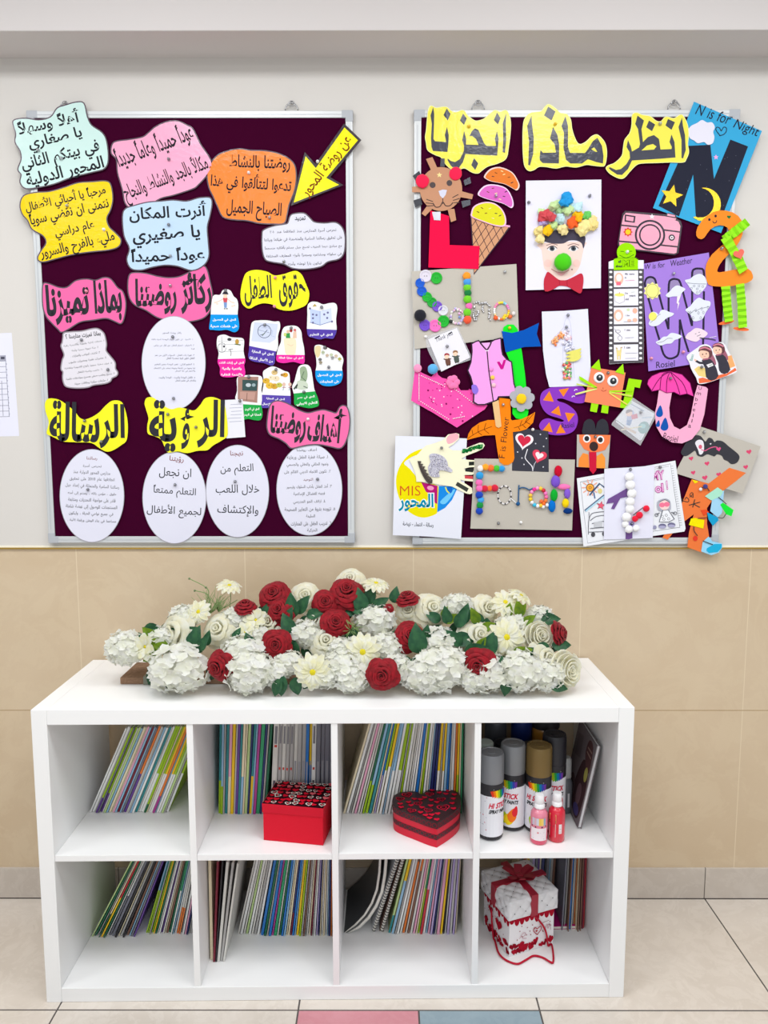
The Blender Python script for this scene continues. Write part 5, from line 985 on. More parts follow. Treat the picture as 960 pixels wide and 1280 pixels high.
# --- colouring page, and the sheet with cotton balls over it
T = paper('colouring_page', 'white colouring page of a school bus and a girl behind the cotton ball sheet', 'drawing', Y3([(40,185),(450,112),(855,38),(900,340),(940,600),(930,625),(600,672),(95,750),(65,450)]), 3, pap((230, 232, 238)))
a = art(T, Y3); G2 = (96, 98, 108)
a.line([(70,215),(450,145),(815,65),(850,320),(893,590),(500,648),(130,722),(95,450)], 3, (120, 122, 130), closed=True); a.line([(86,222),(440,158),(800,84)], 3, (150, 152, 160))
for k in range(26): a.line([(815+k*3.05, 85+k*19.5), (836+k*3.05, 82+k*19.5)], 3, (150, 152, 160))
for k in range(10): t = math.radians(36*k); a.line([(150+38*math.cos(t), 262+38*math.sin(t)), (150+70*math.cos(t), 262+70*math.sin(t))], 9, (236, 170, 150))
a.ell(150, 262, 34, 34, (120, 70, 40)); a.ell(150, 262, 28, 28, (242, 168, 66)); a.ring(150, 262, 12, 12, 4, (130, 80, 40))
a.line([(145,325),(228,228),(275,265)], 12, (60, 84, 120)); a.line([(180,300),(190,352)], 10, (70, 100, 150)); a.ell(232, 290, 18, 22, (220, 206, 140)); a.line([(108,455),(270,325)], 20, (80, 100, 130)); a.line([(112,458),(270,332)], 12, (176, 214, 232)); a.poly(star(240, 410, 40, 10), (120, 40, 60)); a.poly(star(240, 410, 33, 10), (232, 96, 120)); a.line([(140,465),(142,520)], 4, G2)
for P in ([(135,650),(138,540),(160,480),(210,465),(270,460)],[(150,535),(200,500),(268,490)],[(165,560),(220,545),(268,540)],[(140,630),(268,625)],[(150,600),(268,590)]): a.line(P, 5, G2, sm=2)
a.poly([(180,548),(250,540),(250,585),(182,592)], (196, 198, 204)); a.ell(175, 650, 17, 20, (80, 80, 86)); a.ell(262, 645, 12, 18, (80, 80, 86))
for tx, x, y, w in (('MY', 715, 160, 105), ('!', 786, 240, 14), ('ol', 722, 265, 74)): a.text(tx, x, y, w, (190, 80, 160), h=78, ang=6, bold=.06); a.text(tx, x, y, w*.9, (232, 190, 222), h=66, ang=6, bold=.0)
a.poly([(703,405),(715,370),(770,352),(810,370),(818,420),(806,450),(720,455)], (170, 172, 186), sm=3); a.ell(765, 405, 42, 42, (240, 210, 206)); a.ell(745, 405, 24, 20, (236, 120, 150)); a.ell(785, 400, 24, 20, (236, 120, 150)); a.line([(725,380),(770,362),(808,385)], 6, G2, sm=3); a.poly([(750,450),(795,445),(845,520),(800,545),(722,545)], (232, 234, 240)); a.line([(750,450),(722,545),(800,546),(846,522),(796,446)], 5, G2, closed=True)
for x, y in ((748,500),(780,490),(800,520),(760,525)): a.ring(x, y, 11, 11, 3, G2)
for x in (748, 824): a.ell(x, 580-(x-748)*.12, 32, 20, (110, 108, 140)); a.ell(x, 588-(x-748)*.12, 30, 12, (170, 168, 200))
a.line([(725,470),(700,485)], 7, G2); a.ring(700, 488, 16, 14, 5, G2); a.line([(820,465),(850,475)], 7, G2); a.ring(854, 474, 16, 14, 5, G2); a.ell(685, 590, 16, 16, (150, 150, 180)); a.build('line_drawing', T)
T = paper('cotton_ball_sheet', 'white sheet with a column of cotton balls, purple ribbon and red pompoms', 'collage', Y3([(268,105),(470,95),(683,78),(674,400),(668,678),(450,686),(263,692),(268,380)]), 5, pap((224, 224, 240)))
for x, y, r in ((475,172,37),(482,240,40),(495,310,39),(480,378,38),(478,438,37),(450,505,38),(440,564,28),(470,606,32),(530,598,28)): pom(T, Y3, 6.62, x, y, r, (240, 240, 244), 'cotton_ball', flat=.7)
for x, y, r in ((615,435,27),(558,490,29),(522,520,26)): pom(T, Y3, 6.62, x, y, r, (226, 20, 56), 'pompom', .002)
RB = mat((104, 66, 136), .35, .5)
for P in ([(285,395),(300,355),(455,268),(464,335),(400,350),(350,440),(325,436),(348,385)], [(446,630),(500,628),(500,680),(470,690),(444,688)]): flatpart(T, 'ribbon', Y3, P, 0, .0006, .0012, m=RB)
a = Art(wallmap(T['_d']+.0006), Y3); a.ell(492, 562, 25, 24, (170, 160, 206)); a.ell(494, 563, 12, 12, (40, 50, 80)); a.ell(497, 560, 4, 4, (240, 240, 240)); a.build('bird_eye', T); a = Art(wallmap(T['_d']+.0006), Y3); a.line([(505,490),(550,455),(590,425)], 8, (110, 104, 110)); a.build('stalk', T)
# --- grey card with hair and hearts
T = paper('heart_card', 'grey card with a profile in flowing black paper hair and scattered pink hearts', 'collage', W4([(262,22),(560,120),(835,212),(752,430),(668,656),(340,562),(28,462),(140,250)]), 1, GC, t=.001)
HR2 = [(112,210),(160,130),(215,105),(268,112),(300,150),(318,165),(345,130),(380,140),(400,170),(425,155),(480,165),(540,215),(620,280),(636,320),(610,365),(560,378),(525,350),(490,335),(470,300),(425,285),(400,305),(370,295),(330,285),(285,308),(240,295),(225,262),(212,252),(180,275),(140,300),(105,298),(85,265)]
flatpart(T, 'paper_hair', W4, HR2, (60, 60, 66), .0002, .0006, sm=3)
a = Art(wallmap(T['_d']+.0009), W4); a.poly([(218,180),(235,155),(265,148),(290,160),(300,190),(302,225),(296,262),(280,286),(258,284),(248,250),(232,215)], (226, 224, 230), sm=3); a.ell(267, 215, 17, 20, (212, 96, 120)); a.poly([(352,185),(372,180),(366,196)], (230, 226, 232)); a.line([(275,240),(310,252),(350,230),(400,215),(430,222)], 8, (222, 96, 140), sm=4); a.poly(heart(440, 236, 44, 10), (222, 84, 138)); a.build('profile_face', T)
a = Art(wallmap(T['_d']+.0002), W4)
for x, y, r in ((725,262,50),(695,405,46),(330,372,46),(180,325,44),(200,458,44),(310,506,52),(440,475,46)): a = Art(wallmap(T['_d']+.0002), W4); a.poly(heart(x, y, r, 12), (214, 72, 112)); a.build('pink_heart', T)
# --- orange K
OK_ = (232, 120, 62)
T = paper('letter_craft', 'orange letter K with coloured paper scraps and string at the bottom right corner', 'craft', W4([(540,412),(697,460),(600,540),(480,630),(400,690),(330,790),(330,940),(350,1060),(300,1110),(280,1210),(145,1160),(160,1020),(205,850),(60,960),(-40,1090),(-90,1070),(60,830),(185,520),(345,560)]), 2, pap(OK_), part='letter')
for nm, P, c, dd in (('blue_scrap', [(380,700),(490,625),(480,760),(470,840),(430,880),(360,820)], (160, 208, 236), .0006), ('green_scrap', [(310,680),(430,596),(482,632),(460,680),(370,720)], (168, 224, 200), .0012), ('green_scrap', [(455,760),(480,740),(580,810),(560,870),(510,850)], (30, 226, 60), .0014), ('teal_scrap', [(330,830),(430,880),(440,905),(385,960),(345,900)], (30, 156, 204), .0018),
                     ('yellow_scrap', [(180,890),(220,885),(305,905),(295,985),(160,950)], (246, 226, 10), .0008), ('light_blue_scrap', [(345,1060),(380,1105),(470,1125),(475,1160),(440,1210),(370,1235),(275,1200),(290,1110)], (150, 210, 240), .0006), ('teal_scrap', [(330,1170),(400,1130),(470,1130),(465,1170),(430,1205),(350,1215),(325,1195)], (36, 172, 216), .0012), ('red_scrap', [(270,812),(320,805),(350,830),(300,865)], (226, 76, 40), .0006), ('yellow_scrap', [(190,525),(235,535),(245,548),(215,560)], (246, 216, 20), .0006), ('red_scrap', smooth_loop(ell(220, 1078, 22, 24, 0, 8), 2), (224, 60, 46), .0006)): flatpart(T, nm, W4, P, c, dd)
a = Art(wallmap(T['_d']+.0006), W4); DG = (66, 62, 56); a.line([(100,722),(150,735),(158,712),(135,690),(120,712)], 7, DG, sm=2); a.line([(105,730),(95,700)], 7, DG); a.line([(165,690),(200,660),(185,645),(168,670),(200,690),(195,655)], 6, DG, sm=2); a.build('handwriting', T); a = Art(wallmap(T['_d']+.0006), W4); a.line([(215,710),(195,785)], 9, DG); a.line([(265,735),(160,765)], 8, DG); a.line([(205,755),(262,785)], 8, DG); a.build('handwriting', T)
b = MB(); KS = mat((50, 48, 50), .8)
for P in ([(300,590),(330,600),(352,632)],[(270,600),(320,595)],[(438,690),(475,720),(512,755)],[(432,880),(480,885),(508,845)],[(245,888),(290,885),(332,880)],[(205,965),(210,1010),(240,1052)],[(292,1100),(340,1120),(385,1135)]): b.tube([on(W4, x, y, T['_d']+.003) for x, y in smooth_loop(P, 4, False)], .0011, KS, 6)
b.build('string', T, smooth=True); pom(T, W4, 7.533, 315, 588, 22, (60, 60, 130), 'knot', .002, .5); pom(T, W4, 7.533, 270, 615, 16, (226, 220, 220), 'knot', .002, .5)

# pins of the right board
for x, y, l, w, c in ((586, 158, 3, 'over the middle letter of the word above the lion', 'f2c230'), (694, 155, 4, 'beside the silver taped dot', 'f2c230'), (825, 155, 4, 'at the top of the word beside the blue sheet', 'b9bcc0'), (620, 245, 4, 'in the pink scoop', 'b9bcc0'), (661, 253, 3, 'left of the flower hat', '8e8f94'), (737, 245, 3, 'right of the flower hat', '8e8f94'), (631, 340, 2, 'at the top right of the upper grey card', 'b9bcc0'),
                     (532, 421, 2, 'at the lower left of the upper grey card', 'f4f4f6'), (559, 433, 4, 'in the tilted card of two children', '8e8f94'), (710, 394, 4, 'at the top of the number 1 sheet', '8e8f94'), (708, 409, 5, 'in the clear number 1', '8e8f94'), (637, 410, 4, 'at the top of the green letter strip', 'f2c230'), (629, 506, 5, 'at the top of the orange F', 'b9bcc0'), (666, 537, 4, 'at the top of the balloon card', 'f4f4f6'),
                     (552, 560, 7, 'in the cream paper hand', '8e8f94'), (623, 654, 3, 'low on the lower grey card, left', '8e8f94'), (651, 653, 3, 'low on the lower grey card, right', 'f4f4f6'), (760, 466, 6, 'between the cat ears', '8e8f94'), (838, 473, 7, 'in the top of the umbrella', '8e8f94'), (801, 515, 6, 'in the bag of the balloon child', 'b9bcc0'), (744, 546, 4, 'in the head of the black eared creature', '8e8f94'),
                     (784, 315, 5, 'in the green robot head', 'f4f4f6'), (842, 342, 3, 'at the top of the weather W', 'b9bcc0'), (814, 448, 3, 'at the lower left of the purple sheet', 'f29bb0'), (854, 440, 3, 'low on the purple sheet beside the girls', 'f29bb0'), (877, 459, 5, 'between the two girls', '8e8f94'), (902, 311, 5, 'in the middle of the orange number 2', 'b9bcc0'), (788, 587, 7, 'at the top of the cotton ball sheet', '8e8f94'), (825, 584, 5, 'at the top of the colouring page', '8e8f94'), (880, 540, 3, 'at the top of the heart card', 'b9bcc0')):
    pin(x, y, l, w, c)
# ------------------------------------------------------------------ flower arrangement on top of the bookcase
random.seed(21)
def petalmat(name, c1, c2, rough=.6, tr=.25):
    m = mat(c1, rough, .2, sheen=.15, key=name); n = m.node_tree.nodes; L = m.node_tree.links; b_ = n['Principled BSDF']
    t = n.new('ShaderNodeTexNoise'); t.inputs['Scale'].default_value = 3.2; t.inputs['Detail'].default_value = 2
    tc = n.new('ShaderNodeTexCoord'); L.new(tc.outputs['Object'], t.inputs['Vector'])
    r = n.new('ShaderNodeValToRGB'); r.color_ramp.elements[0].position = .38; r.color_ramp.elements[1].position = .62
    r.color_ramp.elements[0].color = rgb(c1); r.color_ramp.elements[1].color = rgb(c2); L.new(t.outputs['Fac'], r.inputs[0]); L.new(r.outputs[0], b_.inputs['Base Color'])
    if c1[1] > 100:            # thin white petals let light through
        tb = n.new('ShaderNodeBsdfTranslucent'); L.new(r.outputs[0], tb.inputs[0]); mx = n.new('ShaderNodeMixShader'); mx.inputs[0].default_value = .42
        out = n.get('Material Output'); L.new(b_.outputs[0], mx.inputs[1]); L.new(tb.outputs[0], mx.inputs[2]); L.new(mx.outputs[0], out.inputs[0])
    return m
P_RED = petalmat('red', (146, 4, 24), (118, 2, 16)); P_WHT = petalmat('white', (244, 244, 238), (238, 239, 226)); P_CRM = petalmat('cream', (246, 244, 230), (240, 236, 210)); P_DSY = petalmat('daisy', (246, 244, 232), (242, 239, 206))
P_YEL = mat((222, 206, 40), .8, .2, bump=(60, .8, 'n')); P_LEAF = petalmat('leaf', (30, 72, 48), (46, 92, 56), .4); P_LIME = petalmat('limeleaf', (128, 156, 36), (96, 134, 40), .45); P_STEM = mat((120, 148, 90), .6)
def grid_faces(nu, nv, o=0): return [(o+j*(nu+1)+i, o+j*(nu+1)+i+1, o+(j+1)*(nu+1)+i+1, o+(j+1)*(nu+1)+i) for j in range(nv) for i in range(nu)]
def cup(mb, m, th, r0, hw, H, lip, open_, nu=6, nv=8, dip=.16, z0=-.3, wav=.03):
    """one petal: rises from the base, bulges, then its rim rolls outwards by LIP"""
    V = []; ph = random.uniform(0, 6)
    for j in range(nv+1):
        for i in range(nu+1):
            u = i/nu*2-1; v = j/nv*(1-dip*u*u); w = hw*(.3+.7*math.sin(min(1, v*1.6)*PI/2)); q = max(0, v-.62)/.38
            r = r0*(.3+.7*math.sin(min(1, v*1.25)*PI/2))+open_*v+lip*q**1.5; z = z0+(H-z0)*math.sin(min(1, v*1.15)*PI/2)-lip*.75*q*q
            r += wav*math.sin(3*u+ph)*v; z += wav*math.cos(2.6*u+ph)*v
            a = th+u*w; V.append((r*math.cos(a), r*math.sin(a), z))
    mb.add(V, grid_faces(nu, nv), m)
def rose(m, layers):
    b = MB()
    for k, (n, r0, hw, H, curl, r1) in enumerate(layers):
        t0 = random.uniform(0, 6)
        for i in range(n): cup(b, m, t0+2*PI*i/n+random.uniform(-.15, .15), r0*random.uniform(.94, 1.06), hw, H*random.uniform(.94, 1.05), curl*random.uniform(.8, 1.2), r1)
    b.ball((0, 0, -.2), .42, m, 2, (1, 1, .8))
    return b
RL = [(2, .07, 1.9, .66, .05, .0), (3, .15, 1.3, .66, .1, .0), (3, .27, 1.2, .62, .15, .02), (4, .4, 1.0, .54, .19, .04), (5, .54, .85, .4, .24, .06), (5, .68, .8, .2, .28, .08), (5, .74, .75, -.02, .3, .1)]
PL = [(3, .1, 1.5, .7, .06, .0), (4, .22, 1.2, .72, .08, -.02), (5, .38, 1.0, .72, .08, -.02), (5, .55, .9, .66, .07, -.02), (6, .72, .75, .56, .06, -.02), (7, .86, .66, .36, .06, .0), (7, .95, .62, .1, .08, .02)]
def hydrangea(m, N=44):
    b = MB(); ga = PI*(3-math.sqrt(5))
    for k in range(N):
        z = 1-(k+.5)/N*1.35; r = math.sqrt(max(0, 1-z*z)); a = ga*k; d = Vector((r*math.cos(a), r*math.sin(a), z)); R0 = random.uniform(.84, 1.06)
        q = d.to_track_quat('Z', 'Y').to_matrix() @ Matrix.Rotation(random.uniform(0, 6), 3, 'Z'); c = d*R0; s = random.uniform(.27, .37)
        for p in range(4):
            V = []; t = PI/2*p+random.uniform(-.12, .12); tw = random.uniform(-.3, .3); cu = random.uniform(.0, .5)
            for j in range(4):
                for i in range(3):
                    u = i-1; v = j/3; w = (.3, .78, .9, .56)[j]; x = v*1.0; y = u*w*.62; zz = .16*abs(u)*v+.6*cu*v*v-.12*v+tw*u*v
                    V.append(c+q @ Vector(((x*math.cos(t)-y*math.sin(t))*s, (x*math.sin(t)+y*math.cos(t))*s, zz*s)))
            b.add(V, grid_faces(2, 3), m)
    b.ball((0, 0, -.05), .72, m, 2)
    return b
def daisy(m, n, w=.2, droop=.15):
    b = MB()
    for lay, (k, L_, zz) in enumerate(((n, 1, 0), (n-3, .82, .06))):
        for p in range(k):
            t = 2*PI*p/k+random.uniform(-.07, .07)+lay*.2; V = []; dr = droop*random.uniform(.3, 1.6); LL = L_*random.uniform(.9, 1.05)
            for j in range(5):
                for i in range(3):
                    u = i-1; v = j/4; ww = w*(.35, .8, 1.05, .95, .35)[j]; x = .12+v*(LL-.12); y = u*ww; z = zz+.1*math.sin(v*PI)-dr*v*v+.05*abs(u)
                    V.append((x*math.cos(t)-y*math.sin(t), x*math.sin(t)+y*math.cos(t), z))
            b.add(V, grid_faces(2, 4), m)
    return b
def leaf(m, L_=1, w=.3, fold=.22, droop=.3):
    b = MB(); V = []
    for j in range(8):
        for i in range(5):
            u = i/2-1; v = j/7; ww = w*math.sin(PI*min(1, (v*.94+.03)**.8))*(1 if v < .98 else .2); V.append((u*ww, v*L_, fold*abs(u)*ww*2-droop*v*v*L_+.02*math.sin(9*v+u)))
    b.add(V, grid_faces(4, 7), m); return b
def tmpl(mb, name, auto=None):
    me = bpy.data.meshes.new(name); me.from_pydata([tuple(v) for v in mb.v], [], mb.f)
    for m in mb.mats: me.materials.append(m)
    me.polygons.foreach_set('material_index', mb.m); me.polygons.foreach_set('use_smooth', [True]*len(me.polygons)); me.update(); return me
T_RED = [tmpl(rose(P_RED, RL), 'red_rose') for _ in range(3)]; WL = [(2, .1, 1.9, .66, .07, .0), (3, .24, 1.3, .66, .16, .0), (3, .42, 1.2, .56, .26, .03), (4, .6, 1.0, .34, .34, .06), (5, .72, .85, .04, .36, .1)]
T_WR = [tmpl(rose(P_CRM, WL), 'white_rose') for _ in range(2)]; T_PEO = [tmpl(rose(P_CRM, PL), 'peony') for _ in range(2)]
T_HYD = [tmpl(hydrangea(P_WHT, n), 'hydrangea') for n in (40, 46, 52)]; T_DSY = [tmpl(daisy(P_DSY, 14), 'daisy') for _ in range(2)]; T_LIL = [tmpl(daisy(P_DSY, 7, .3, -.25), 'lily')]
T_LEAF = [tmpl(leaf(P_LEAF), 'leaf'), tmpl(leaf(P_LEAF, 1, .36, .15, .5), 'leaf')]; T_LIME = [tmpl(leaf(P_LIME, 1, .3, .2, .2), 'leaf')]
_d = MB(); _d.ball((0, 0, .04), .2, P_YEL, 3, (1, 1, .55), .05); T_DISC = tmpl(_d, 'flower_centre')
FA = thing('flower_arrangement', 'long arrangement of white hydrangeas, daisies and red roses on top of the white bookcase', 'flowers', (-.13, -.22, .7702))
FAI = WM[FA.name].inverted(); TOPZ = .7705
def fdepth(py): return -.115-.195*max(0, min(1, (py-738)/108))
def bloom(name, meshes, px, py, r_px, face=None, spin=None, Y=None, scl=1):
    Yv = fdepth(py) if Y is None else Y; p = onY(px, py, Yv); k = (p-CAMO).dot(FWD)/F; r = r_px*k
    out = Vector(((px-435)/560+random.uniform(-.25, .25), -.95, .42+max(-.28, (800-py)/150)+random.uniform(-.2, .2))) if face is None else Vector(face)
    q = out.normalized().to_track_quat('Z', 'Y').to_matrix().to_4x4() @ Matrix.Rotation(random.uniform(0, 6) if spin is None else spin, 4, 'Z')
    r *= BS.get(name, 1.15)
    return put(name, random.choice(meshes), p, q @ Matrix.Scale(r*scl, 4))
def put(name, me, p, Q):
    if name == 'hydrangea': Q = Q.to_4x4() @ Matrix.Diagonal((random.uniform(1.08, 1.22), random.uniform(.86, .96), 1, 1))
    Q = Q.to_3x3(); low = min((Q @ v.co).z for v in me.vertices)
    if p.z+low < TOPZ+.0006: p.z = TOPZ+.0006-low
    o = bpy.data.objects.new(name, me); link(o, FA, FAI @ Matrix.Translation(p) @ Q.to_4x4()); return o
BS = {'hydrangea': 1.04, 'daisy': 1.12, 'lily': 1.1, 'red_rose': 1.02, 'white_rose': 1.2, 'peony': 1.08}
g1 = Zp(120, 700, 3); g2 = Zp(420, 700, 3)
for g, x, y, r in ((g1,112,330,64),(g1,312,428,96),(g1,560,360,80),(g1,575,438,78),(g1,665,420,52),(g1,715,385,48),(g1,785,280,56),(g1,528,222,48),(g1,605,300,50),(g1,930,395,64),(g1,330,215,45),(g2,150,232,66),(g2,225,405,52),(g2,385,318,66),(g2,392,420,84),(g2,330,452,70),(g2,575,425,74),(g2,690,445,74),(g2,790,430,60),(g2,452,182,58),(g2,24,340,50),(g2,60,440,60),(g2,190,330,58),(g2,520,440,52),(g2,655,250,50),(g2,760,215,46),(g1,240,300,50),(g1,860,430,50)):
    px, py = g(x, y); bloom('hydrangea', T_HYD, px, py, r/3, spin=random.choice((0, PI)))
for g, x, y, r in ((g1,465,262,55),(g1,300,278,64),(g1,655,238,48),(g1,785,140,47),(g1,862,305,54),(g1,820,232,42),(g2,355,188,54),(g2,778,372,50),(g2,530,290,58),(g2,560,185,46),(g2,270,190,36),(g2,55,80,46),(g2,600,330,46)):
    px, py = g(x, y); bloom('white_rose', T_WR, px, py, r/3)
for g, x, y, r in ((g2,752,290,62),(g2,852,412,68)):
    px, py = g(x, y); bloom('peony', T_PEO, px, py, r/3)
for g, x, y, r, f in ((g1,463,400,52,None),(g1,675,318,52,None),(g1,690,190,48,None),(g1,668,132,54,(-.1,-.8,.7)),(g1,560,176,40,(0,-.3,1)),(g1,860,160,46,None),(g1,940,122,62,None),(g1,897,236,52,None),(g2,275,285,52,None),(g2,172,432,55,None),(g2,535,395,58,(-.3,-1,.1)),(g2,836,276,42,(.9,-.6,.3)),(g2,266,144,40,(-.2,-.3,1)),(g2,196,180,18,None)):
    px, py = g(x, y); o = bloom('red_rose', T_RED, px, py, r/3*1.04, f, Y=fdepth(py)-.035)
    o['label'] = 'deep red rose'
for g, x, y, r, f in ((g1,812,420,66,(.1,-1,.15)),(g1,385,195,44,(-.1,-.9,.5)),(g1,500,98,44,(.2,-.35,1)),(g2,100,345,66,(0,-1,.3)),(g2,640,290,66,(0,-1,.35)),(g2,635,160,50,(0,-.7,.7)),(g2,692,135,46,(.5,-.25,.9)),(g2,150,90,50,(.1,-.3,1))):
    px, py = g(x, y); o = bloom('daisy', T_DSY, px, py, r/3, f, Y=fdepth(py)-.04)
    c = bpy.data.objects.new('flower_centre', T_DISC); link(c, o)
for g, x, y, r in ((g1,185,325,50),(g1,600,225,44),(g1,560,270,36)):
    px, py = g(x, y); o = bloom('lily', T_LIL, px, py, r/3, (-.4, -.9, .2) if x < 300 else None, Y=fdepth(py)-.03); c = bpy.data.objects.new('flower_centre', T_DISC); link(c, o, Matrix.Scale(.6, 4))
def lf(px, py, L_, ang, meshes=T_LEAF, dy=-.02, tilt=None):
    Yv = fdepth(py)+dy; p = onY(px, py, Yv); k = (p-CAMO).dot(FWD)/F; a = math.radians(ang)
    d = Vector((math.cos(a), -.25 if tilt is None else tilt, math.sin(a))).normalized(); n = Vector((0, -1, .5)); x = d.cross(n).normalized(); z = x.cross(d)
    M = Matrix(((x.x, d.x, z.x, p.x), (x.y, d.y, z.y, p.y), (x.z, d.z, z.z, p.z), (0, 0, 0, 1)))
    return put('leaf', random.choice(meshes), p, M.to_3x3().to_4x4() @ Matrix.Scale(L_*k*1.15, 4))
for g, x, y, L_, a, k in ((g1,360,330,70,75,0),(g1,385,340,60,60,1),(g1,245,280,60,150,0),(g1,270,320,80,175,2),(g1,250,345,70,200,2),(g1,225,300,60,130,2),(g1,280,335,60,160,2),(g1,365,320,50,210,2),(g1,740,215,80,95,0),(g1,755,200,70,60,0),(g1,790,210,60,20,0),(g1,775,190,40,100,2),(g1,735,280,70,110,0),(g1,740,300,80,260,0),(g1,710,240,60,70,0),(g1,700,400,60,190,0),(g1,700,450,70,265,0),(g1,690,455,60,250,0),(g1,745,455,60,280,0),(g1,415,320,50,80,1),(g1,520,300,40,70,0),(g1,960,190,70,20,0),(g1,930,180,60,-10,0),(g1,870,200,50,0,0),(g1,675,130,40,90,0),(g1,680,145,45,60,0),(g1,685,145,40,120,0),
                          (g2,100,190,70,100,0),(g2,115,165,60,70,0),(g2,140,180,60,40,0),(g2,80,170,60,140,0),(g2,310,350,90,95,0),(g2,330,310,60,80,0),(g2,440,300,70,10,0),(g2,450,250,70,60,0),(g2,470,240,70,75,0),(g2,420,240,60,100,0),(g2,480,350,80,20,0),(g2,470,320,70,130,0),(g2,400,215,40,70,2),(g2,410,235,50,40,2),(g2,530,240,60,110,2),(g2,545,260,50,30,2),(g2,530,335,50,60,2),(g2,640,370,80,10,2),(g2,660,360,70,25,2),(g2,700,375,50,170,2),(g2,700,240,50,40,2),(g2,690,215,60,100,2),(g2,680,210,50,60,2),(g2,640,215,50,80,2),(g2,760,225,70,10,0),(g2,750,230,50,50,0),(g2,810,320,60,10,0),(g2,800,330,50,170,0),(g2,215,385,60,200,0),(g2,240,390,70,-20,0),(g2,270,400,60,30,0),(g2,640,440,70,265,0),(g2,620,430,60,90,0),(g2,800,470,60,-5,0),(g2,215,160,50,80,0)):
    px, py = g(x, y); lf(px, py, L_/3, a, T_LIME if k == 2 else T_LEAF)
for k in range(110):       # foliage behind and between the blooms
    px = random.uniform(175, 690); py = random.uniform(770, 845); lf(px, py, random.uniform(16, 26), random.uniform(0, 360), T_LEAF, dy=random.choice((.045, .03, -.012)))
b = MB()                  # wispy grass sprays
for cx, cy, L_, n, sp in ((430, 200, 95, 26, 55), (460, 195, 70, 14, 50)):
    for k in range(n):
        a = math.radians(90+random.uniform(-sp, sp)); px, py = g1(cx, cy); l = L_/3*random.uniform(.5, 1.15); Y = fdepth(py)+random.uniform(-.03, .02)
        P = [onY(px+l*t*math.cos(a+.3*t*random.uniform(-1, 1)), py-l*t*math.sin(a)-(l*.05*math.sin(9*t)), Y) for t in (0, .35, .7, 1)]
        b.tube(P, lambda t: .0011*(1-.6*t), P_STEM, 5)
for P in ([(400,190),(420,140),(415,105),(350,70)],[(430,180),(418,130),(370,115)],[(500,185),(505,140),(500,100)],[(480,180),(530,150)]): b.tube([onY(*g1(x, y), fdepth(760)) for x, y in smooth_loop(P, 4, False)], .0012, P_STEM, 5)
for x, y in ((350,70),(370,115),(412,103)): b.ball(onY(*g1(x, y), fdepth(760)), .0035, mat((104, 126, 84), .6), 1)
for cx, cy in ((70, 250), (55, 265), (140, 120)):
    for k in range(16):
        a = random.uniform(0, 2*PI); px, py = g2(cx, cy); l = random.uniform(6, 14); Y = fdepth(py)-.03
        b.tube([onY(px, py, Y), onY(px+l*.5*math.cos(a), py+l*.5*math.sin(a), Y-.01), onY(px+l*math.cos(a), py+l*math.sin(a), Y-.012)], .0007, P_STEM, 5)
o = b.build('grass_spray', FA, smooth=True); o['kind'] = 'stuff'
M_BARK = stone('weathered_board', '8f6f56', '775943', 'a98a70', .8, 14, None, bump=.6)
MB().box((-.708, -.237, .7704), (.44, -.105, .789), M_BARK, bev=.003).build('wooden_base', FA)
b = MB(); b.box((-.645, -.241, .7704), (-.607, -.101, .7935), mat((116, 118, 104), .4, .5), bev=.002); b.build('ribbon', FA)
MB().box((-.6, -.2415, .7704), (-.54, -.236, .787), mat((136, 40, 60), .5, .4), bev=.001).build('ribbon', FA)
# ------------------------------------------------------------------ books in the bookcase
random.seed(31)
NAMES = {'W': ('white', (226, 226, 224)), 'G': ('grey', (168, 166, 164)), 'L': ('lime green', (150, 186, 16)), 'g': ('dark green', (18, 98, 66)), 'T': ('teal', (40, 132, 136)), 'B': ('blue', (30, 110, 186)), 'N': ('navy', (28, 40, 98)), 'P': ('purple', (96, 60, 140)), 'M': ('magenta', (170, 60, 140)), 'K': ('black', (36, 34, 40)), 'R': ('maroon', (116, 24, 46)), 'O': ('orange', (222, 118, 46)), 'Y': ('yellow', (232, 190, 20)), 'C': ('cream', (226, 212, 180)), 'p': ('pink', (222, 160, 186)), 'b': ('light blue', (140, 180, 208)), 's': ('slate', (112, 112, 124)), 'l': ('pale green', (178, 202, 136)), 'r': ('red', (190, 40, 50)), 'n': ('brown', (126, 90, 74)), 'e': ('emerald', (40, 150, 100)), 'w': ('off-white', (206, 204, 198)), 'v': ('lilac', (176, 160, 204))}
PAGE = mat((228, 224, 214), .8, .2)
ORD = ['first', 'second', 'third', 'fourth', 'fifth', 'sixth', 'seventh', 'eighth', 'ninth', 'tenth', 'eleventh', 'twelfth', 'thirteenth', 'fourteenth', 'fifteenth', 'sixteenth', 'seventeenth', 'eighteenth', 'nineteenth', 'twentieth']
def ordn(i):
    if i < 20: return ORD[i]
    t = ('twenty', 'thirty', 'forty', 'fifty', 'sixty')[(i+1)//10-2]; u = (i+1) % 10
    return {'twenty': 'twentieth', 'thirty': 'thirtieth', 'forty': 'fortieth', 'fifty': 'fiftieth', 'sixty': 'sixtieth'}[t] if u == 0 else t+'-'+ORD[u-1]
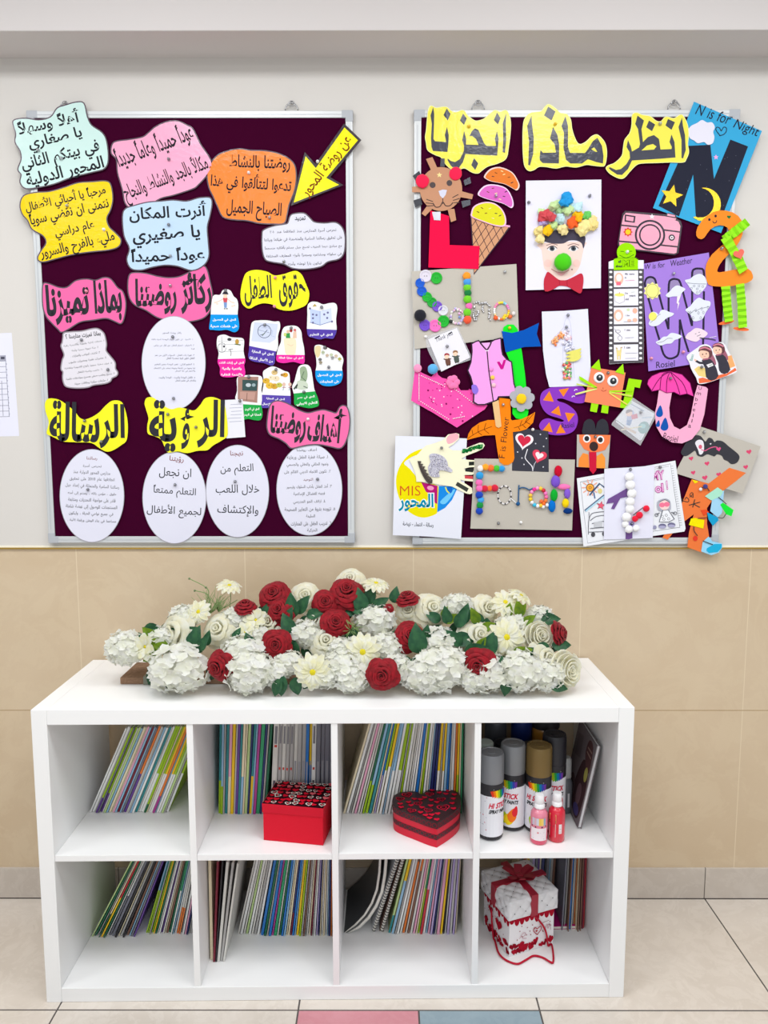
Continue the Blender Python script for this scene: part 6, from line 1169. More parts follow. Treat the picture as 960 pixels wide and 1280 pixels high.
def book(M, t, d, h, spec, label, group, dots=None):
    """spec: main colour, or main/lower colour with the share the lower one takes"""
    main = spec[0]; low = spec[1] if len(spec) > 1 else None; fr = spec[2] if len(spec) > 2 else .45
    T = thing('book', label, 'book', group=group, M=M); c = mat(NAMES[main][1], .38, .4)
    b = MB(); z1 = h; z0 = 0
    if low: b.box((0, 0, 0), (t, .0016, h*fr), mat(NAMES[low][1], .38, .4)); z0 = h*fr
    b.box((0, 0, z0), (t, .0016, h), c)
    b.box((0, .0016, 0), (.0006, d, h), c); b.box((t-.0006, .0016, 0), (t, d, h), c)
    b.build('cover', T, local=True)
    MB().box((.0007, .0018, .0015), (t-.0007, d-.002, h-.002), PAGE).build('pages', T, local=True)
    if dots:
        b = MB(); b.box((t*.24, -.0001, .02), (t*.76, -.00001, h-.02), mat(tuple(min(255, v+6) for v in NAMES[main][1]), .4))
        for zc, hh, cc in dots: b.box((t*.25, -.0003, zc), (t*.75, -.00002, zc+hh), mat(cc, .5))
        b.build('spine_print', T, local=True)
    return T
def wall_right(i, Y): return (CM @ Vector((CELL[i]+.3365, Y, 0))).x-.0035
def row(x, Y, z, a0, a1, specs, place, group, h=.27, d=.19, tm=.0068, start=0, tj=.25, Yj=.004, dots=None, cell=None, xend=None):
    """books side by side from x to the right, leaning a0..a1 degrees; fills up to the wall of CELL, or to xend"""
    wt = lambda S: sum(q[1] if isinstance(q, tuple) else 1.0 for q in S)
    if len(specs) > 11 and dots is None:
        w0 = wt(specs)          # thin booklets stand between the thicker ones
        specs = [q for k, s in enumerate(specs) for q in ((s, (('w', 'G', 'b', 'C')[k % 4], .5)) if k % 3 == 1 else (s,))]
        tm *= w0/wt(specs)
    n = len(specs); B = []
    for k, s in enumerate(specs):
        q = s if isinstance(s, tuple) else (s, 1.0); sp = q[0].split('/'); sp = [sp[0]]+([sp[1][0], float(sp[1][1:] or .45)] if len(sp) > 1 else [])
        B.append([math.radians(a0+(a1-a0)*k/max(1, n-1)), q[1]*random.uniform(1-tj, 1+tj), h*random.uniform(.985, 1.0), sp])
    gaps = [(h*(math.tan(B[k][0])-math.tan(B[k+1][0])) if k < n-1 and B[k+1][0] < B[k][0] else 0)+.0010 for k in range(n)]
    lim = xend if xend is not None else (wall_right(cell, Y)-h*math.tan(B[-1][0]) if cell is not None else None)
    if lim is not None: tm = max(.003, (lim-x-sum(gaps))/sum(b_[1]/math.cos(b_[0]) for b_ in B))
    for k, (a, tt, hh, sp) in enumerate(B):
        t = tt*tm; i = start+k
        M = Matrix.Translation((x+t*math.sin(a)*math.tan(a), Y+random.uniform(-Yj, Yj), z+t*math.sin(a)+.0003)) @ Matrix.Rotation(a, 4, 'Y')
        nm = NAMES[sp[0]][0]+(' and '+NAMES[sp[1]][0] if len(sp) > 1 else '')
        book(M, t, d, hh, sp, '%s spined book, %s from the left %s' % (nm, ordn(i), place), group, dots(k) if dots else None)
        x += t/math.cos(a)+gaps[k]
    return x, start+n
def after(x, h, a, b_): return x+h*(math.tan(math.radians(a))-math.tan(math.radians(b_)))+.002
def zx(px, py, z): return onZ(px, py, z)
# upper left compartment
p = zx(112.5, 1015, SZ)
row(p.x, -.207, SZ, 24.2, 22.2, ['W', ('W', 1.3), 'L/P.18', ('s', .7), 'L/P.22', 'l', 'b', 'C', 'p', 'b', ('R', 1.1), 's', 'O/P.45', 'w', 'b', 'W', 'T', 'W', ('L/W', 1.3), ('L/g.1', .8), 'L/W', 'Y/W.45', 'O/M.2', 'Y/W', ('L/W', 1.2), 'l', ('L/W', 1.2)], 'in the upper left compartment', 'books leaning in the upper left compartment', h=.268, cell=0, tj=.2)
# upper second compartment
p = zx(273.5, 1016, SZ)
x, i = row(p.x, -.214, SZ, 2.2, 5.2, [('T/L.35', 1), ('b/L.3', .8), ('T', 1.1), 'p/C.4', 'Y', 'P', ('T', .7), 'C/b.4', 'l', ('N', .7), 'T/Y.4', 'M', ('e', 1.3), ('N', .8), ('g', 1)], 'behind the red box', 'books behind the red box', h=.272, tm=.0079, tj=.1)
def d2(k): return [(.04, .055, (90, 90, 100)), (.125 if k != 0 else .19, .007, (196, 60, 50)), (.2, .05, (120, 118, 124))] if k in (0, 1, 2, 3, 4, 10) else [(.05, .1, (150, 150, 156))]
row(after(x, .272, 5.2, 3.2), -.21, SZ, 3.2, 1.2, [('w', 1.5), 'G', 'w', 'G', 'G', 'w', 'G', 'G', ('B', .8), ('Y/B.5', .6), ('W', 1.2), ('s', 1.2), 's', ('s', 1.2), 's'], 'behind the red box', 'books behind the red box', h=.278, cell=1, start=i, tj=.08, dots=d2)
# upper third compartment
p = zx(429, 1017, SZ)
row(p.x, -.213, SZ, 15.5, 0.4, ['C', 'W', 'w', 'p', 'w', ('g/L.35', .9), ('b/L.3', 1.1), ('T', 1.1), ('B/v.4', .7), 'L/W', 'Y/W.5', ('b/W', 1.1), 'W', ('L/W', 1.4), ('L/g.1', .6), 'W', 'w', ('W', .9), ('W', .7), ('B', 1.4), ('L', .8), 'W', ('w', .8), ('N', 1.3), ('N', .7), 'Y/W', ('Y/W', .8), ('b', 1.2), ('B', .8), 'W', ('O', .9), 'Y/L.4', ('e', .8)], 'behind the heart box', 'books behind the heart box', h=.28, cell=2, tj=.15)
# lower left compartment
p = zx(114.5, 1170.5, BZ)
x, i = row(p.x, -.226, BZ, 28, 21.5, [('l', .6), ('g', .7), ('C/g.3', .6), ('r/Y.5', .7), ('g', .7), ('W/s.5', .9), ('s', 1.1), ('K', 1), ('G', 1.1), ('K', .8), ('n', .9), ('s', .7), ('P', .6)], 'in the lower left compartment', 'books leaning in the lower left compartment', h=.262, tm=.006, tj=.15, Yj=.006)
p = zx(170, 1166, BZ)
row(max(p.x, after(x, .262, 21.5, 17)), -.214, BZ, 17, 11, ['b/L.5', ('T/L.5', .8), ('L', .9), ('Y', .7), ('g', .9), 'W', ('P', .7), ('w', .8), 'n', ('g', 1.1), ('e/W.5', .8), 'W', 'w/O.3', ('w/O.3', .8), 'W', ('p', .9), ('N', .8), ('G', 1.1)], 'in the lower left compartment', 'books leaning in the lower left compartment', h=.27, cell=0, start=i, tj=.15, Yj=.006)
# lower second compartment
p = zx(259.5, 1200, BZ)
x, i = row(max(p.x, (CM @ Vector((CELL[1], -.3, 0))).x+.003), -.315, BZ, .4, .4, [('C', 1.0)], 'in the lower second compartment', 'books in the lower second compartment', h=.3, d=.21, tm=.0075, tj=0, Yj=0)
x, i = row(x+.0005, -.322, BZ, 3.5, 9.0, [('R', .8), ('K', .5), ('w', 1.0), ('G', .9), ('w', .7)], 'in the lower second compartment', 'books in the lower second compartment', h=.285, d=.21, tm=.0068, start=i, tj=0, Yj=.002)
p = zx(289, 1166.5, BZ)
x, i = row(max(p.x-.006, x+.012), -.216, BZ, 13, 10.8, ['w', 'W', 'w', 'l', 'W', 'w', 'G', 'W'], 'in the lower second compartment', 'books in the lower second compartment', h=.272, tm=.0054, start=i, Yj=.002)
x, i = row(after(x, .272, 10.8, 10.3), -.222, BZ, 10.3, 6, [('B', 1.2), 'g', ('B', 1.2), ('M', .7), ('e', 1.2), ('g', .8), ('B', 1), ('b', .7), ('C', .7), ('N/R.25', .7), ('B', .9), ('Y', 1), ('L', .8)], 'in the lower second compartment', 'books in the lower second compartment', h=.272, tm=.0062, start=i, tj=.1, Yj=.003)
row(x+.001, -.222, BZ, 6, .5, ['G', 'n', 'w', 'C', ('R', .8), 'W', ('v', 1.1), ('N', .7), 'W', ('C', 1.2), 'W', ('N', 1.2), ('O', .6), ('n', .7)], 'in the lower second compartment', 'books in the lower second compartment', h=.272, cell=1, start=i, tj=.1, Yj=.004)
# lower third compartment: two bent magazines, two spiral notebooks, workbooks
def magazine(label, prof, t, Y, d, cover, pages=PAGE):
    """prof: (x, z) points of the bent back cover from the shelf upwards"""
    T = thing('magazine', label, 'magazine', (prof[0][0], Y, BZ)); n = len(prof)
    nr = []
    for i in range(n):
        a = prof[max(0, i-1)]; b_ = prof[min(n-1, i+1)]; l = math.hypot(b_[0]-a[0], b_[1]-a[1]); nr.append(((b_[1]-a[1])/l, -(b_[0]-a[0])/l))
    def slab(o0, o1, y0, y1, nm, m):
        V = []; Fc = []
        for i in range(n):
            for o_, y in ((o0, y0), (o1, y0), (o1, y1), (o0, y1)): V.append((prof[i][0]+nr[i][0]*o_, y, max(BZ+.0003, prof[i][1]+nr[i][1]*o_)))
        for i in range(n-1):
            for k in range(4): Fc.append((4*i+k, 4*i+(k+1) % 4, 4*i+4+(k+1) % 4, 4*i+4+k))
        Fc += [(0, 1, 2, 3), (4*n-4, 4*n-1, 4*n-2, 4*n-3)]
        o = mesh(nm, V, Fc, m, None, T, True); o.data.set_sharp_from_angle(angle=math.radians(50)); return o
    slab(0, .0008, Y, Y+d, 'cover', cover); slab(.0009, t-.0009, Y+.0015, Y+d-.002, 'pages', pages); slab(t-.0008, t, Y, Y+d, 'cover', cover)
    return T
xl = zx(429.5, 1166, BZ).x
DKM = mat((58, 60, 62), .3, .5)
pr = [(xl+.001, BZ+.0005), (xl+.03, BZ+.026), (xl+.056, BZ+.055), (xl+.076, BZ+.09), (xl+.09, BZ+.13), (xl+.097, BZ+.18), (xl+.1, BZ+.235), (xl+.1, BZ+.29)]
magazine('dark covered magazine bent against the left side of the lower third compartment', pr, .008, -.21, .19, DKM)
magazine('pale magazine bent behind the dark one in the lower third compartment', [(x+.0092+.0012*k, z-.0+.0004) for k, (x, z) in enumerate(pr)][0:1]+[(x+.0092+.0012*k, z-.006) for k, (x, z) in enumerate(pr)][1:], .008, -.212, .19, mat((206, 206, 202), .4, .4))
def spiral(x, ang, label, cov):
    a = math.radians(ang); h = .25; t = .011; M = Matrix.Translation((x, -.214, BZ+t*math.sin(a)+.0004)) @ Matrix.Rotation(a, 4, 'Y')
    T = thing('spiral_notebook', label, 'notebook', M=M)
    MB().box((0, .006, 0), (.0012, .19, h), cov).box((t-.0012, .006, 0), (t, .19, h), cov).build('cover', T, local=True)
    MB().box((.0014, .005, .001), (t-.0014, .188, h-.002), PAGE).build('pages', T, local=True)
    b = MB(); dk = mat((40, 38, 42), .35, .5); n = 30
    for k in range(n):
        z = .006+k*(h-.012)/(n-1); b.tube([(t/2+.0045*math.cos(u), .0045+.005*math.sin(u), z+.0012*u/6.3) for u in [i*2*PI/10 for i in range(11)]], .0011, dk, 5)
    b.build('spiral_binding', T, smooth=True, local=True)
    return x+t/math.cos(a)
x0 = zx(464, 1166, BZ).x
x0 = max(x0, xl+.062)
x1 = spiral(x0, 17.5, 'black spiral bound notebook next to the bent magazines', mat((200, 200, 204), .4))
x2 = spiral(after(x1, .25, 17.5, 15.5), 15.5, 'second spiral bound notebook, with a brown cover, beside the workbooks', mat((128, 96, 84), .5))
x, i = row(after(x2, .25, 15.5, 13), -.214, BZ, 13, 3, [('l/T.2', 1.1), ('Y/b.6', 1.2), 'W', 'w', ('n/O.8', 1.2), ('O/n.7', .9), 'w', ('p', .9), ('e/L.5', .8), 'p/r.5', ('W', .9), ('p', .8), 'v', ('N', .5), ('p', 1.2), ('Y', 1), ('K', .5), ('v', 1), 'w', ('v', .8)], 'beside the spiral notebooks', 'workbooks beside the spiral notebooks', h=.272, cell=2, tj=.12, Yj=.004)
xr_ = CM @ Vector((CELL[3]-.016, -.2, 0))
# lower right compartment, behind the gift box
p = zx(664, 1160, BZ)
x, i = row(p.x-.03, -.112, BZ, 1.5, 2.5, ['C', 'w', 'O', ('Y', 1.3), 'G', 'v', 's', 'P', ('N', 1.2), 'K', 's', 'G', 'n'], 'behind the white gift box', 'books behind the white gift box', h=.268, d=.085, tm=.0066, Yj=.004)
x, i = row(after(x, .268, 2.5, 2), -.195, BZ, 2, .3, ['s', ('K', .6), 'G', ('n', .8), ('B', 1.5), 'n', ('G', .7), ('O', .6), 'n', ('W', .7), ('n', .8), ('R', 1.1), ('r', .7)], 'behind the white gift box', 'books behind the white gift box', h=.275, d=.16, cell=3, start=i, Yj=.012)
T = thing('book', 'flat magenta book lying beside the white gift box', 'book', M=Matrix.Translation(zx(690, 1162, BZ)+Vector((0, 0, .0003))) @ Matrix.Rotation(.05, 4, 'Z'))
MB().box((0, 0, 0), (.085, .1, .0007), mat((190, 20, 120), .4)).box((0, 0, .0083), (.085, .1, .009), mat((190, 20, 120), .4)).box((0, 0, .0007), (.0008, .1, .0083), mat((190, 20, 120), .4)).build('cover', T, local=True); MB().box((.001, .001, .0008), (.084, .099, .0082), PAGE).build('pages', T, local=True)
# ------------------------------------------------------------------ boxes, spray cans and bottles
def plane_map(o, ex, ey, n):
    return lambda x, y, k=0: o+ex*x+ey*y+n*(.00004*k+.00006)
def boxframe(P1, P2, depth):
    ex = (P2-P1).normalized(); ey = Vector((0, 0, 1)).cross(ex); w = (P2-P1).length
    return ex, ey, w
# red box with a heart patterned lid
z = SZ+.0006
P1, P2 = onZ(329.5, 1050, z), onZ(404, 1057, z); ex, ey, w = boxframe(P1, P2, 0); dpt = .118
hb = zAt(P1, 1015)-z; ht = zAt(P1, 1004)-z
ang = math.atan2(ex.y, ex.x)
T = thing('gift_box', 'red textured box with a heart patterned lid, upper second compartment', 'box', P1, ang)
M_RB = mat((226, 16, 46), .7, .25, bump=(420, .5, 'n')); M_RL = mat((205, 12, 42), .65, .25, bump=(420, .5, 'n'))
def knit(m):
    n = m.node_tree.nodes; L = m.node_tree.links; b_ = n['Principled BSDF']; tc = n.new('ShaderNodeTexCoord'); br = n.new('ShaderNodeTexBrick'); br.inputs['Scale'].default_value = 95; br.inputs['Mortar Size'].default_value = .03; br.offset = .5
    mp_ = n.new('ShaderNodeMapping'); mp_.inputs['Rotation'].default_value = (PI/2, 0, 0); L.new(tc.outputs['Object'], mp_.inputs['Vector']); L.new(mp_.outputs[0], br.inputs['Vector'])
    bp = n.new('ShaderNodeBump'); bp.inputs['Strength'].default_value = .8; bp.inputs['Distance'].default_value = .002; bp.invert = True; L.new(br.outputs['Fac'], bp.inputs['Height']); L.new(bp.outputs['Normal'], b_.inputs['Normal'])
    return m
M_RB = knit(M_RB)
MB().box((0, 0, 0), (w, dpt, ht-.003), M_RB, bev=.001).build('body', T, local=True)
lid = MB().box((-.002, -.002, hb), (w+.002, dpt+.002, ht), M_RL, bev=.001).build('lid', T, local=True)
LM_ = plane_map(P1+Vector((0, 0, ht))-ex*.002-ey*.002, ex, ey, Vector((0, 0, 1)))
a = Art(LM_); a.poly(rect(.001, .001, w+.003, dpt+.003), (44, 14, 22))
random.seed(12)
for i in range(9):
    for j in range(7):
        hx, hy = .012+i*(w-.016)/8+random.uniform(-.003, .003), .011+j*(dpt-.014)/6+random.uniform(-.002, .002); s_ = random.uniform(.014, .021); an = 180+random.uniform(-25, 25); q = random.random()
        c = (206, 20, 44) if q < .62 else (226, 214, 206) if q < .86 else (214, 96, 104)
        if c[1] > 150: a.poly(heart(hx, hy, s_, an), c); a.poly(heart(hx, hy, s_*.68, an), (44, 14, 22)); a.poly(heart(hx, hy, s_*.34, an), (200, 60, 70))
        else: a.poly(heart(hx, hy, s_*.9, an), c)
a.build('heart_print', lid)
# heart shaped box
H7 = Z(410, 880, 4.8)
top = H7([(385,580),(395,552),(430,532),(490,524),(535,528),(562,541),(600,515),(660,504),(730,511),(780,533),(797,570),(790,612),(750,652),(700,686),(655,712),(600,697),(520,667),(440,637),(396,612)])
tip = H7([(655, 865)])[0]; Pt = onZ(tip[0], tip[1], SZ+.0005); ht = zAt(Pt, H7([(655, 712)])[0][1])-SZ
hp = smooth_loop([tuple(onZ(x, y, SZ+ht)[:2]) for x, y in top[:14]], 4, False)+smooth_loop([tuple(onZ(x, y, SZ+ht)[:2]) for x, y in top[14:]+top[:1]], 4, False)
def prism(mb, P, z0, z1, m, cap=True):
    n = len(P); V = [(x, y, z0) for x, y in P]+[(x, y, z1) for x, y in P]; Fc = [(i, (i+1) % n, n+(i+1) % n, n+i) for i in range(n)]
    if cap:
        t = [tuple(q) for q in tessellate_polygon([[Vector((x, y, 0)) for x, y in P]])]; Fc += [tuple(n+i for i in q) for q in t]+[tuple(reversed(q)) for q in t]
    return mb.add(V, Fc, m)
cxy = (sum(p[0] for p in hp)/len(hp), sum(p[1] for p in hp)/len(hp))
T = thing('heart_box', 'red and black heart shaped box in the upper third compartment', 'box', (cxy[0], cxy[1], SZ))
hin = offset(hp, -.002); M_HB = mat((206, 10, 46), .4, .4); M_HK = mat((48, 22, 28), .45, .4)
prism(MB(), hin, SZ+.0005, SZ+ht-.004, M_HB).build('body', T)
lid = prism(MB(), hp, SZ+ht*.74, SZ+ht, M_HK).build('lid', T)
a = Art(lambda x, y, k=0: Vector((x, y, SZ+ht+.00006+.00003*k))); random.seed(6)
inside = lambda x, y: sum(((p[1] > y) != (q[1] > y)) and x < (q[0]-p[0])*(y-p[1])/(q[1]-p[1])+p[0] for p, q in zip(hp, hp[1:]+hp[:1])) % 2 == 1
x0, x1, y0, y1 = min(p[0] for p in hp), max(p[0] for p in hp), min(p[1] for p in hp), max(p[1] for p in hp); used = []; k = 0
for _ in range(900):
    x, y, s_ = random.uniform(x0, x1), random.uniform(y0, y1), random.choice((.036, .03, .024, .015))
    if all(inside(x+dx*s_*.55, y+dy*s_*.55) for dx, dy in ((1,0),(-1,0),(0,1),(0,-1),(.7,.7),(-.7,-.7),(.7,-.7),(-.7,.7))) and all(math.hypot(x-u, y-v) > .5*(s_+r_) for u, v, r_ in used):
        used.append((x, y, s_)); an = 180+random.uniform(-20, 20); k += 1
        if s_ > .02: a.poly(heart(x, y, s_, an), (206, 30, 60)); a.poly(heart(x, y, s_*.8, an), (40, 18, 24)); a.poly(heart(x, y, s_*.5, an), (206, 30, 60)); a.poly(heart(x, y, s_*.36, an), (40, 18, 24))
        else: a.poly(heart(x, y, s_, an), (200, 24, 52))
a.build('heart_print', lid)
def wrap(P, off):                     # strip round an outline: u along it in metres, v up
    Q = offset(P, off); S = [0]
    for i in range(len(Q)): S.append(S[-1]+math.hypot(Q[(i+1) % len(Q)][0]-Q[i][0], Q[(i+1) % len(Q)][1]-Q[i][1]))
    def mp(u, v, k=0):
        u = max(0, min(S[-1]-1e-6, u)); i = next(j for j in range(len(Q)) if S[j+1] > u); t = (u-S[i])/(S[i+1]-S[i]); q, r_ = Q[i], Q[(i+1) % len(Q)]
        return Vector((q[0]+(r_[0]-q[0])*t, q[1]+(r_[1]-q[1])*t, v))
    return mp, S[-1]
mp, Ls = wrap(hin, .0006); b = MB(); n = 160
V = []; Fc = []
for i in range(n+1): V += [mp(Ls*i/n, SZ+ht*.30), mp(Ls*i/n, SZ+ht*.5)]
for i in range(n): Fc.append((2*i, 2*i+2, 2*i+3, 2*i+1))
b.add(V, Fc, M_HK)
lace = Art(wrap(hin, .0009)[0]); nn = int(Ls/.015)
for i in range(nn): lace.line([(Ls*i/nn+.006*math.cos(t), SZ+ht*.4+.0055*math.sin(t)) for t in [j*2*PI/10 for j in range(11)]], .0012, (170, 20, 50))
b.build('lace_band', T); lace.build('lace_print', T)
lace = Art(wrap(hp, .0004)[0])
for i in range(nn): lace.line([(Ls*i/nn+.006*math.cos(t), SZ+ht*.86+.006*math.sin(t)) for t in [j*2*PI/10 for j in range(11)]], .0013, (150, 30, 50))
lace.build('lace_print', lid)

# spray cans
LAB = (232, 232, 238)
def cyl_art(T, c, r, pfn=pap):        # u: metres round from the front (to the viewer's right), v: height
    f0 = math.atan2(CAMO.y-c.y, CAMO.x-c.x)
    return Art(lambda u, v, k=0: Vector((c.x+(r+.0003+.00004*k)*math.cos(f0+u/r), c.y+(r+.0003+.00004*k)*math.sin(f0+u/r), c.z+v)), pfn=pfn)
def cylfill(a, P, c, n=14):
    x0, x1 = min(p[0] for p in P), max(p[0] for p in P); V = []; Fc = []
    for i in range(n+1):
        x = x0+(x1-x0)*(.002+.996*i/n); ys = [p[1]+(q[1]-p[1])*(x-p[0])/(q[0]-p[0]) for p, q in zip(P, P[1:]+P[:1]) if (p[0] > x) != (q[0] > x)]
        V += [(x, min(ys)), (x, max(ys))] if ys else [V[-2], V[-1]]
    for i in range(n): Fc.append((2*i, 2*i+2, 2*i+3, 2*i+1))
    a.raw(V, Fc, c)
def spray(label, px, py, D, H, capc, capm=.25, turn=0, dark=False, text=True, group='spray paint cans'):
    r = D/2; f_ = onZ(px, py, SZ+.0006); c = f_+Vector((f_.x-CAMO.x, f_.y-CAMO.y, 0)).normalized()*r
    T = thing('spray_can', label, 'spray can', c, 0, group); k = H/.23; MM = Matrix.Translation(c); rim = metal((150, 150, 155), .25); bk = plast((44, 42, 46), .35)
    b = MB(); b.lathe([(0, 0), (r*.9, 0, rim), (r*.985, .003, rim), (r, .006*k, bk), (r, .148*k, bk), (r*.96, .154*k, bk), (r*.9, .157*k, rim), (0, .157*k, rim)], bk, 36, MM); b.build('can', T, auto=40)
    b = MB(); cp = mat(capc, .35, .45, metal=capm); b.lathe([(r*.93, .150*k), (r*.985, .154*k), (r*1.0, .158*k), (r*.985, .222*k), (r*.93, .2285*k), (r*.8, .229*k), (r*.76, .2272*k), (r*.34, .2272*k), (r*.3, .2284*k), (0, .2286*k)], cp, 36, MM); b.build('cap', T, auto=40)
    if not dark:
        a = cyl_art(T, c, r); U = PI*r; n = 24
        for i in range(n): a.k = 0; a.poly(rect(-U*.98+i*U*1.96/n, .012*k, -U*.98+(i+1)*U*1.96/n, .122*k), LAB)
        a.build('label', T); a = cyl_art(T, c, r); t0 = turn*r; a.k = 2
        if text:
            cols = [(220, 60, 40), (236, 120, 30), (240, 200, 30), (150, 190, 40), (40, 150, 70), (30, 120, 160), (60, 70, 170), (110, 60, 150)]
            for i, c_ in enumerate(cols):
                u = t0+(i-3.5)*.0062
                a.poly([(u-.004, .137*k-abs(i-3.5)*.0004), (u+.003, .139*k-abs(i-3.5)*.0004), (u+.0045+(i-3.5)*-.0006, .117*k+abs(i-3.5)*.0017), (u-.0005+(i-3.5)*-.0006, .113*k+abs(i-3.5)*.0017)], c_)
            a.line([(t0-.018, .1405*k), (t0+.018, .1405*k)], .0011, (220, 220, 220))
            for body, v, hh, w_, c_ in (('HI STICK', .097*k, .0145, .056, (212, 26, 60)), ('SPRAY PAINTS', .081*k, .0105, .056, (30, 28, 34))):
                V, Fc = glyphs(body, .035, 3); xx = [q[0] for q in V]; yy = [q[1] for q in V]; x0_, x1_, y0_, y1_ = min(xx), max(xx), min(yy), max(yy)
                a.raw([(t0+(x-(x0_+x1_)/2)/(x1_-x0_)*w_+.25*((y-y0_)/(y1_-y0_)-.5)*hh, v+((y-y0_)/(y1_-y0_)-.5)*hh) for x, y in V], Fc, c_)
            for q, c_ in () if turn > .5 else (([(-.02,.04),(-.006,.052),(.002,.03),(-.012,.02)], (170, 200, 40)), ([(-.012,.036),(.006,.05),(.016,.028),(0,.018)], (246, 212, 40)), ([(.0,.044),(.018,.066),(.024,.04),(.01,.026)], (240, 120, 40)), ([(.012,.055),(.024,.072),(.027,.05),(.018,.042)], (222, 50, 60))): cylfill(a, smooth_loop([(t0+u, v*k) for u, v in q], 3), c_)
            for j, v in enumerate((.118, .108, .07, .064, .05, .044, .03)): a.line([(t0-.058, v*k), (t0-.034-(j % 3)*.004, v*k)], .0018 if j % 2 == 0 else .001, (200, 50, 80) if j % 2 == 0 else (150, 150, 160))
        a.build('label_print', T)
    return T
spray('silver capped spray can standing first from the left beside the divider', 612.5, 1052, .066, .228, (128, 130, 135), turn=.75)
spray('silver capped spray can with a rainbow splash, second from the left', 639.5, 1040, .066, .232, (132, 134, 138), turn=-.38)
spray('gold capped spray can standing behind the pink paint bottle', 671.5, 1043.5, .068, .232, (122, 99, 54), turn=-.12)
spray('black capped spray can standing behind the red paint bottle', 690.5, 1031, .064, .243, (36, 35, 42), .05, turn=.05)
spray('black spray can in the back row behind the first silver cap', 629, 1020, .06, .2, (38, 38, 42), .05, dark=True)
spray('grey capped dark can at the back left of the spray cans', 618, 1005, .062, .236, (70, 72, 78), .1, dark=True)
spray('dark can with a blue cap at the back of the spray cans', 650, 1004, .06, .24, (24, 44, 110), .1, dark=True)
spray('black can standing in the middle row behind the gold cap', 662, 1022, .06, .196, (30, 30, 34), .05, dark=True)
# paint bottles
def bottle(label, px, py, D, H, liquid, capc, band, name='paint_bottle', clear=False):
    r = D/2; f_ = onZ(px, py, SZ+.0006); c = f_+Vector((f_.x-CAMO.x, f_.y-CAMO.y, 0)).normalized()*r; MM = Matrix.Translation(c)
    T = thing(name, label, 'bottle', c, 0, 'small paint bottles'); body = mat(liquid, .18, .5, coat=.5)
    up = mat(tuple(int(v*.6+90) for v in liquid), .2, .5, coat=.5) if clear else body
    MB().lathe([(0, 0), (r*.9, 0), (r, .003), (r, H*.16, body), (r, H*.55, up), (r*.96, H*.63, up), (r*.72, H*.69, up), (r*.5, H*.715, up), (r*.46, H*.74, up), (0, H*.74, up)], body, 30, MM).build('bottle', T, auto=50)
    MB().lathe([(r*.5, H*.73), (r*.62, H*.735), (r*.62, H*.80), (r*.5, H*.825), (r*.56, H*.84), (r*.55, H*.97), (r*.48, H), (0, H)], plast(capc, .35), 24, MM).build('cap', T, auto=40)
    a = cyl_art(T, c, r)
    if band == 'pink':
        for i in range(8): a.k = 0; a.poly(rect(-.022+i*.0055, H*.1, -.022+(i+1)*.0055, H*.36), (232, 222, 226))
        for i in range(6): a.k = 0; a.poly(rect(-.018+i*.006, H*.42, -.018+(i+1)*.006, H*.57), ((196, 190, 206), (206, 170, 180), (200, 200, 214), (226, 190, 90), (236, 200, 110), (150, 170, 190))[i])
        a.k = 3; a.line([(-.02, H*.395), (-.008, H*.38), (.008, H*.385), (.02, H*.4)], .0034, (50, 44, 60)); a.poly(star(-.002, H*.27, .003), (214, 50, 60)); a.line([(.004, H*.27), (.014, H*.27)], .0008, (160, 150, 160)); a.line([(-.014, H*.14), (.014, H*.14)], .0016, (90, 86, 96)); a.line([(-.013, H*.2), (.012, H*.2)], .0008, (150, 145, 150))
    else:
        a.poly(rect(-.02, H*.12, -.002, H*.4), (228, 222, 222)); a.poly(rect(.006, H*.2, .014, H*.4), (226, 216, 218)); a.poly(rect(-.02, H*.42, -.001, H*.6), (222, 176, 110)); a.line([(-.02, H*.45), (-.002, H*.45)], .003, (60, 40, 50)); a.line([(-.017, H*.35), (-.006, H*.35)], .0018, (60, 56, 66)); a.k = 5; a.line([(.008, H*.24), (.012, H*.24)], .001, (200, 80, 90)); a.line([(.008, H*.3), (.012, H*.3)], .001, (200, 80, 90))
    a.build('label', T)
bottle('small pink paint bottle with a white cap in front of the gold capped can', 673, 1057, .0435, .126, (214, 60, 96), (236, 234, 236), 'pink', clear=True)
bottle('small red paint bottle with a white cap in front of the black capped can', 695, 1054, .0425, .126, (206, 24, 50), (236, 234, 236), 'red')
f_ = onZ(708.5, 1018.5, SZ+.0006); c = f_+Vector((0, .02, 0)); MM = Matrix.Translation(c); r = .018
T = thing('paint_bottle', 'slim grey bottle with a clear cap between the cans and the leaning board', 'bottle', c, 0, 'small paint bottles'); gm = mat((104, 106, 112), .3, .5)
MB().lathe([(0, 0), (r*.9, 0), (r, .003), (r, .085), (r*.8, .094), (r*.5, .1), (r*.5, .106), (0, .106)], gm, 24, MM).build('bottle', T, auto=50)
MB().lathe([(r*.6, .1), (r*.82, .101), (r*.78, .152), (r*.6, .157), (0, .157)], mat((196, 196, 196), .25, .5, alpha=.75), 24, MM).build('cap', T, auto=50)
a = cyl_art(T, c, r); a.poly(rect(.006, .02, .012, .06), (220, 220, 222)); a.build('label', T)
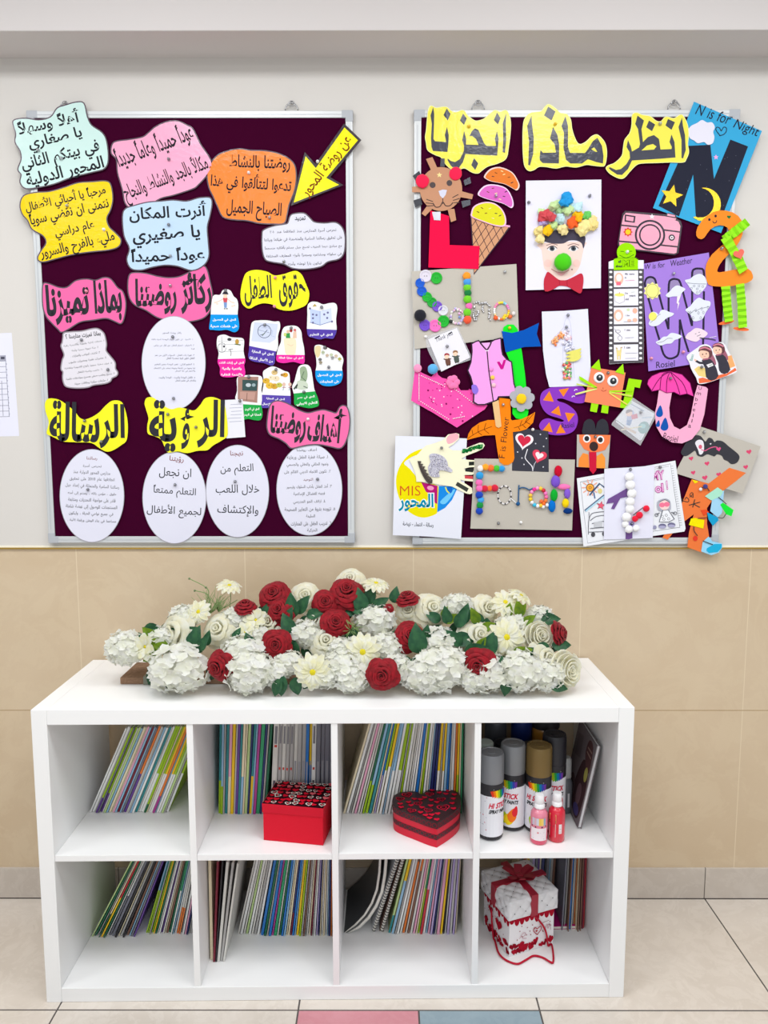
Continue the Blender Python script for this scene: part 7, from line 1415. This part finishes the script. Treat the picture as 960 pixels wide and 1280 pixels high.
# jars at the back
c = onZ(682, 1004, SZ+.0006)+Vector((0, .03, 0)); MM = Matrix.Translation(c)
T = thing('jar', 'amber jar with a black lid at the back of the spray cans', 'jar', c); am = mat((186, 128, 44), .2, .5, coat=.5)
MB().lathe([(0, 0), (.036, 0), (.039, .004), (.039, .2), (.037, .215), (.034, .22), (0, .22)], am, 32, MM).build('bottle', T, auto=40); MB().lathe([(.034, .2165), (.0405, .217), (.0405, .262), (.038, .265), (0, .265)], plast((44, 42, 46), .4), 32, MM).build('lid', T, auto=40)
c = onZ(607, 1022, SZ+.0006)+Vector((.0, .022, 0)); MM = Matrix.Translation(c)
T = thing('jar', 'small green labelled jar half hidden by the divider behind the first can', 'jar', c); MB().lathe([(0, 0), (.018, 0), (.02, .003), (.02, .2), (.017, .205), (0, .205)], mat((70, 110, 60), .3, .5), 28, MM).build('bottle', T, auto=40); MB().lathe([(.0205, .178), (.0215, .18), (.0215, .204), (.019, .2075), (0, .2075)], plast((200, 212, 204), .4), 28, MM).build('lid', T, auto=40)
a = cyl_art(T, c, .0218); a.line([(.002, .192), (.014, .192)], .008, (20, 70, 50)); a.build('label', T)
# leaning board book
pb = onZ(724.5, 1036.5, SZ+.0006); pb.x -= .006; lean = math.radians(11)
T = thing('board_book', 'hardcover picture book leaning against the right side of the upper right compartment', 'book', M=Matrix.Translation(pb+Vector((0, 0, .0035))) @ Matrix.Rotation(-.015, 4, 'Z') @ Matrix.Rotation(lean, 4, 'Y'))
bw, bh, bt = .175, .232, .011; cv = mat((104, 96, 100), .25, .5, coat=.4)
MB().box((0, 0, 0), (.0022, bw, bh), cv).box((bt-.0022, 0, 0), (bt, bw, bh), cv).box((.0022, bw-.0015, 0), (bt-.0022, bw, bh), cv).build('cover', T, local=True)
MB().box((.0024, .0015, .002), (bt-.0024, bw-.002, bh-.002), mat((206, 204, 206), .6)).build('pages', T, local=True)
WMt = WM[T.name]; a = Art(lambda u, v, k=0: WMt @ Vector((-.00008-.00003*k, u, v)))
a.poly(rect(.001, .001, bw-.001, bh-.001), (122, 112, 116)); a.poly([(.004,.1),(.02,.15),(.07,.16),(.1,.09),(.09,.03),(.04,.01),(.012,.03)], (70, 48, 52), sm=4); a.poly([(.01,.15),(.02,.215),(.06,.22),(.07,.18),(.04,.15)], (88, 60, 62), sm=3); a.ell(.03, .135, .014, .02, (176, 170, 90)); a.ell(.05, .07, .02, .03, (110, 84, 90)); a.ell(.045, .03, .025, .015, (80, 70, 120)); a.line([(.02,.2),(.06,.2)], .004, (150, 120, 110)); a.line([(.02,.185),(.06,.188)], .004, (150, 120, 110)); a.ell(.12, .06, .03, .035, (92, 74, 78)); a.poly([(.1,.15),(.15,.14),(.16,.2),(.11,.21)], (108, 98, 102)); a.build('cover_print', T)

# white gift box with red hearts, ribbon and cord
z = BZ+.0006; PF = onZ(636, 1196.3, z); PR = onZ(691.5, 1179.5, z)
e1 = (PR-PF).normalized(); w = (PR-PF).length; e2 = Vector((0, 0, 1)).cross(e1)     # e1 along the right face, e2 back along the left face
d = w*.98; hbody = zAt(PF, 1149.4)-z; hl = zAt(PF, 1125.8)-z; ang = math.atan2(e1.y, e1.x)
T = thing('gift_box', 'white gift box with red hearts, red ribbon lid and cord handle', 'box', PF, ang)
M_GB = mat((232, 228, 230), .4, .4)
MB().box((0, 0, 0), (w, d, hl-.004), M_GB, bev=.0008).build('body', T, local=True)
ov = .006
M_QL = mat((226, 224, 226), .3, .5); M_STUD = mat((70, 66, 72), .3, .5)
lid = MB().box((-ov, -ov, hbody), (w+ov, d+ov, hl), M_QL, bev=.0015).build('lid', T, local=True)
qb = MB(); sb = MB(); SQ = .034
def quilt(o, a_, c_, n, W_, H_, inset=0):
    N = 44; K = max(4, int(N*H_/W_)); V = []
    for j in range(K+1):
        for i in range(N+1):
            u, v = W_*i/N, H_*j/K; e = min(u, W_-u, v, H_-v); p = (abs(math.sin(PI*(u+v)/SQ))*abs(math.sin(PI*(u-v)/SQ)))**.45
            V.append(o+a_*u+c_*v+n*(.0002+.0052*p*min(1, e/.005)))
    qb.add(V, [(j*(N+1)+i, j*(N+1)+i+1, (j+1)*(N+1)+i+1, (j+1)*(N+1)+i) for j in range(K) for i in range(N)], M_QL)
    for p in range(-12, 14):
        for q in range(-12, 14):
            u, v = (p+q)*SQ/2, (p-q)*SQ/2
            if .004 < u < W_-.004 and .004 < v < H_-.004: sb.ball(o+a_*u+c_*v+n*.0012, .0017, M_STUD, 1)
QX, QY, QZ = Vector((1, 0, 0)), Vector((0, 1, 0)), Vector((0, 0, 1))
quilt(Vector((-ov, -ov, hl)), QX, QY, QZ, w+2*ov, d+2*ov); quilt(Vector((-ov, -ov, hbody)), QX, QZ, -QY, w+2*ov, hl-hbody); quilt(Vector((-ov, d+ov, hbody)), -QY, QZ, -QX, d+2*ov, hl-hbody); quilt(Vector((w+ov, -ov, hbody)), QY, QZ, QX, d+2*ov, hl-hbody)
qb.build('quilted_paper', lid, smooth=True, local=True); sb.build('stud_print', lid, local=True)
up = Vector((0, 0, 1)); RD = (170, 22, 44); DR = (138, 14, 34)
faceR = Art(plane_map(PF, e1, up, -e2)); faceL = Art(plane_map(PF+e2*d, -e2, up, -e1))       # u from the back left corner to the front corner
random.seed(14)
for A2, L2_ in ((faceR, w), (faceL, d)):
    for k in range(9): A2.poly(ell(L2_*(k+.5)/9, hbody-.004-.004*(k % 2), L2_/17, .013+.004*(k % 3), 0, 16), RD)
    for k in range(26):
        x = random.uniform(.007, L2_-.007); v = .01+.03*random.random()**2*(1.3-.6*math.sin(PI*x/L2_)); A2.poly(heart(x, v, random.uniform(.012, .02), 180+random.uniform(-30, 30)), RD if k % 3 else DR)
    for k in range(16): A2.ell(random.uniform(.006, L2_-.006), random.uniform(.03, hbody-.025), .0016, .0016, DR, n=8)
faceR.line([(w*.62+x, hbody*.5+y) for x, y in [(0,-.012),(-.012,.002),(-.008,.011),(0,.006),(.009,.011),(.012,.002),(0,-.012)]], .0022, RD, sm=4); faceR.poly(heart(w*.6, hbody*.5, .007, 180), RD)
faceR.line([(w*.22, hbody*.42), (w*.3, hbody*.55), (w*.36, hbody*.5), (w*.28, hbody*.42), (w*.38, hbody*.38)], .0014, (190, 140, 150), sm=4); faceR.line([(w*.8, hbody*.5), (w*.84, hbody*.6), (w*.86, hbody*.48), (w*.9, hbody*.6), (w*.92, hbody*.42)], .0014, (190, 140, 150), sm=4); faceR.line([(w*.66, hbody*.66), (w*.88, hbody*.7)], .001, DR)
faceL.poly(heart(d*.62, hbody*.55, .034, 180), RD); faceL.poly(heart(d*.3, hbody*.7, .024, 180), RD)
faceR.build('heart_print', T); faceL.build('heart_print', T)
rb = mat((160, 28, 50), .4, .45); RW = .0105; b = MB()
def lidbox(x0, x1, y0, y1, z0, z1): b.box((x0, y0, z0), (x1, y1, z1), rb)
cx, cy = w*.5, d*.5
lidbox(cx-RW, cx+RW, -ov-.006, d+ov+.006, hl+.0001, hl+.0062); lidbox(-ov-.006, w+ov+.006, cy-RW, cy+RW, hl+.0002, hl+.0063)
lidbox(cx-RW, cx+RW, -ov-.0062, -ov-.0001, hbody, hl+.006); lidbox(-ov-.0062, -ov-.0001, cy-RW, cy+RW, hbody, hl+.006)
rib = b.build('ribbon', lid, local=True)
b = MB()
for a_, L3 in ((.25, .052), (2.2, .05), (3.5, .046), (5.3, .05), (1.1, .04), (4.4, .038)):
    V = []; Fc = []; n = 10
    for i in range(n+1):
        t = i/n; r_ = L3*math.sin(PI*t)*.95; hgt = .004+.02*math.sin(PI*t)*(.35+.65*t); aw = a_+.5*(t-.5); wd = .009
        for e in (-1, 1): V.append((cx+r_*math.cos(aw)-e*wd*math.sin(a_), cy+r_*math.sin(aw)+e*wd*math.cos(a_), hl+.006+hgt))
    for i in range(n): Fc.append((2*i, 2*i+1, 2*i+3, 2*i+2))
    b.add(V, Fc, rb)
b.box((cx-.009, cy-.009, hl+.006), (cx+.009, cy+.009, hl+.018), rb, bev=.003); b.build('bow', lid, smooth=True, local=True)
G8 = Zp(580, 1060, 4.3636)
def onface(px, py, P, n): dd = ray(px, py); return CAMO+dd*((P-CAMO).dot(n)/dd.dot(n))
co = []
for x, y in ((150,335),(152,400),(158,470),(168,530)): co.append(onface(*G8(x, y), PF-e1*.005, -e1))
for x, y in ((190,575),(230,612),(290,632),(335,612),(380,588),(430,598),(485,626)): co.append(onZ(*G8(x, y), BZ+.0035))
for x, y in ((478,575),(458,530),(450,470),(432,425),(400,385),(378,365)): co.append(onface(*G8(x, y), PF-e2*.006, -e2))
cs_ = [(x, y, max(zz, BZ+.0031)) for x, y, zz in smooth_loop([tuple(p) for p in co], 6, False)]
b = MB(); b.tube(cs_, .0026, mat((186, 18, 48), .7, .2, bump=(900, .5, 'n')), 8); b.build('cord_handle', T, smooth=True)
